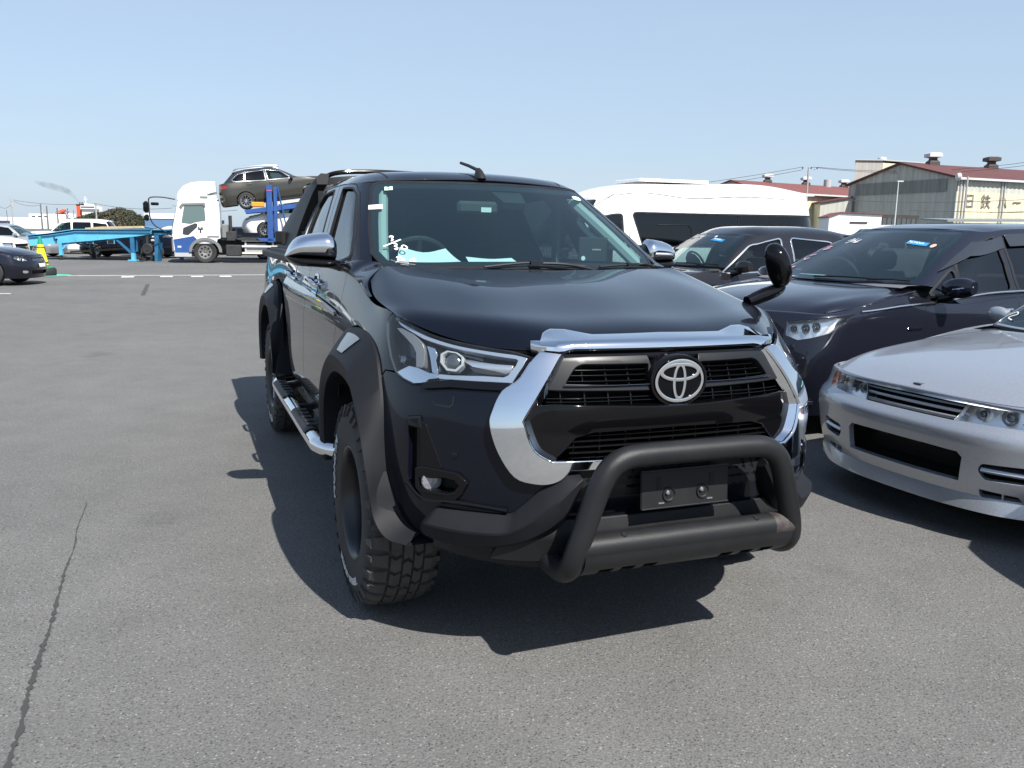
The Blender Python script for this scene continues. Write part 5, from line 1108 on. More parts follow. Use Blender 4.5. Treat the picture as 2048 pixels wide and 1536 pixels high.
for s in (1, -1):
    w_ = simple_wheel(CT, 0, s * .98, .46, .27, mat('truck_rim', (.20, .20, .19), .5, .5), .27, 8, 'disc')
    for x in (-4.7, -5.8): simple_wheel(CT, x, s * .95, .42, .30, mat('truck_rim_rear', (.20, .20, .19), .5, .5), .24, 8, 'disc')
ch = MB(); ch.box((-3.2, 0, .80), (6.6, .8, .26)); ch.build('chassis', DSTEEL, CT, smooth=False)
gz_ = MB(); gz_.tube([(-.72, .75, .95), (-.74, .75, 1.75)], .05, 8); gz_.tube([(-1.02, .6, .9), (-1.02, .6, 1.95)], .07, 8); gz_.build('exhaust_stack', DSTEEL, CT)
MB().box((-.80, .55, 1.30), (.28, .6, .6), None, .05).build('air_tank', GREYP, CT, smooth=False); MB().box((-1.05, .3, 1.1), (.4, 1.2, .4), None, .03).build('machinery', DSTEEL, CT, smooth=False)
MB().box((-1.12, .98, .52), (.62, .30, .46), None, .03).build('tool_box', DSTEEL, CT, smooth=False); MB().box((-2.0, .85, .62), (.9, .3, .40), None, .05).build('fuel_tank', GREYM, CT, smooth=False); MB().box((-3.0, .85, .62), (.8, .3, .36), None, .05).build('battery_box', GREYP, CT, smooth=False)
for z in (.42, .70, .93): MB().box((-3.6, 1.08, z), (4.3, .05, .075)).build('side_rail', RAILM, CT, smooth=False)
for x in (-1.6, -2.7, -3.9): MB().box((x, 1.03, .66), (.07, .05, .6)).build('rail_post', GREYM, CT, smooth=False)
MB().prism([(-1.2, 1.00), (-1.5, 1.06), (-8.5, 1.06), (-8.5, .96), (-1.5, .94)], 'y', -1.15, 1.15).build('lower_deck', DSTEEL, CT, smooth=False); MB().prism([(-2.05, 1.04), (-8.5, 1.07), (-8.5, .97), (-2.2, .93)], 'y', 1.12, 1.2).build('deck_side', DBLUE, CT, smooth=False)
for y in (1.12, -1.12): MB().box((-2.62, y, 2.05), (.22, .16, 2.35)).box((-2.86, y, 2.05), (.14, .12, 2.2)).build('deck_post', DBLUE, CT, smooth=False)
MB().box((-2.62, 1.205, 3.0), (.22, .012, .03)).build('post_mark', mat('pink_tape', (.45, .10, .25), .6), CT, smooth=False)
for y in (1.15, -1.15): MB().tube([(-2.95, y, 3.2), (-3.35, y, 1.1)], .035, 6).build('deck_stay', DBLUE, CT)
ud = [(-1.66, 2.05), (-1.6, 2.18), (-2.6, 2.34), (-8.0, 3.16), (-8.0, 2.98), (-2.6, 2.14)]
MB().prism(ud, 'y', .75, 1.15).prism(ud, 'y', -1.15, -.75).build('upper_deck', DBLUE, CT, smooth=False); MB().box((-2.15, 1.0, 2.42), (.52, .2, .20), None, .03).build('wheel_chock', mat('chock_orange', (.80, .28, .02), .5), CT, smooth=False)
MB().prism([(-2.95, 2.44), (-5.3, 2.80), (-5.3, 2.86), (-2.95, 2.56)], 'y', .9, 1.16).build('ramp_plate', RAILM, CT, smooth=False); MB().prism([(-4.3, 2.72), (-5.2, 2.85), (-5.1, 2.95), (-4.4, 2.84)], 'y', .9, 1.17).build('red_lashing', mat('red_strap', (.40, .06, .04), .6), CT, smooth=False)
MB().tube([(-2.3, .4, 1.1), (-2.3, .4, 2.2)], .06, 8).tube([(-2.5, .2, 1.1), (-2.5, .2, 2.2)], .06, 8).build('lift_ram', GREYM, CT)
# the cars it carries
Cw = math.cos(yaw); Sw = math.sin(yaw)
def on_truck(x, y, z): return (CT.location.x + Cw * x - Sw * y, CT.location.y + Sw * x + Cw * y, z)
pt = R(-8.6)
Qx = dict(P_XT); Qx['seat_mat'] = SEAT
ax = -2.02 - 2.70 * math.cos(pt); fx, fy, fz = on_truck(-4.42, .0, 2.64)
root, L, H, G, Rf = build_car('olive_crossover', 'dark olive crossover with silver roof rails on the upper deck of the transporter', 'car', (fx, fy, yaw + math.pi, fz, pt), Qx, BRONZE)
for s in (1, -1): MB().tube(spline([(-1.15, s * .56, 1.56), (-1.3, s * .575, 1.63), (-2.0, s * .585, 1.69), (-2.8, s * .575, 1.665), (-3.0, s * .56, 1.60)], 5), .022, 8).build('roof_rail', SATIN, root)
for s in (False, True): panel('lower_cladding', L, L.uv([(-.42,.34),(-.42,.24),(-2.28,.24),(-2.28,.34)], 'xz', 1), PLASTIC, root, off=.006, thick=.01, grid=.1, flip=s); panel('window_chrome', G, inset(G.uv([(-.70,1.045),(-1.13,1.40),(-1.75,1.51),(-2.55,1.49),(-2.88,1.44),(-3.14,1.24),(-3.04,1.14),(-1.7,1.06)], 'xz', 1), -.012), SATIN, root, [inset(G.uv([(-.70,1.045),(-1.13,1.40),(-1.75,1.51),(-2.55,1.49),(-2.88,1.44),(-3.14,1.24),(-3.04,1.14),(-1.7,1.06)], 'xz', 1), .006)], off=.006, thick=.008, grid=.08, flip=s)
P_HATCH.update(lamp=[dict(p=[(.42,.78),(.72,.93),(.80,.90),(.72,.76),(.55,.70)], depth=.05, back=LAMPIN)], doors=[], handles=[], intake=[dict(p=[(-.40,.16),(-.38,.08)], ax='uv', centre=True, depth=.05)])
fx, fy, fz = on_truck(-2.42, .0, 1.07)
build_car('white_hatchback_on_deck', 'white hatchback with dark bonnet on the lower deck of the transporter', 'car', (fx, fy, yaw, fz), dict(P_HATCH), WHITE)
bpy.data.objects['white_hatchback_on_deck'].name = 'loaded_hatchback'
# ------------------------------------------------------------------ the pickup
TP = empty('pickup_truck', (.229, 3.484, -.003), (R(-.435), R(-.22), R(-68.47)), 'lifted black pickup truck with chrome grille frame, matte bull bar and wide fender flares', 'pickup truck')
def row(z, pts): return [(p[0], p[1], (p[2] if len(p) > 2 else z)) for p in pts]
TL = Surf([
 row(.44,[(.80,0),(.795,.25),(.76,.48),(.66,.64),(.53,.75),(.38,.82),(.18,.85),(-.12,.855),(-.3,.855),(-.6,.855),(-1.5,.855),(-2.5,.855),(-3.5,.855),(-4.15,.85),(-4.33,.80),(-4.36,.4)]),
 row(.60,[(.845,0),(.84,.25),(.805,.48),(.705,.645),(.57,.765),(.41,.845),(.2,.875),(-.12,.878),(-.3,.878),(-.6,.878),(-1.5,.878),(-2.5,.878),(-3.5,.878),(-4.15,.87),(-4.34,.81),(-4.37,.4)]),
 row(.78,[(.86,0),(.852,.25),(.81,.48),(.705,.645),(.56,.765),(.41,.845),(.2,.878),(-.12,.88),(-.3,.88),(-.6,.88),(-1.5,.88),(-2.5,.88),(-3.5,.88),(-4.15,.87),(-4.34,.81),(-4.37,.4)]),
 row(.93,[(.852,0),(.842,.25),(.79,.48),(.675,.64),(.52,.76),(.36,.83),(.18,.868),(-.12,.874),(-.3,.874),(-.6,.874),(-1.5,.876),(-2.5,.876),(-3.5,.876),(-4.15,.865),(-4.34,.81),(-4.37,.4)]),
 row(1.04,[(.81,0),(.80,.25),(.735,.475),(.605,.625),(.455,.735),(.31,.81),(.16,.845),(-.12,.858),(-.3,.860),(-.6,.862),(-1.5,.868),(-2.5,.868),(-3.5,.868),(-4.15,.855),(-4.34,.80),(-4.37,.4)]),
 [(.765,0,1.093),(.752,.25,1.092),(.69,.46,1.085),(.555,.60,1.090),(.40,.715,1.121),(.23,.795,1.163),(.05,.812,1.175),(-.12,.812,1.19),(-.30,.81,1.23),(-.6,.808,1.29),(-1.5,.818,1.285),(-2.5,.822,1.285),(-3.5,.825,1.285),(-4.15,.815,1.285),(-4.34,.77,1.28),(-4.37,.4,1.28)],
])
TH = Surf([  # bonnet: rows across, columns front to rear
 [(.765,0,1.093),(.70,0,1.130),(.50,0,1.178),(.15,0,1.243),(-.33,0,1.300)],
 [(.752,.25,1.092),(.69,.25,1.127),(.49,.26,1.175),(.14,.28,1.240),(-.33,.30,1.301)],
 [(.69,.46,1.085),(.63,.465,1.128),(.43,.48,1.182),(.08,.50,1.249),(-.34,.52,1.305)],
 [(.555,.60,1.090),(.50,.607,1.130),(.32,.63,1.184),(.0,.64,1.247),(-.35,.64,1.308)],
 [(.40,.715,1.121),(.355,.72,1.148),(.20,.735,1.188),(-.05,.745,1.235),(-.34,.715,1.305)],
 [(.23,.795,1.163),(.19,.80,1.167),(.07,.803,1.176),(-.10,.803,1.198),(-.25,.785,1.25)],
], mirror=False, centre=(0, .3, .5))
THM = Surf(np.concatenate([TH.G[:0:-1] * [1, -1, 1], TH.G]), mirror=False, centre=(0, 0, .5))
TG = Surf([  # glasshouse
 [(-.40,0,1.285),(-.42,.30,1.288),(-.47,.55,1.30),(-.515,.68,1.318),(-.585,.765,1.325),(-.75,.80,1.30),(-1.2,.812,1.29),(-1.7,.816,1.285),(-2.2,.812,1.285),(-2.55,.79,1.285)],
 [(-.76,0,1.515),(-.775,.28,1.515),(-.815,.50,1.515),(-.85,.62,1.515),(-.92,.70,1.512),(-1.05,.728,1.51),(-1.35,.74,1.505),(-1.75,.742,1.50),(-2.2,.735,1.50),(-2.52,.715,1.50)],
 [(-1.13,0,1.735),(-1.14,.26,1.729),(-1.17,.45,1.719),(-1.195,.555,1.71),(-1.25,.61,1.702),(-1.35,.635,1.705),(-1.55,.648,1.708),(-1.85,.648,1.708),(-2.2,.64,1.702),(-2.48,.62,1.695)],
])
TR = Surf([  # roof
 [(-1.13,0,1.735),(-1.14,.26,1.729),(-1.17,.45,1.719),(-1.195,.555,1.71),(-1.25,.61,1.702)],
 [(-1.20,0,1.760),(-1.21,.26,1.755),(-1.24,.45,1.744),(-1.28,.56,1.730),(-1.33,.632,1.706)],
 [(-1.45,0,1.790),(-1.45,.26,1.785),(-1.46,.45,1.772),(-1.50,.57,1.752),(-1.55,.648,1.708)],
 [(-1.85,0,1.795),(-1.85,.26,1.790),(-1.85,.45,1.777),(-1.85,.57,1.755),(-1.85,.648,1.708)],
 [(-2.3,0,1.780),(-2.3,.26,1.775),(-2.3,.45,1.762),(-2.3,.57,1.742),(-2.3,.638,1.70)],
 [(-2.50,0,1.755),(-2.50,.26,1.75),(-2.5,.45,1.737),(-2.5,.55,1.722),(-2.48,.62,1.695)],
], centre=(-1.8, 0, 1))

# --- traced outlines (u,v) on the body surface, right-hand side
HL=[(-1.055,0.775),(-0.950,0.762),(-0.868,0.748),(-0.775,0.738),(-0.646,0.718),(-0.538,0.690),(-0.486,0.657),(-0.509,0.603),(-0.551,0.544),(-0.609,0.541),(-0.764,0.536),(-0.871,0.519),(-0.926,0.510),(-0.988,0.521),(-1.032,0.537),(-1.077,0.584),(-1.112,0.654),(-1.108,0.723)]
TRIMBAND=[(-1.038,0.752),(-0.949,0.738),(-0.867,0.717),(-0.775,0.704),(-0.646,0.690),(-0.537,0.672),(-0.495,0.652),(-0.514,0.602),(-0.554,0.550),(-0.574,0.547),(-0.651,0.546),(-0.764,0.543),(-0.818,0.541),(-0.819,0.553),(-0.768,0.554),(-0.649,0.562),(-0.580,0.563),(-0.563,0.570),(-0.534,0.607),(-0.524,0.634),(-0.530,0.645),(-0.600,0.656),(-0.692,0.671),(-0.816,0.686),(-0.895,0.699),(-0.950,0.720),(-1.014,0.738)]
FOOT=[(-1.025,0.537),(-0.957,0.564),(-0.911,0.562),(-0.857,0.551),(-0.819,0.552),(-0.818,0.541),(-0.857,0.534),(-0.873,0.522),(-0.926,0.514),(-0.982,0.523)]
TURN=[(-1.047,0.712),(-1.012,0.717),(-0.951,0.706),(-0.907,0.668),(-0.893,0.633),(-0.893,0.576),(-0.899,0.569),(-0.927,0.568),(-0.932,0.619),(-0.951,0.649),(-0.999,0.686)]
SWEEP=[(-0.720,0.642),(-0.663,0.620),(-0.602,0.614),(-0.545,0.615),(-0.556,0.588),(-0.575,0.583),(-0.612,0.589),(-0.692,0.596),(-0.720,0.617)]
DIV=[(-0.883,0.661),(-0.848,0.654),(-0.835,0.625),(-0.842,0.603),(-0.825,0.554),(-0.852,0.560),(-0.863,0.601)]
FOGO=[(-0.913,0.236),(-0.890,0.245),(-0.816,0.246),(-0.747,0.245),(-0.710,0.220),(-0.733,0.177),(-0.756,0.156),(-0.826,0.144),(-0.876,0.143),(-0.913,0.175)]
FOGI=[(-0.902,0.212),(-0.796,0.229),(-0.753,0.225),(-0.734,0.208),(-0.752,0.180),(-0.780,0.170),(-0.870,0.168),(-0.902,0.183)]
FIN=[(-0.893,0.395),(-0.872,0.392),(-0.808,0.249),(-0.896,0.248)]
CHAN=[(-0.957,0.405),(-0.887,0.417),(-0.899,0.248),(-0.911,0.168),(-0.961,0.179)]
GUARD=[(-0.891,0.054),(-0.826,0.116),(-0.795,0.118),(-0.569,0.127),(-0.535,0.150),(-0.456,0.228),(-0.377,0.262),(-0.277,0.274),(0,0.274),(0,0.141),(-0.138,0.145),(-0.264,0.139),(-0.374,0.120),(-0.478,0.056),(-0.599,0.022),(-0.707,0.007),(-0.873,0.020)]
FR_O=[(-.449,.660),(-.518,.556),(-.580,.516),(-.613,.463),(-.623,.416),(-.597,.333),(-.549,.262),(-.49,.243),(-.445,.243),(-.410,.257),(-.385,.285),(0,.285)]
FR_I=[(0,.306),(-.44,.309),(-.494,.347),(-.522,.423),(-.517,.454),(-.429,.574),(-.388,.650)]

def mirx(p): return [(-u, v) for u, v in p]
# --- bumper and under-bonnet skin, one piece across the front, with holes for grille, lamps and fog recess
seam = [(-1.112,.531),(-1.152,.497)]
arch = [(-1.125,.44),(-1.112,.25),(-1.095,.14),(-1.04,.04),(-.96,-.03)]
bot = [(-.80,-.05),(-.60,-.05),(-.3,.0)]
right = [(-.388,.668),(-.460,.664)] + [(-.514,.596),(-.556,.539),(-.609,.535),(-.764,.530),(-.871,.513),(-.926,.504),(-.988,.515),(-1.036,.532)] + seam + arch + bot
bump_poly = right + mirx(right[::-1])
FR = FR_I[1:]
ghole = FR + mirx(FR[::-1])
panel('bumper', TL, bump_poly, BLACK, TP, [ghole, CHAN, mirx(CHAN), inset(FOGO, .004), mirx(inset(FOGO, .004))], 0, .03, .035)
# chrome grille frame
FR_O = [tuple(q) for q in spline(FR_O[:-1], 4)] + [(0, .285)]; fo = FR_O[:-1]; fi = [tuple(q) for q in spline(FR_I[1:], 4)]
# walk: right outer top->bottom, left outer bottom->top, left inner top->bottom, right inner bottom->top
frame_poly = fo + mirx(fo[::-1]) + mirx(fi)[::-1] + fi
panel('grille_frame', TL, frame_poly, CHROME, TP, off=.028, thick=.03, grid=.025, bev=.006)
_n = 14; _fo = np.array(fo[:_n]); _cc = np.array([-.40, .47]); _dd = _fo - _cc; _dd /= np.linalg.norm(_dd, axis=1)[:, None]; _tp = np.linspace(1, .25, _n)[:, None]
for _s in (False, True): ribbon('frame_return', TL, _fo + _dd * .002, _fo + _dd * .026 * _tp + .003 * _dd, np.full(_n, .026), np.full(_n, -.012), CHROME, TP, _s)
# inner bright bevel of the frame

full_i = np.concatenate([spline([(-q[0], q[1]) for q in fi[::-1]], 5)[::1], spline(fi, 5)]) # left top->bottom, then right bottom->top
cin = np.array([0, .47]); dirv = full_i - cin; dirv /= np.linalg.norm(dirv, axis=1)[:, None]
ribbon('grille_bezel', TL, full_i, full_i - dirv * .022, np.full(len(full_i), .030), np.full(len(full_i), -.004), CHROME, TP)
# bonnet garnish: chrome bar over the grille
yy = np.linspace(-.475, .475, 61); rings = []
for y in yy:
    a = abs(y); up = np.interp(a, [0, .27, .35, .40, .43, .475], [.060, .060, .090, .088, .064, .006])
    uTL = np.interp(a, [0, .25, .46], [0, .25, .482]) * (1 if y > 0 else -1)
    lo_v = np.interp(a, [0, .34, .37, .43, .475], [.696, .696, .672, .682, .750])
    vH = np.interp(a, [0, TH.V[-1]], [0, TH.V[-1]]) * 1.
    def hp(u, o): 
        q = TH.at(u, a, o); q[1] = abs(q[1]) * (1 if y > 0 else -1); return q
    rings.append([TL.at(uTL, lo_v, -.02), TL.at(uTL, lo_v, .022), TL.at(uTL, lo_v + .02, .030), TL.at(uTL, .765, .032), hp(.012, .026), hp(up * .75, .016), hp(up, .006), hp(up, -.012)])
MB().loft(rings, closed=False, cap=False).build('bonnet_garnish', CHROME, TP, auto=50)
# --- bonnet
hb = [(.012, -.885), (.012, .885)]
vmax = THM.V[-1]; c0 = vmax / 2
hpoly = [(0.0, .012), (THM.U[-1] - .012, .012), (THM.U[-1] - .01, .2), (THM.U[-1] - .01, vmax - .2), (THM.U[-1] - .012, vmax - .012), (0.0, vmax - .012), (0.0, c0 + .46), (.03, c0 + .40), (.03, c0 - .40), (0.0, c0 - .46)]
panel('bonnet', THM, hpoly, BLACK, TP, off=0, thick=.02, grid=.03, bev=.004)
# --- front fenders
fender = [(-1.062,.785),(-1.112,.735),(-1.119,.654),(-1.084,.58),(-1.045,.540),(-1.118,.536),(-1.155,.505),(-1.175,.53),(-1.22,.58),(-1.30,.625),(-1.42,.65),(-1.58,.655),(-1.70,.63),(-1.80,.56),(-1.86,.40),(-1.88,.30),(-2.022,.30),(-2.014,.55),(-1.992,.70),(-1.989,.786),(-1.80,.787),(-1.62,.785),(-1.40,.785),(-1.22,.785)]
cs_in = np.array([(-.10,.809,1.201),(-.20,.803,1.228),(-.27,.783,1.262),(-.345,.718,1.306),(-.42,.70,1.312),(-.50,.69,1.318),(-.57,.755,1.328),(-.66,.792,1.318),(-.76,.806,1.302)]); cs_out = np.array([(-.10,.815,1.186),(-.20,.814,1.205),(-.30,.813,1.229),(-.38,.812,1.245),(-.44,.812,1.257),(-.50,.811,1.269),(-.57,.811,1.282),(-.66,.812,1.287),(-.76,.812,1.287)])
for s_ in (1, -1):
    a_, b_ = spline(cs_in, 4), spline(cs_out, 4); m_ = (a_ + b_) / 2 + np.array([0, .008, .006])
    MB().loft([(q * [1, s_, 1]).tolist() for q in (a_ - [0, .01, .02], a_, m_, b_, b_ - [0, .01, .02])], closed=False, cap=False).build('cowl_side', BLACK, TP, auto=60)
both('fender', TL, fender, BLACK, TP, thick=.02)
# --- doors, sills, bed sides
vb = .780
dF = [(-1.995,.785),(-1.997,.70),(-2.02,.55),(-2.03,.13),(-2.98,.13),(-3.0,.30),(-3.005,vb)]
dR = [(-3.013,vb),(-3.008,.30),(-2.988,.13),(-3.55,.13),(-3.64,.25),(-3.78,.42),(-3.90,.53),(-3.915,vb)]
for nm, pl in (('front_door', dF), ('rear_door', dR)):
    for o in both(nm, TL, pl, BLACK, TP, thick=.02, rd=.012):
        o.name = nm
bed = [(-3.925,vb),(-3.915,.55),(-3.99,.60),(-4.15,.655),(-4.45,.675),(-4.75,.65),(-4.95,.56),(-5.05,.40),(-5.08,.12),(-5.55,.16),(-5.78,.2),(-6.1,.2),(-6.1,vb)]
both('bed_side', TL, bed, BLACK, TP, thick=.02)
both('sill', TL, [(-1.90,.02),(-1.93,.122),(-3.60,.122),(-3.60,.02)], BLACK, TP, thick=.02, off=-.012)
# bright side moulding along the doors
def mould(u, v): return .012 + .012 * np.cos(np.clip((np.asarray(v) - .665) / .035, -1, 1) * np.pi / 2)
both('side_moulding', TL, [(-2.005,.640),(-2.01,.650),(-2.99,.690),(-3.9,.700),(-3.9,.668),(-2.99,.655)], mat('gloss_moulding', (.05, .055, .06), .06, .8, 1.), TP, off=mould, thick=.014, grid=.012)
for k, ue in enumerate((-2.74, -3.62)):
    for fl in (False, True):
        d = None
        for s_ in (0,):
            c = TL.at(ue, .700, .012, fl); f = -1 if fl else 1
            pts = [TL.at(ue + .11, .705, .006, fl), TL.at(ue + .095, .712, .035, fl), TL.at(ue + .02, .722, .046, fl), TL.at(ue - .075, .725, .044, fl), TL.at(ue - .10, .722, .006, fl)]
            h = MB().tube(spline(pts, 5), [.013] * 21, 8).build('door_handle', CHROME, TP)
            kb = MB().tube([TL.at(ue - .02, .735, -.002, fl), TL.at(ue - .02, .735, .012, fl)], .009, 12).build('lock_barrel', GLOSS, TP)
        panel('handle_cup', TL, chaikin([(ue + .085, .665), (ue + .085, .745), (ue - .075, .75), (ue - .075, .665)], 2), CHROME, TP, off=.0045, thick=.004, grid=.03, flip=fl)
# --- glasshouse frame, glass
fwin = fillet([(-.835,.615),(-.765,.555),(-.748,.40),(-.75,.20),(-.78,.035),(-1.235,.03),(-1.21,.227),(-1.183,.424),(-1.172,.625)], .03)
rwin = fillet([(-1.415,.03),(-1.435,.23),(-1.46,.44),(-1.505,.63),(-1.95,.618),(-2.05,.52),(-2.02,.23),(-1.96,.03)], .03)
U3 = TG.U[9 + 3]; U9 = TG.U[-1]; vt = TG.V[-1]
side = [(-.665,-.002),(-.672,.30),(-.655,.60),(-.645,.655),(-.70,vt-.002),(-U9,vt-.002),(-U9,0),(-.75,-.004)]
both('cab_frame', TG, side, BLACK, TP, holes=[fwin, rwin], thick=.025, grid=.035)
both('front_window', TG, inset(fwin, -.004), SIDEGL, TP, off=-.012, thick=0, grid=.06)
both('rear_window', TG, inset(rwin, -.004), PRIV, TP, off=-.012, thick=0, grid=.06)
for w_ in (fwin, rwin):
    for fl in (False, True): panel('window_seal', TG, inset(w_, -.010), PLASTIC, TP, [inset(w_, .006)], off=.003, thick=.012, grid=.04, flip=fl)
# seams of the door frames
both('door_gap', TG, [(-.725,.01),(-.72,.40),(-.735,.57),(-.80,.655),(-1.3,.662),(-2.1,.655),(-2.14,.50),(-2.10,.20),(-2.10,.192),(-2.148,.50),(-2.106,.663),(-1.3,.670),(-.795,.663),(-.728,.575),(-.712,.40),(-.717,.01)], SOOT, TP, off=.0012, thick=0, grid=.05)
both('pillar_gap', TG, [(-1.322,.02),(-1.315,.23),(-1.325,.44),(-1.335,.655),(-1.329,.655),(-1.319,.44),(-1.309,.23),(-1.316,.02)], SOOT, TP, off=.0012, thick=0, grid=.05)
wr = [(-.622,-.012),(-.660,.06),(-.664,.30),(-.652,.595),(-.638,.644),(-.598,.652),(-.267,.640)]
ws = wr + [(0,.634)] + mirx(wr[::-1]) + [(.353,.022),(0,.03),(-.353,.022)]
ir = [(-.60,.030),(-.632,.085),(-.626,.31),(-.611,.56),(-.588,.60),(-.30,.592)]
clear = ir + [(0,.585)] + mirx(ir[::-1]) + [(.30,.060),(0,.070),(-.30,.060)]
panel('windscreen', TG, ws, SCREEN, TP, off=.0, thick=0, grid=.05)
panel('windscreen_border', TG, inset(ws, .002), mat('glass_frit', (.008, .008, .009), .35), TP, [clear], off=-.004, thick=0, grid=.05)
panel('windscreen_seal', TG, inset(ws, -.008), PLASTIC, TP, [inset(ws, .004)], off=.002, thick=.02, grid=.05)
panel('roof', TR, [(-TR.U[-1],.0),(TR.U[-1],.0),(TR.U[-1],TR.V[-1]),(-TR.U[-1],TR.V[-1])], BLACK, TP, off=.001, thick=.03, grid=.05, bev=.004)
both('roof_gap', TR, [(-.492,.03),(-.484,.03),(-.494,.30),(-.494,1.3),(-.502,1.3),(-.502,.30)], SOOT, TP, off=.0022, thick=0, grid=.05)
# cowl
cw = MB()
ys = np.linspace(-.74, .74, 31); rings = []
for y in ys:
    a = abs(y); xb = np.interp(a, [0, .3, .52, .64, .74], [-.335, -.335, -.345, -.355, -.36]); zb = np.interp(a, [0, .3, .52, .64, .74], [1.288, 1.289, 1.293, 1.296, 1.285])
    xt = np.interp(a, [0, .3, .55, .68, .74], [-.44, -.455, -.50, -.535, -.56]); zt = np.interp(a, [0, .3, .55, .68, .74], [1.312, 1.314, 1.322, 1.33, 1.33])
    rings.append([(xb + .05, y, zb - .05), (xb + .02, y, zb - .012), (xb - .03, y, zb - .004), (xt + .03, y, zt - .022), (xt, y, zt - .008), (xt - .03, y, zt - .04)])
cw.loft(rings, closed=False, cap=False); cw.build('cowl', PLASTIC, TP)
def wiper(a, b, c):
    d = MB(); d.tube(spline([TG.at(*a, .012), TG.at(*((np.array(a) + b) / 2), .030), TG.at(*b, .022)], 5), [.007] * 11, 6)
    d.build('wiper_arm', PLASTIC, TP)
    e = MB(); e.tube(spline([TG.at(*c[0], .016), TG.at(*c[1], .02), TG.at(*c[2], .016)], 6), [.006] * 13, 6); e.box(TG.at(*b, .024), (.03, .06, .016)); e.build('wiper_blade', PLASTIC, TP)
wiper((.30, -.005), (.02, .03), [(-.22, .008), (.0, .034), (.26, .016)])
wiper((.62, -.03), (.50, .0), [(.33, .010), (.47, .008), (.60, -.02)])
# antenna on the roof
am = MB(); am.loft([[(-1.16 + .045 * math.cos(t) * s - .05 * (1 - s), .028 * math.sin(t) * s, h) for t in np.linspace(0, 2 * np.pi, 12, False)] for h, s in ((1.742, 1.1), (1.755, 1), (1.785, .65), (1.80, .35))]); am.build('antenna_base', PLASTIC, TP)
MB().tube([(-1.20, 0, 1.79), (-1.34, -.005, 1.822), (-1.46, -.01, 1.845)], [.010, .009, .008], 8).build('antenna', PLASTIC, TP)

# --- headlamps
def lamp(fl):
    root = panel('headlight', TL, HL, LENS, TP, off=.006, thick=0, grid=.03, flip=fl)
    def lp(nm, poly, m, off, thick=.008, **k): return panel(nm, TL, poly, m, root, off=off, thick=thick, flip=fl, grid=k.pop('grid', .02), **k)
    lp('housing', inset(HL, -.003), LAMPDK, lambda u, v: -.055 + .0 * u, 0, grid=.04)
    a = np.array(HL + HL[:1]); ribbon('housing_wall', TL, a, a, np.full(len(a), .004), np.full(len(a), -.056), LAMPDK, root, fl)
    lp('sky_tint_trim', TRIMBAND, STRIPM, -.006, .02)  # chrome trim band, tinted pale for the sky it mirrors
    lp('chrome_foot', FOOT, CHROME, .0, .03)
    lp('turn_signal', TURN, GUIDE, -.008, .02, bev=.004)
    lp('reflector_sweep', SWEEP, LAMPIN, lambda u, v: -.035 + .02 * np.cos((np.asarray(v) - .605) * 50), .008, grid=.01)
    lp('divider', DIV, CHROME, -.012, .02)
    lp('upper_reflector', [(-.80,.66),(-.76,.668),(-.66,.655),(-.655,.635),(-.72,.655)], DCHROME, -.03, .006)
    for cu, cv, ru, rv in ((-.776, .617, .052, .047), (-.945, .63, .022, .03)):
        oc = [(cu + ru * math.cos(t), cv + rv * math.sin(t)) for t in np.arange(8) * math.pi / 4 + math.pi / 8]; ic = [(cu + .87 * ru * math.cos(t), cv + .87 * rv * math.sin(t)) for t in np.arange(8) * math.pi / 4 + math.pi / 8]
        lp('projector_ring', oc, MILKY, -.018, .02, holes=[ic], grid=.012) if ru > .03 else None
        c = TL.at(cu, cv, -.045, fl); n = TL.n(cu, cv)[0] * [1, -1 if fl else 1, 1]; M = Matrix.Translation(Vector(c)) @ Vector(n).to_track_quat('Z', 'Y').to_matrix().to_4x4()
        pm = MB(); r_ = .036 if ru > .03 else .016; pm.lathe([(r_ * math.cos(t) if t < 1.55 else 0.0005, r_ * .8 * math.sin(t)) for t in np.linspace(0, math.pi / 2, 7)], 20, 'z', M=M); pm.build('projector_lens', BULB, root)
        pr = MB(); pr.lathe([(r_, 0), (r_ * 1.06, .01), (r_ * 1.25, .004), (r_ * 1.3, -.02)], 20, 'z', M=M); pr.build('projector_collar', CHROME if ru < .03 else DCHROME, root)
    for (u1, v1) in ((-1.03, .585),):
        c = TL.at(u1, v1, -.03, fl); pm = MB(); pm.lathe([(.02, -.01), (.018, .006), (.012, .012), (.001, .014)], 14, 'z', M=Matrix.Translation(Vector(c)) @ Vector(TL.n(u1, v1)[0] * [1, -1 if fl else 1, 1]).to_track_quat('Z', 'Y').to_matrix().to_4x4()); pm.build('bulb_holder', DCHROME, root)
lamp(False); lamp(True)
both('lamp_gasket', TL, inset(HL, -.010), GLOSS, TP, holes=[inset(HL, .002)], off=-.004, thick=.03, grid=.03)
both('lamp_lower_trim', TL, [(-.56,.542),(-.57,.524),(-.764,.518),(-.87,.503),(-.875,.517),(-.764,.536),(-.61,.541)], GLOSS, TP, off=.012, thick=.03, grid=.02, bev=.004)

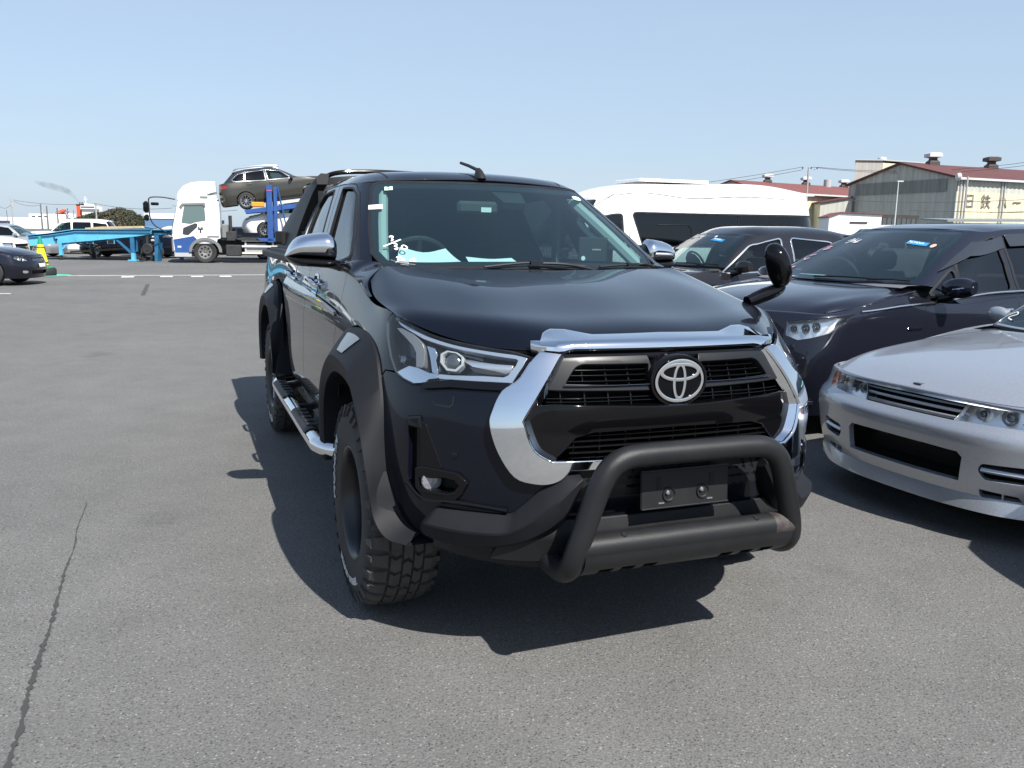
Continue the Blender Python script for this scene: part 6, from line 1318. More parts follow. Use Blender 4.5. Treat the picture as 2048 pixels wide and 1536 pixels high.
# --- grille
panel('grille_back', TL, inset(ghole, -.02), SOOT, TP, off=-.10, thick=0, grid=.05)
def strip_box(nm, u0, u1, v, h, d0, d1, m, parent, n=24):
    """a bar following the front skin between two stations, h high, from depth d0 out to d1"""
    r_ = []
    for u in np.linspace(u0, u1, n):
        r_.append([TL.at(u, v - h / 2, d0), TL.at(u, v - h / 2, d1 - .003), TL.at(u, v - h / 2 + .002, d1), TL.at(u, v + h / 2 - .002, d1), TL.at(u, v + h / 2, d1 - .003), TL.at(u, v + h / 2, d0)])
    return MB().loft(r_).build(nm, m, parent)
GR = empty('grille', parent=TP)
SL = mat('grille_slat', (.006, .006, .007), .2, coat=.4)
UPO = [(-.392,.640),(-.30,.648),(-.10,.650),(-.082,.526),(-.309,.530),(-.445,.532)]
UPI = [(-.390,.546),(-.348,.605),(-.325,.616),(-.095,.614),(-.108,.538)]
both('surround', TL, UPO, mat('grille_surround', (.012, .013, .015), .35, spec=.3), GR, holes=[fillet(UPI, .012)], off=lambda u, v: .002 + .01 * np.clip((np.asarray(v) - .53) / .1, 0, 1), thick=.05, grid=.02, bev=.004)
panel('top_rail', TL, [(-.40,.655),(.40,.655),(.40,.676),(-.40,.676)], GLOSS, GR, off=.004, thick=.05, grid=.03)
for v in (.596, .577, .558):
    for s_ in (1, -1):
        strip_box('slat', s_ * .385, s_ * .07, v, .0045, -.05, -.006, SL, GR)
for s_ in (1, -1): strip_box('bright_slat', s_ * .392, s_ * .07, .541, .005, -.03, .012, DCHROME, GR)
for v in (.508, .497):
    for s_ in (1, -1): strip_box('lower_slat', s_ * .45, s_ * .05, v, .0045, -.05, -.012, SL, GR)
for u in (-.32, -.24, -.16, .16, .24, .32, -.40, .40):
    MB().loft([[TL.at(u - .002, v, -.06), TL.at(u - .002, v, -.03), TL.at(u + .002, v, -.03), TL.at(u + .002, v, -.06)] for v in (.485, .535, .615) ]).build('mesh_rib', SL, GR)
# lip below the slats and the piano-black beam with its swollen profile
MOU = [(-.507,.478),(-.43,.486),(-.105,.472),(0,.470)]
MOB = [(0,.405),(-.30,.400),(-.36,.385),(-.395,.345),(-.42,.322),(-.45,.318),(-.493,.352),(-.516,.42)]
mou = MOU + mirx(MOU[:-1][::-1]) + mirx(MOB[1:])[::-1] + [(0, .405)] + MOB[1:]
def mo(u, v):
    t = np.clip((np.asarray(v) - .395) / .085, -.2, 1); a = np.clip((.52 - np.abs(u)) / .10, 0, 1)
    return -.004 + .022 * np.clip(t, 0, 1)**.8 * a
panel('grille_beam', TL, mou, GLOSS, GR, off=mo, thick=.04, grid=.022, bev=.006)
for v in (.385, .366, .347, .328): strip_box('intake_slat', -.40 + (.385 - v) * .4 - .0, .40 - (.385 - v) * .4, v, .0045, -.06, -.012, SL, GR, 40)
for u in np.arange(-.36, .37, .09): MB().loft([[TL.at(u - .002, v, -.07), TL.at(u - .002, v, -.03), TL.at(u + .002, v, -.03), TL.at(u + .002, v, -.07)] for v in (.315, .36, .40)]).build('intake_rib', SL, GR)
MB().box((.80, 0, .845), (.03, .035, .022), bev=.005).lathe([(.009, 0), (.008, .012), (.001, .014)], 14, 'x', (.815, 0, .843)).build('front_camera', GLOSS, GR)
# emblem
EM = empty('emblem', parent=TP)
ec = TL.at(0, .552, .0); en = Vector(TL.n(0, .552)[0]); EMm = Matrix.Translation(Vector(ec)) @ Matrix(((0, 0, 1, 0), (1, 0, 0, 0), (0, 1, 0, 0), (0, 0, 0, 1)))
ES = 1.24
def edisc(a, b, prof, nm, m):
    a, b = a * ES, b * ES
    o = MB(); th = np.linspace(0, 2 * np.pi, 48, False); o.loft([[(a * s * math.cos(t), b * s * math.sin(t), h) for t in th] for s, h in prof], M=EMm); return o.build(nm, m, EM, auto=45)
edisc(.088, .070, [(1.0, -.06), (1.0, .014), (.97, .020), (.90, .020), (.88, .014)], 'backing', GLOSS)
edisc(.077, .060, [(1.0, .0), (1.0, .016), (.2, .019), (.02, .019)], 'dark_disc', mat('emblem_disc', (.003, .0035, .005), .08, spec=.15))
def ering(a, b, w1, w2, cy, nm, h=.024):
    a, b, w1, w2, cy = a * ES, b * ES, w1 * ES * .86, w2 * ES * .86, cy * ES
    """elliptical ring whose stroke widens from w1 (sides) to w2 (top and bottom)"""
    th = np.linspace(0, 2 * np.pi, 64, False); r_ = []
    def el(k, z): return [((a + k * w1) * math.cos(t), cy + (b + k * w2) * math.sin(t), z) for t in th]
    o = MB(); o.loft([el(1, h - .008), el(.8, h - .001), el(0, h), el(-.8, h - .001), el(-1, h - .008)], cap=False, M=EMm); return o.build(nm, CHROME, EM, auto=60)
ering(.0705, .0535, .0062, .0062, 0, 'outer_ring')
ering(.056, .0205, .0075, .0062, .0235, 'wide_ring')
ering(.0165, .0450, .0062, .0065, -.002, 'upright_ring')
# --- lower intake, guard, plate holder
panel('valance_back', TL, [(-.62,.02),(-.49,.21),(-.42,.29),(.42,.29),(.49,.21),(.62,.02),(.3,-.06),(-.3,-.06)], SOOT, TP, off=-.045, thick=0, grid=.06)
panel('upper_valance', TL, [(-.50,.178),(-.46,.232),(-.41,.272),(.41,.272),(.46,.232),(.50,.178)], PLASTIC, TP, off=.0, thick=.04, grid=.03, bev=.006)
panel('mid_valance', TL, [(-.53,.118),(-.51,.166),(.51,.166),(.53,.118)], PLASTIC, TP, off=-.012, thick=.03, grid=.03, bev=.005)
panel('lower_valance', TL, [(-.60,-.02),(-.54,.108),(.54,.108),(.60,-.02)], PLASTIC, TP, off=lambda u, v: .012 + .03 * np.clip((.11 - np.asarray(v)) / .05, 0, 1), thick=.04, grid=.025, bev=.006)
GU = GUARD[:9]; GL = GUARD[9:]
gt = spline([(-.893,.045),(-.862,.085),(-.826,.116),(-.795,.119),(-.68,.122),(-.569,.127),(-.535,.150),(-.495,.190),(-.456,.228),(-.40,.262),(-.35,.268)], 4)
gb = spline([(-.888,.036),(-.88,.020),(-.85,.012),(-.80,.005),(-.707,.000),(-.60,.012),(-.53,.028),(-.478,.046),(-.42,.085),(-.374,.150),(-.340,.235)], 4)
rings = []
for k, (p_, q_) in enumerate(zip(gt, gb)):
    f = min(1, k / 8); f2 = min(1, (len(gt) - 1 - k) / 6); h = p_ - q_; o_ = .012 + .05 * f * (.5 + .5 * f2)
    P_ = lambda w, d: TL.at(*(q_ + h * w), d)
    rings.append([P_(1.0, -.02), P_(1.0, .006), P_(.97, .012), P_(.70, o_), P_(.64, o_ + .002), P_(.25, o_ * .85 + .004), P_(.06, o_ * .62), P_(.0, o_ * .5), P_(-.02, -.03)])
for s_ in (1, -1): MB().loft((np.array(rings) * [1, s_, 1]).tolist(), closed=True).build('lower_guard', FLARE, TP, auto=24)
panel('under_tray', TL, [(-.95,-.06),(-.90,.02),(-.6,.03),(-.3,.06),(.3,.06),(.6,.03),(.90,.02),(.95,-.06),(.4,-.1),(-.4,-.1)], PLASTIC, TP, off=-.02, thick=.02, grid=.05)
PH = empty('plate_holder', parent=TP)
Mp = Matrix.Translation((.900, .015, .642)) @ Matrix.Rotation(R(-4), 4, 'Y')
pb = MB(); pb.box((-.004, 0, 0), (.010, .335, .128), Mp, .004)
pb.box((.002, 0, .0615), (.008, .335, .006), Mp, .002); pb.box((.002, 0, -.0615), (.008, .335, .006), Mp, .002)
pb.build('plate_backing', PLASTIC, PH)
for y in (-.065, .065):
    d = MB(); d.lathe([(.002, .003), (.018, .0015), (.0205, .003), (.021, .006), (.0235, .0065), (.024, .001)], 24, 'x', (0, y, -.018), Mp); d.build('screw_cup', PLASTIC, PH)
    d = MB(); d.lathe([(.0005, .011), (.006, .010), (.0085, .007), (.0085, .002)], 14, 'x', (0, y - .006, -.012), Mp); d.build('screw', SCREW, PH)
    sy = 1 if y > 0 else -1
    MB().box((.0016, y + sy * .035, .020), (.002, .018, .042), Mp).build('slot', SOOT, PH)
    MB().box((.0022, y + sy * .028, -.046), (.004, .022, .006), Mp, .001).build('clip', SATIN, PH)
# --- fog lamps and their recesses
for fl in (False, True):
    FB = panel('fog_bezel', TL, FOGO, GLOSS, TP, [FOGI], off=.012, thick=.05, grid=.012, bev=.006, flip=fl)
    panel('fog_recess', TL, inset(FOGO, -.01), SOOT, FB, off=-.045, thick=0, grid=.03, flip=fl)
    a = np.array(FOGI + FOGI[:1]); ribbon('fog_wall', TL, a, a, np.full(len(a), .008), np.full(len(a), -.045), GLOSS, FB, fl)
    c = TL.at(-.862, .200, -.012, fl); M = Matrix.Translation(Vector(c)) @ Vector((1, .1 if fl else -.1, -.05)).to_track_quat('Z', 'Y').to_matrix().to_4x4()
    fg = MB(); fg.lathe([(.034, -.02), (.034, .004), (.031, .008), (.020, .011), (.001, .012)], 24, 'z', M=M); fg.build('fog_lamp', mat('fog_glass', (.26, .27, .29), .2, .35, 1., bump=.5, bs=90), FB)
    panel('vent_channel', TL, inset(CHAN, -.004), GLOSS, TP, off=lambda u, v: -.022 + .0 * u, thick=0, grid=.03, flip=fl)
    a = np.array(CHAN + CHAN[:1]); ribbon('vent_wall', TL, a, a, np.full(len(a), .0), np.full(len(a), -.022), GLOSS, TP, fl)
    panel('vent_fin', TL, FIN, GLOSS, TP, off=.004, thick=.03, grid=.012, bev=.004, flip=fl)
    strp = [(-.958,.182),(-.880,.138),(-.752,.148),(-.57,.140)]
    MB().tube(spline([TL.at(u, v, .004, fl) for u, v in strp], 6), [.010] * 19, 8).build('lower_crease', GLOSS, TP)
    o = panel('tow_cover', TL, [(-.832,.470),(-.825,.462),(-.772,.462),(-.762,.470),(-.758,.492),(-.752,.492),(-.757,.466),(-.77,.456),(-.827,.456),(-.838,.468)], SOOT, TP, off=.001, thick=0, grid=.02, flip=fl)
    c = TL.at(-.757, .302, .0, fl); MB().lathe([(.011, 0), (.011, .002), (.009, .003), (.001, .003)], 16, 'z', M=Matrix.Translation(Vector(c)) @ Vector(TL.n(-.757, .302)[0] * [1, -1 if fl else 1, 1]).to_track_quat('Z', 'Y').to_matrix().to_4x4()).build('parking_sensor', BLACK, TP)
    # daytime bead at the head of the channel
    MB().loft([[TL.at(u, v, .006, fl) + np.array([.0, 0, 0]) for u, v in [(-.955 + d, .405 - d), (-.885 - d, .417 - d), (-.885 - d, .385 + d), (-.955 + d, .375 + d)]] if False else [TL.at(u, v, h, fl) for u, v in [(-.955 + d, .405 - d), (-.885 - d, .417 - d), (-.886 - d, .372 + d), (-.955 + d, .366 + d)]] for d, h in ((0, -.02), (.002, .004), (.010, .010))]).build('vent_cap', GLOSS, TP)

# --- bull bar
BB = empty('bull_bar', parent=TP)
rr = .0365
half = [(.58, .420, .425), (.77, .425, .405), (.875, .420, .400), (.935, .416, .428), (.960, .406, .49), (.970, .362, .635), (.975, .332, .715), (.975, .300, .757), (.975, .25, .780), (.975, .17, .785)]
hp_ = spline(np.array(half), 6); full = np.concatenate([hp_, [[.975, 0, .785]], (hp_ * [1, -1, 1])[::-1]])
MB().tube(full, rr, 18).build('hoop', TUBE, BB)
yy = np.linspace(-.40, .40, 13); MB().tube([(.955, y, .496) for y in yy], .041, 20, cap=False).build('cross_tube', TUBE, BB)
MB().tube([(.955, y, .496) for y in (.32, .36, .402)], .0415, 20, cap=False).build('worn_sleeve', RUSTY, BB, label='rust worn end of the lower cross tube')
for y in (-.25, .25): MB().lathe([(.0005, .004), (.008, .004), (.010, 0), (.011, -.004)], 12, 'z', M=Matrix.Translation((.955 + .0405 * math.cos(1.1), y, .496 + .0405 * math.sin(1.1))) @ Vector((math.cos(1.1), 0, math.sin(1.1))).to_track_quat('Z', 'Y').to_matrix().to_4x4()).build('bolt', TUBE, BB)
# skid plate with punched slots (strip of plates between slots)
prof = [(.993, .482), (.988, .450), (.965, .418), (.925, .394), (.85, .375), (.77, .365)]
def skid(y0, y1, k0, k1, nm='skid_plate'):
    p = spline(prof, 4); p = p[k0:k1]; q = p + np.array([-.003, .004]); o = MB(); o.loft([[(a, y, b) for a, b in p] + [(a, y, b) for a, b in q[::-1]] for y in (y0, y1)]); return o
N_ = 21; sk = MB(); edges = [(-.41, .41)]
sl_ = [(-.33, -.28), (-.25, -.20), (-.17, -.12), (.12, .17), (.20, .25), (.28, .33)]
def addp(y0, y1, k0, k1):
    t = skid(y0, y1, k0, k1); sk.add(t.V, t.F)
addp(-.39, .39, 0, 8); addp(-.39, .39, 12, N_)
ys_ = [-.39] + [q for s in sl_ for q in s] + [.39]
for i in range(0, len(ys_), 2): addp(ys_[i], ys_[i + 1], 7, 13)
sk.build('skid_plate', TUBE, BB)
MB().box((.80, 0, .43), (.2, .7, .10)).build('crossmember', SOOT, BB)

SKYFACET = mat('sky_grey_facet', (.20, .21, .22), .14, .4)  # grey of the flare facet stands for reflected sky
# --- wheel arch flares
def flare(dx, dz, rear):
    lip = [(-.52,.44),(-.555,.58),(-.54,.71),(-.45,.81),(-.28,.880),(-.10,.895),(.06,.883),(.165,.845),(.26,.775),(.33,.69),(.38,.575),(.412,.47)]
    crest = [(-.57,.44),(-.60,.60),(-.58,.75),(-.48,.86),(-.30,.945),(-.10,.962),(.07,.948),(.18,.90),(.275,.825),(.345,.72),(.392,.59),(.42,.475)]
    bodye = [(-.62,.44),(-.66,.61),(-.64,.80),(-.54,.93),(-.34,1.045),(-.10,1.075),(.08,1.055),(.19,1.01),(.262,.935),(.322,.83),(.357,.66),(.372,.55)]
    if not rear: lip += [(.47,.415),(.53,.405)]; crest += [(.478,.42),(.532,.408)]; bodye += [(.412,.468),(.470,.430),(.530,.425)][:2]
    yl = [.935] * 12 + [.885, .83]; yc = [.950] * 12 + [.89, .835]
    if not rear: yl[9:12] = [.933, .925, .912]; yc[9:12] = [.945, .935, .92]
    n = len(lip); L_, C_, B_, I_ = [], [], [], []
    for i in range(n):
        x, z = lip[i]; L_.append((x + dx, yl[i], z + dz)); I_.append((x + dx, yl[i] - .13, z + dz))
        x, z = crest[i]; C_.append((x + dx, yc[i], z + dz))
        x, z = bodye[i]; yb = {12: .786, 13: .748}.get(i)
        if yb is None:
            uv_ = TL.uv([(x + dx, z + dz)], 'xz', 1)[0]; yb = TL.p(*uv_)[0][1] + .004
        B_.append((x + dx, yb, z + dz))
    m1 = [spline(np.array(q), 5) for q in (I_, L_, C_, B_)]
    mid = (m1[2] * .55 + m1[3] * .45) + np.array([0, .006, 0]); back = m1[3] - np.array([0, .02, 0])
    lc = m1[1] * .5 + m1[2] * .5 + np.array([0, .004, 0])
    rings = [m1[0], m1[1] - np.array([0, .004, 0]), m1[1] + np.array([0, .001, .0]), lc, m1[2], mid, m1[3] + np.array([0, .006, 0]), m1[3] + np.array([0, .0, .0]), back]
    return np.array(rings)
for rear in (False, True):
    rg = flare(-3.085 if rear else 0, .02 if rear else 0, rear)
    for s_ in (1, -1):
        FLo = MB().loft((rg * [1, s_, 1]).tolist(), closed=False, cap=False).build('wheel_flare', FLARE, TP, auto=28)
        # facet on the crown of the flare, coloured pale for the sky reflected there
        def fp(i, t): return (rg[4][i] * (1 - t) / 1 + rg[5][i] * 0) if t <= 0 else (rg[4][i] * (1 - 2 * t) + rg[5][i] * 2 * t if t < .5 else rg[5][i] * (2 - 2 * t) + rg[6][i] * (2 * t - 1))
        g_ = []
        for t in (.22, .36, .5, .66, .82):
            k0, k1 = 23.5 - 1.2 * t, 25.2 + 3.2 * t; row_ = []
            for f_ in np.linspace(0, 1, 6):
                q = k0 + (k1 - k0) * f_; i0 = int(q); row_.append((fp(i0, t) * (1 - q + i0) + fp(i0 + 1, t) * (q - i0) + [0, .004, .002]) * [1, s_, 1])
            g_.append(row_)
        MB().loft(g_, closed=False, cap=False).build('flare_sky_facet', SKYFACET, FLo, auto=60)
    dx = -3.085 if rear else 0
    # inner arch liner
    for s_ in (1, -1):
        th = np.linspace(.06 * np.pi, .96 * np.pi, 24); MB().loft([[(dx - .05 + .51 * math.cos(t), s_ * y, .42 + .49 * math.sin(t)) for t in th] for y in (.42, .77)], closed=False, cap=False).build('arch_liner', SOOT, TP)

# --- wheels
def make_wheel():
    root = empty('wheel', parent=TP)
    ro, w = .392, .13
    prof = [(.215, -.115), (.225, -.128), (.26, -.134), (.32, -.137), (.36, -.130), (.384, -.112), (ro - .004, -.09), (ro, -.05), (ro + .001, 0), (ro, .05), (ro - .004, .09), (.384, .112), (.36, .130), (.32, .137), (.26, .134), (.225, .128), (.215, .115)]
    ty = MB(); ty.lathe(prof, 72, 'y'); tyre = ty.build('tyre', RUBBER, root, auto=40)
    # tread blocks
    tb = MB(); nb = 34
    def block(poly, h0=.001, h1=.0095, sh=0):
        lo = []; hi = []
        for th, y in poly:
            base = np.interp(abs(y), [0, .05, .09, .112, .128], [ro + .001, ro, ro - .004, .384, .365])
            lo.append((( base - .004) * math.cos(th), y, (base - .004) * math.sin(th)))
        ct, cy = np.mean([p[0] for p in poly]), np.mean([p[1] for p in poly])
        for th, y in poly:
            th2, y2 = ct + (th - ct) * .95, cy + (y - cy) * .95
            base = np.interp(abs(y2), [0, .05, .09, .112, .128], [ro + .001, ro, ro - .004, .384, .365]); hi.append(((base + h1) * math.cos(th2), y2, (base + h1) * math.sin(th2)))
        n = len(poly); V = lo + hi; F = [tuple(range(n, 2 * n))] + [(i, (i + 1) % n, n + (i + 1) % n, n + i) for i in range(n)]
        tb.add(V, F)
    d = 2 * math.pi / nb; rz = np.random.default_rng(3)
    for k in range(nb):
        t = k * d
        for s in (1, -1):
            sh = 0 if s > 0 else .45 * d; wv = .06 * d
            block([(t + sh + .04 * d, s * .066), (t + sh + .10 * d, s * .095), (t + sh + .16 * d, s * .122), (t + sh + .80 * d, s * .122), (t + sh + .80 * d, s * .095), (t + sh + .86 * d, s * .066)])
            # sidewall lugs
            if True:
                a0, a1 = t + sh + .2 * d, t + sh + (.72 if k % 2 else .5) * d; P_ = []
                for th, r_, yy_ in ((a0, .386, .1265), (a1, .386, .1265), (a1 - .1 * d, .352, .1375), ((a0 + a1) / 2, .338 if k % 2 else .345, .1385), (a0 + .12 * d, .352, .1375)):
                    P_.append((r_ * math.cos(th), s * yy_, r_ * math.sin(th)))
                n_ = len(P_); P2 = [(p[0] * .99, p[1] - s * .012, p[2] * .99) for p in P_]; P3 = [(p[0] * 1., p[1] + s * .0022, p[2]) for p in P_]
                tb.add(P2 + P3, [tuple(range(n_, 2 * n_))] + [(i, (i + 1) % n_, n_ + (i + 1) % n_, n_ + i) for i in range(n_)])
        for (ya, yb, sh, sk_) in ((.018, .058, .2, .16), (-.022, .012, .62, -.18), (-.06, -.028, .1, .16)):
            t2 = t + sh * d
            block([(t2 + .05 * d, ya), (t2 + (.05 + sk_) * d, (ya + yb) / 2), (t2 + .02 * d, yb), (t2 + .82 * d, yb), (t2 + (.86 + sk_) * d, (ya + yb) / 2), (t2 + .88 * d, ya)])
    tb.build('tread', TREAD, root, smooth=False, auto=None)
    rim = MB(); rim.lathe([(.222, .118), (.226, .124), (.222, .128), (.214, .124), (.205, .108), (.196, .07), (.190, .0), (.188, -.09), (.21, -.118)], 56, 'y'); rm = rim.build('rim', WHEELBLK, root, auto=50)
    hub = MB(); hub.lathe([(.001, .045), (.034, .045), (.042, .036), (.075, .030), (.082, .012), (.082, -.03)], 28, 'y')
    for k in range(6):
        a = k * math.pi / 3
        M = Matrix.Rotation(a, 4, 'Y'); hub.loft([[(x, y, z) for x, y, z in ((-wd, yy_ - .02, r_), (wd, yy_ - .02, r_), (wd * .8, yy_ + .008, r_), (-wd * .8, yy_ + .008, r_))] for r_, wd, yy_ in ((.06, .032, .028), (.13, .026, .036), (.192, .034, .05))], M=M)
        hub.lathe([(.012, .02), (.011, .045), (.001, .048)], 8, 'y', (.058 * math.sin(a + .5), 0, .058 * math.cos(a + .5)))
    hub.build('spokes', WHEELBLK, root, auto=30)
    dk = MB(); dk.lathe([(.001, -.06), (.17, -.06), (.172, -.09), (.001, -.09)], 32, 'y'); dk.build('brake_disc', DCHROME, root)
    # raised white letters
    def letters(txt, size, mid, rad):
        def fn(x, y, z):
            a = mid + x / rad; r_ = rad + y
            return (r_ * math.cos(a), .1405 + z + (-.004 if r_ > .315 else .0) + .0 * y, r_ * math.sin(a))
        return writing('tyre_lettering', txt, size, fn, mat('white_tyre_letter', (.55, .55, .54), .75), root, .0012)
    letters('MONSTA', .076, R(16), .300); letters('TERRAIN GRIPPER', .042, R(-92), .302)
    return root
wh = make_wheel(); wheels = [wh]
def dup(o, parent):
    c = o.copy(); COL.objects.link(c); c.parent = parent
    for ch in o.children: dup(ch, c)
    return c
for i, (x, y, rz) in enumerate(((0, -.795, 180), (0, .795, 0), (-3.085, -.795, 180), (-3.085, .795, 0))):
    w_ = wh if i == 0 else dup(wh, TP)
    w_.location = (x, y, .402); w_.rotation_euler = (0, R((0, 37, 100, 160)[i]) * (0 if i == 0 else 1), R(rz))
# --- chassis and floor (dark, seen under the bumper)
ch = MB(); ch.box((-2.0, 0, .54), (4.2, .9, .14)); ch.box((-2.0, 0, .62), (4.3, 1.5, .06)); ch.box((-.0, 0, .42), (.12, 1.3, .10)); ch.box((-3.085, 0, .40), (.14, 1.3, .14)); ch.box((.40, 0, .70), (.5, .9, .4)); ch.build('chassis', SOOT, TP, smooth=False)
fw = MB(); fw.box((-.45, 0, .95), (.04, 1.5, .62)); fw.box((-2.53, 0, 1.0), (.04, 1.5, .9)); fw.box((.1, 0, .9), (.9, .84, .45)); fw.build('firewall', SOOT, TP, smooth=False)
bdy = MB(); bdy.box((-3.45, 0, .80), (1.8, 1.58, .04)); bdy.box((-2.60, 0, 1.02), (.05, 1.6, .48)); bdy.box((-4.33, 0, 1.0), (.05, 1.58, .5)); bdy.box((-3.45, -.80, 1.27), (1.75, .10, .05), None, .01); bdy.box((-3.45, .80, 1.27), (1.75, .10, .05), None, .01); bdy.build('load_bed', PLASTIC, TP)
both('bed_rail_cap', TL, [(-3.94,.765),(-3.94,.80),(-6.1,.80),(-6.1,.765)], PLASTIC, TP, off=.012, thick=.03)
MB().box((-3.45, 0, 1.285), (1.72, 1.52, .02), None, .008).build('bed_cover', PLASTIC, TP)
# --- door mirrors
def mirror(s):
    root = empty('door_mirror', parent=TP)
    def shell(z0, z1, nm, m, puff):
        # body of the mirror, swept from the inner end (y .87) to the tip (y 1.095); x forward
        o = MB(); rings = []
        for t in np.linspace(0, 1, 13):
            y = .825 + .222 * t; k = (1 - .92 * max(0, (t - .5) / .5)**4.5) * (1 - .25 * max(0, .12 - t) / .12); k = max(k, .08)
            dep = .085 * k + .012; a = np.linspace(0, np.pi, 13)
            zb = 1.318 + .012 * t; zt = zb + (.128 - .050 * t**1.7) * k; zl = zb - .040 * k
            if nm == 'cap': prof = [(-.86 - .045 * t + dep * math.sin(q)**.8, y, zb + (zt - zb) * (1 - math.cos(q)) / 2) for q in a]
            else: prof = [(-.86 - .045 * t + (dep + .004) * math.sin(q)**.7, y, zl + (zb + .004 - zl) * (1 - math.cos(q)) / 2) for q in a]
            rings.append(prof)
        o.loft((np.array(rings) * [1, s, 1]).tolist(), closed=True); return o.build(nm, m, root, auto=60)
    shell(0, 0, 'cap', CHROME, 0); shell(0, 0, 'lower_shell', GLOSS, 0)
    MB().box((-.885, s * .92, 1.345), (.012, .15, .09), None, .005).build('mirror_glass', LAMPIN, root)
    MB().tube(spline([(-.74, s * .78, 1.285), (-.78, s * .81, 1.292), (-.82, s * .845, 1.300), (-.84, s * .90, 1.304)], 4), [.030, .028, .027, .026, .025, .024, .024, .023, .022, .021, .02, .02, .02], 10).build('mirror_arm', GLOSS, root)
mirror(1); mirror(-1)
# --- side steps
for s in (1, -1):
    st = empty('side_step', parent=TP)
    path = np.array([(-2.52, .80, .47), (-2.45, .90, .475), (-2.36, .945, .48), (-2.1, .955, .48), (-1.4, .955, .482), (-.75, .955, .484), (-.62, .945, .484), (-.54, .90, .482), (-.50, .80, .475)]) * [1, s, 1]
    MB().tube(spline(path, 6), .038, 16).build('step_tube', CHROME, st)
    for x in (-1.95, -1.05):
        o = MB(); th = np.linspace(-.55, 2.6, 9)
        rg = []
        for xx, k in ((-.26, .95), (-.245, 1.0), (.245, 1.0), (.26, .95)): rg.append([(x + xx, s * (.955 - .046 * k * math.cos(t)), .484 + .046 * k * math.sin(t)) for t in th] + [(x + xx, s * (.955 - .036 * math.cos(t)), .484 + .036 * math.sin(t)) for t in th[::-1]])
        o.loft(rg); o.build('step_pad', PLASTIC, st, auto=40)
        for k in range(5): MB().box((x - .18 + .09 * k, s * .945, .531), (.045, .05, .004), None, .001).build('tread_rib', RUBBER, st)
    for x in (-2.2, -1.5, -.8): MB().box((x, s * .87, .49), (.05, .17, .03)).build('step_bracket', SOOT, st)
# --- sports bar over the load bed
SB = empty('sports_bar', parent=TP)
for s in (1, -1):
    o = MB()
    outer = spline([(-4.00, 1.30), (-3.96, 1.43), (-3.72, 1.54), (-3.25, 1.70), (-2.92, 1.80), (-2.66, 1.835)], 6); inner = spline([(-3.00, 1.30), (-2.95, 1.40), (-2.86, 1.52), (-2.76, 1.64), (-2.68, 1.72), (-2.62, 1.76)], 6)
    rg = []
    for k in (0, 1):
        pass
    def yy_(z): return np.interp(z, [1.28, 1.5, 1.7, 1.84], [.77, .715, .655, .60])
    A = [[(x, s * (yy_(z) + .0), z), (x - .03, s * (yy_(z) - .06), z), (x2 + .03, s * (yy_(z2) - .06), z2), (x2, s * (yy_(z2) + .0), z2), ((x + x2) / 2, s * (yy_((z + z2) / 2) + .022), (z + z2) / 2)] for (x, z), (x2, z2) in zip(outer, inner)]
    o.loft(A); o.build('sail_panel', PLASTIC, SB, auto=32)
    for k in range(6): 
        x = -3.80 + .085 * k; MB().box((x, s * .775, 1.40), (.022, .03, .10), None, .004).build('louvre', SOOT, SB)
    MB().box((-3.45, s * .765, 1.305), (1.15, .10, .04), None, .012).build('sail_foot', PLASTIC, SB)
MB().loft([[(x, y, z + .05 * (1 - (y / .62)**2)) for x, z in ((-2.98, 1.75), (-2.97, 1.79), (-2.85, 1.81), (-2.72, 1.80), (-2.70, 1.75))] for y in np.linspace(-.61, .61, 17)]).build('crossbar', GLOSS, SB, auto=30)
MB().tube(spline([(-2.75, -.60, 1.79), (-2.72, -.5, 1.842), (-2.72, -.3, 1.862), (-2.72, 0, 1.865), (-2.72, .3, 1.862), (-2.72, .5, 1.842), (-2.75, .60, 1.79)], 6), .016, 10).build('top_tube', GLOSS, SB)
# --- little kerb mirror on the far fender
KM = empty('kerb_mirror', parent=TP)
b0 = np.array([.22, .725, 1.19]); b1 = np.array([.215, .885, 1.245]); b2 = np.array([.215, .90, 1.275])
MB().tube(spline([b0, (b0 + b1) / 2 + [0, 0, .0], b1, b2], 6), [.026, .027, .028, .029, .030, .030, .031, .031, .031, .030, .029, .027, .026, .025, .024, .022, .02, .018, .016], 12).build('stalk', GLOSS, KM)
hm = MB(); cy, cz = .865, 1.345
rg = []
for t in np.linspace(0, 1, 9):
    k = math.sin(math.pi * (.06 + .60 * t))**.55 if t < 1 else .80; a, b = sq(.052 * k, .092 * k, 24, 2.4)
    rg.append([(.285 - .085 * t, cy + p_ * .95 - q_ * .36, cz + q_ + p_ * .25) for p_, q_ in zip(a, b)])
hm.loft(rg); hm.build('mirror_head', GLOSS, KM, auto=55)
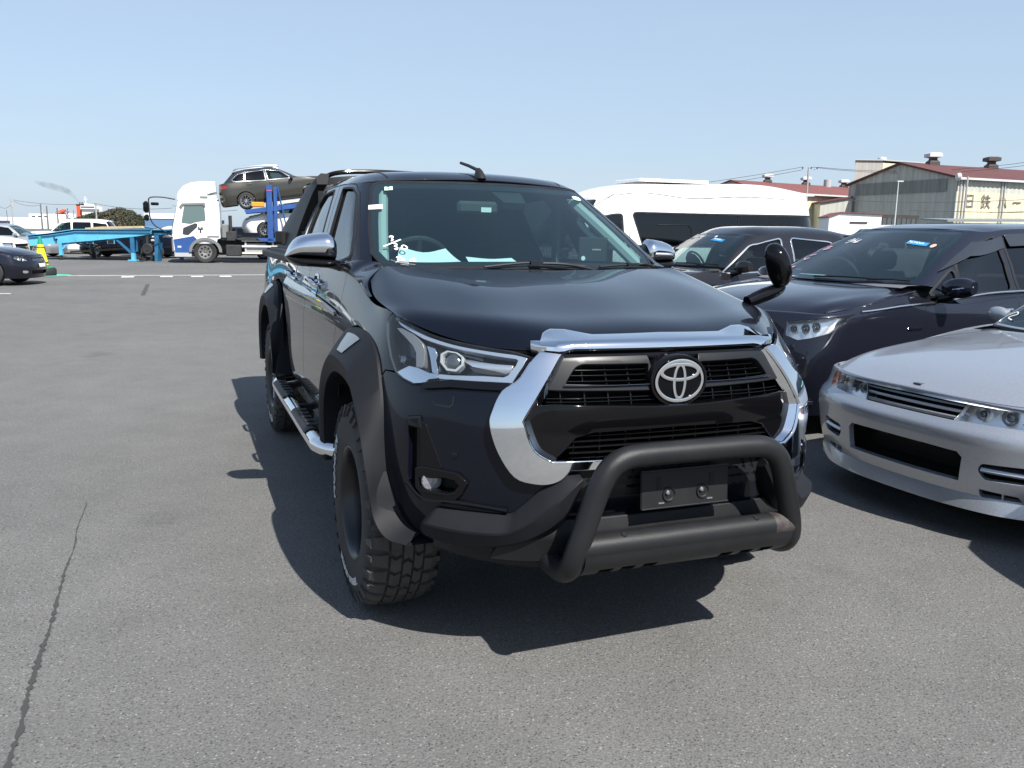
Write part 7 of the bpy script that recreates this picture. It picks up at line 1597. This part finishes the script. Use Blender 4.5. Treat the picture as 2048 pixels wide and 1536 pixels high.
# --- cabin
def interior():
    I = empty('cabin_interior', parent=TP)
    d = MB(); rings = []
    for y in np.linspace(-.70, .70, 15):
        a = abs(y); rings.append([(-.46 - .08 * a, y, 1.20), (-.50 - .09 * a, y, 1.292), (-.62 - .05 * a, y, 1.305), (-.85, y, 1.29 + .015 * math.cos(a * 3)), (-1.0, y, 1.24), (-1.04, y, 1.10), (-.98, y, .9), (-.5, y, .9)])
    d.loft(rings); d.build('dashboard', TRIM, I, auto=40)
    cowl_ = MB(); cowl_.loft([[(-.80 - .02 * k, y, 1.28), (-.90, y, 1.345 - .9 * (y + .36)**2), (-1.04, y, 1.34 - .9 * (y + .36)**2), (-1.06, y, 1.26)] for k, y in enumerate(np.linspace(-.56, -.16, 9))]); cowl_.build('instrument_hood', TRIM, I)
    sw = MB(); Mw = Matrix.Translation((-1.13, -.36, 1.255)) @ Matrix.Rotation(R(-66), 4, 'Y'); th = np.linspace(0, 2 * np.pi, 33)
    sw.tube([(.185 * math.cos(t), .185 * math.sin(t), 0) for t in th], .016, 8, cap=False, M=Mw)
    for a in (0, 2.1, 4.2): sw.tube([(.05 * math.cos(a), .05 * math.sin(a), -.02), (.18 * math.cos(a), .18 * math.sin(a), 0)], .018, 6, M=Mw)
    sw.lathe([(.001, .01), (.06, .005), (.075, -.03)], 16, 'z', M=Mw); sw.build('steering_wheel', TRIM, I)
    def seat(x, y, w, nm):
        o = MB(); o.loft([[(x + a, y + b * w, z) for a, b in ((-.06, -.5), (-.06, .5), (.06, .42), (.06, -.42))] if False else [(x + dx + a, y + b * w * k, z) for a, b in ((-.07, -.5), (-.07, .5), (.05, .5), (.08, .3), (.08, -.3), (.05, -.5))] for z, dx, k in ((.80, .12, 1), (1.0, .06, 1.02), (1.25, -.03, .96), (1.38, -.07, .8), (1.41, -.08, .6))]); o.box((x + .3, y, .80), (.5, w, .16), None, .05); o.build(nm, SEAT, I, auto=40)
        h = MB(); h.box((x - .10, y, 1.53), (.10, min(.27, w * .5), .19), None, .04); h.tube([(x - .09, y - .05, 1.38), (x - .09, y - .05, 1.5)], .008, 6); h.tube([(x - .09, y + .05, 1.38), (x - .09, y + .05, 1.5)], .008, 6); h.build('headrest', SEAT, I)
    seat(-1.68, -.37, .52, 'front_seat'); seat(-1.68, .37, .52, 'front_seat'); seat(-2.38, 0, 1.3, 'rear_bench')
    MB().box((-1.85, 0, 1.695), (1.05, 1.1, .02)).build('headliner', mat('headliner', (.20, .21, .20), .9), I)
    # pillar trims and grab handles seen through the glass
    for s in (1, -1):
        p0 = np.array([TG.at(u, v, -.045, s > 0) for u, v in ((-.622, .03), (-.618, .3), (-.60, .60))]); 
        MB().tube(spline(p0, 6), [.032] * 13, 8).build('pillar_trim', BEIGE, I)
        q = p0[1] + np.array([-.03, -s * .03, 0]); a, b = spline(p0, 6)[4], spline(p0, 6)[9]
        n_ = np.array([-.10, -s * .035, -.012]); MB().tube(spline([a + n_ * .2, a + n_ * .8 + [-.0, 0, .01], (a + b) / 2 + n_, b + n_ * .8, b + n_ * .2], 5), .016, 8).build('grab_handle', BEIGE, I)
        MB().box((-1.62, s * .665, 1.42), (.09, .03, .44), None, .01).build('belt_pillar', BEIGE, I)
        MB().box((-1.0, s * .745, 1.1), (1.0, .05, .36)).build('door_card', TRIM, I); MB().box((-2.0, s * .745, 1.1), (.9, .05, .36)).build('door_card', TRIM, I)
    MB().box((-2.47, 0, 1.5), (.02, 1.3, .42)).build('rear_wall', SOOT, I)
    rm = MB(); rm.box((-.98, -.075, 1.585), (.04, .22, .065), Matrix.Identity(4), .015); rm.build('rear_view_mirror', mat('mirror_back', (.05, .052, .05), .4), I)
    MB().box((-.955, -.035, 1.575), (.004, .055, .024)).build('mirror_tag', PAPER, I)
    MB().loft([[TG.at(u, v, -.012), TG.at(u, v, -.05)] for u, v in ()] or [[TG.at(.02, .60, -.012), TG.at(.20, .60, -.012), TG.at(.20, .60, -.06), TG.at(.02, .60, -.06)], [TG.at(.06, .50, -.012), TG.at(.19, .50, -.012), TG.at(.19, .50, -.05), TG.at(.06, .50, -.05)]]).build('camera_pod', TRIM, I)
    mo_ = MB(); mo_.box((-.80, .52, 1.385), (.012, .20, .125), Matrix.Identity(4), .004); mo_.build('dash_monitor', TRIM, I); MB().box((-.792, .52, 1.385), (.004, .05, .008)).build('monitor_mark', mat('grey_print', (.3, .3, .3), .6), I); MB().lathe([(.001, 0), (.012, 0)], 14, 'x', (-.792, .445, 1.34)).build('monitor_sticker', PAPER, I)
interior()
# stickers and marker writing on the windscreen
panel('windscreen_sticker', TG, [(-.580,.570),(-.535,.573),(-.533,.605),(-.578,.603)], STICKGREEN, TP, off=.003, thick=0, grid=.03)
writing('sticker_number', '2', .035, lambda x, y, z: TG.at(-.556 + x, .588 + y, .005), PAPERINK, TP)
panel('pillar_label', TG, [(-.668,.408),(-.600,.412),(-.600,.446),(-.668,.443)], mat('label_paper', (.80, .70, .70), .7), TP, off=.004, thick=.002, grid=.03)
panel('inspection_sticker', TG, chaikin([(.545,.545),(.60,.545),(.60,.585),(.545,.585)], 2), STICKGREEN, TP, off=.003, thick=0, grid=.03)
strokes('inspection_print', TG, [[(.552,.572),(.562,.578),(.572,.570),(.56,.56),(.57,.552)],[(.58,.576),(.592,.572),(.584,.562),(.594,.553)]], WHITEPEN, TP, .006, .005)
def wpx(l): return [(-.563 + .0018 * (500 + x / 4 - 788), .176 - .0033 * (320 + y / 4 - 478)) for x, y in l]
strokes('marker_writing', TG, [wpx(q) for q in ([(1105,622),(1122,608),(1142,614),(1128,632),(1138,640),(1120,654)], [(1045,706),(1130,668),(1215,632)], [(1140,676),(1160,670),(1168,684),(1148,696),(1172,704),(1160,722),(1142,716)], [(1212,692),(1232,680),(1256,686),(1262,702),(1236,712),(1212,704),(1216,692)],
  [(1152,790),(1168,780),(1202,785),(1218,800),(1180,806),(1158,800)], [(1268,804),(1292,786),(1312,776),(1320,788),(1290,796),(1326,802)])], WHITEPEN, TP, .0065, .004)
TH0 = TH
strokes('bonnet_scrawl', TH, [[(1.00,.655),(1.05,.60),(1.02,.57)],[(1.05,.675),(1.00,.60),(.97,.53)],[(1.03,.62),(1.0,.56),(1.05,.56)],[(.965,.63),(.95,.58)]], WHITEPEN, TP, .0045, .003, True)
# paper sheets lying on the dashboard
def sheet_on_dash(nm, pts, label, curl):
    M = np.array(pts, float); n = 8; V = []; 
    for i in range(n + 1):
        for j in range(n + 1):
            a, b = i / n, j / n; p_ = (1 - a) * ((1 - b) * M[0] + b * M[1]) + a * ((1 - b) * M[3] + b * M[2]); p_ = p_ + np.array([0, 0, curl * math.sin(b * 5 + a * 2) * a + .002]); V.append(p_)
    F = [(i * (n + 1) + j, i * (n + 1) + j + 1, (i + 1) * (n + 1) + j + 1, (i + 1) * (n + 1) + j) for i in range(n) for j in range(n)]
    V = V + [v - np.array([0, 0, .0006]) for v in V]; k = (n + 1)**2; F = F + [tuple(q + k for q in f)[::-1] for f in F]
    mw = TP.matrix_basis; o = mk(nm, [tuple(mw @ Vector(v)) for v in V], F, PAPER); tag(o, label, 'paper sheet', 'paper sheets behind the windscreen of the black pickup')
    return o, mw
TPM = Matrix.LocRotScale(TP.location, TP.rotation_euler, None)
TP.matrix_basis = TPM
bpy.context.view_layer.update()
sheet_on_dash('paper_sheet', [(-.555, -.60, 1.318), (-.515, -.30, 1.318), (-.66, -.34, 1.372), (-.66, -.56, 1.372)], 'curled white paper sheet behind the steering wheel side of the windscreen of the pickup', .012)
sheet_on_dash('paper_sheet', [(-.500, -.27, 1.312), (-.485, -.02, 1.312), (-.60, -.03, 1.338), (-.60, -.26, 1.340)], 'flat white paper strip in the middle of the dashboard of the pickup', .004)
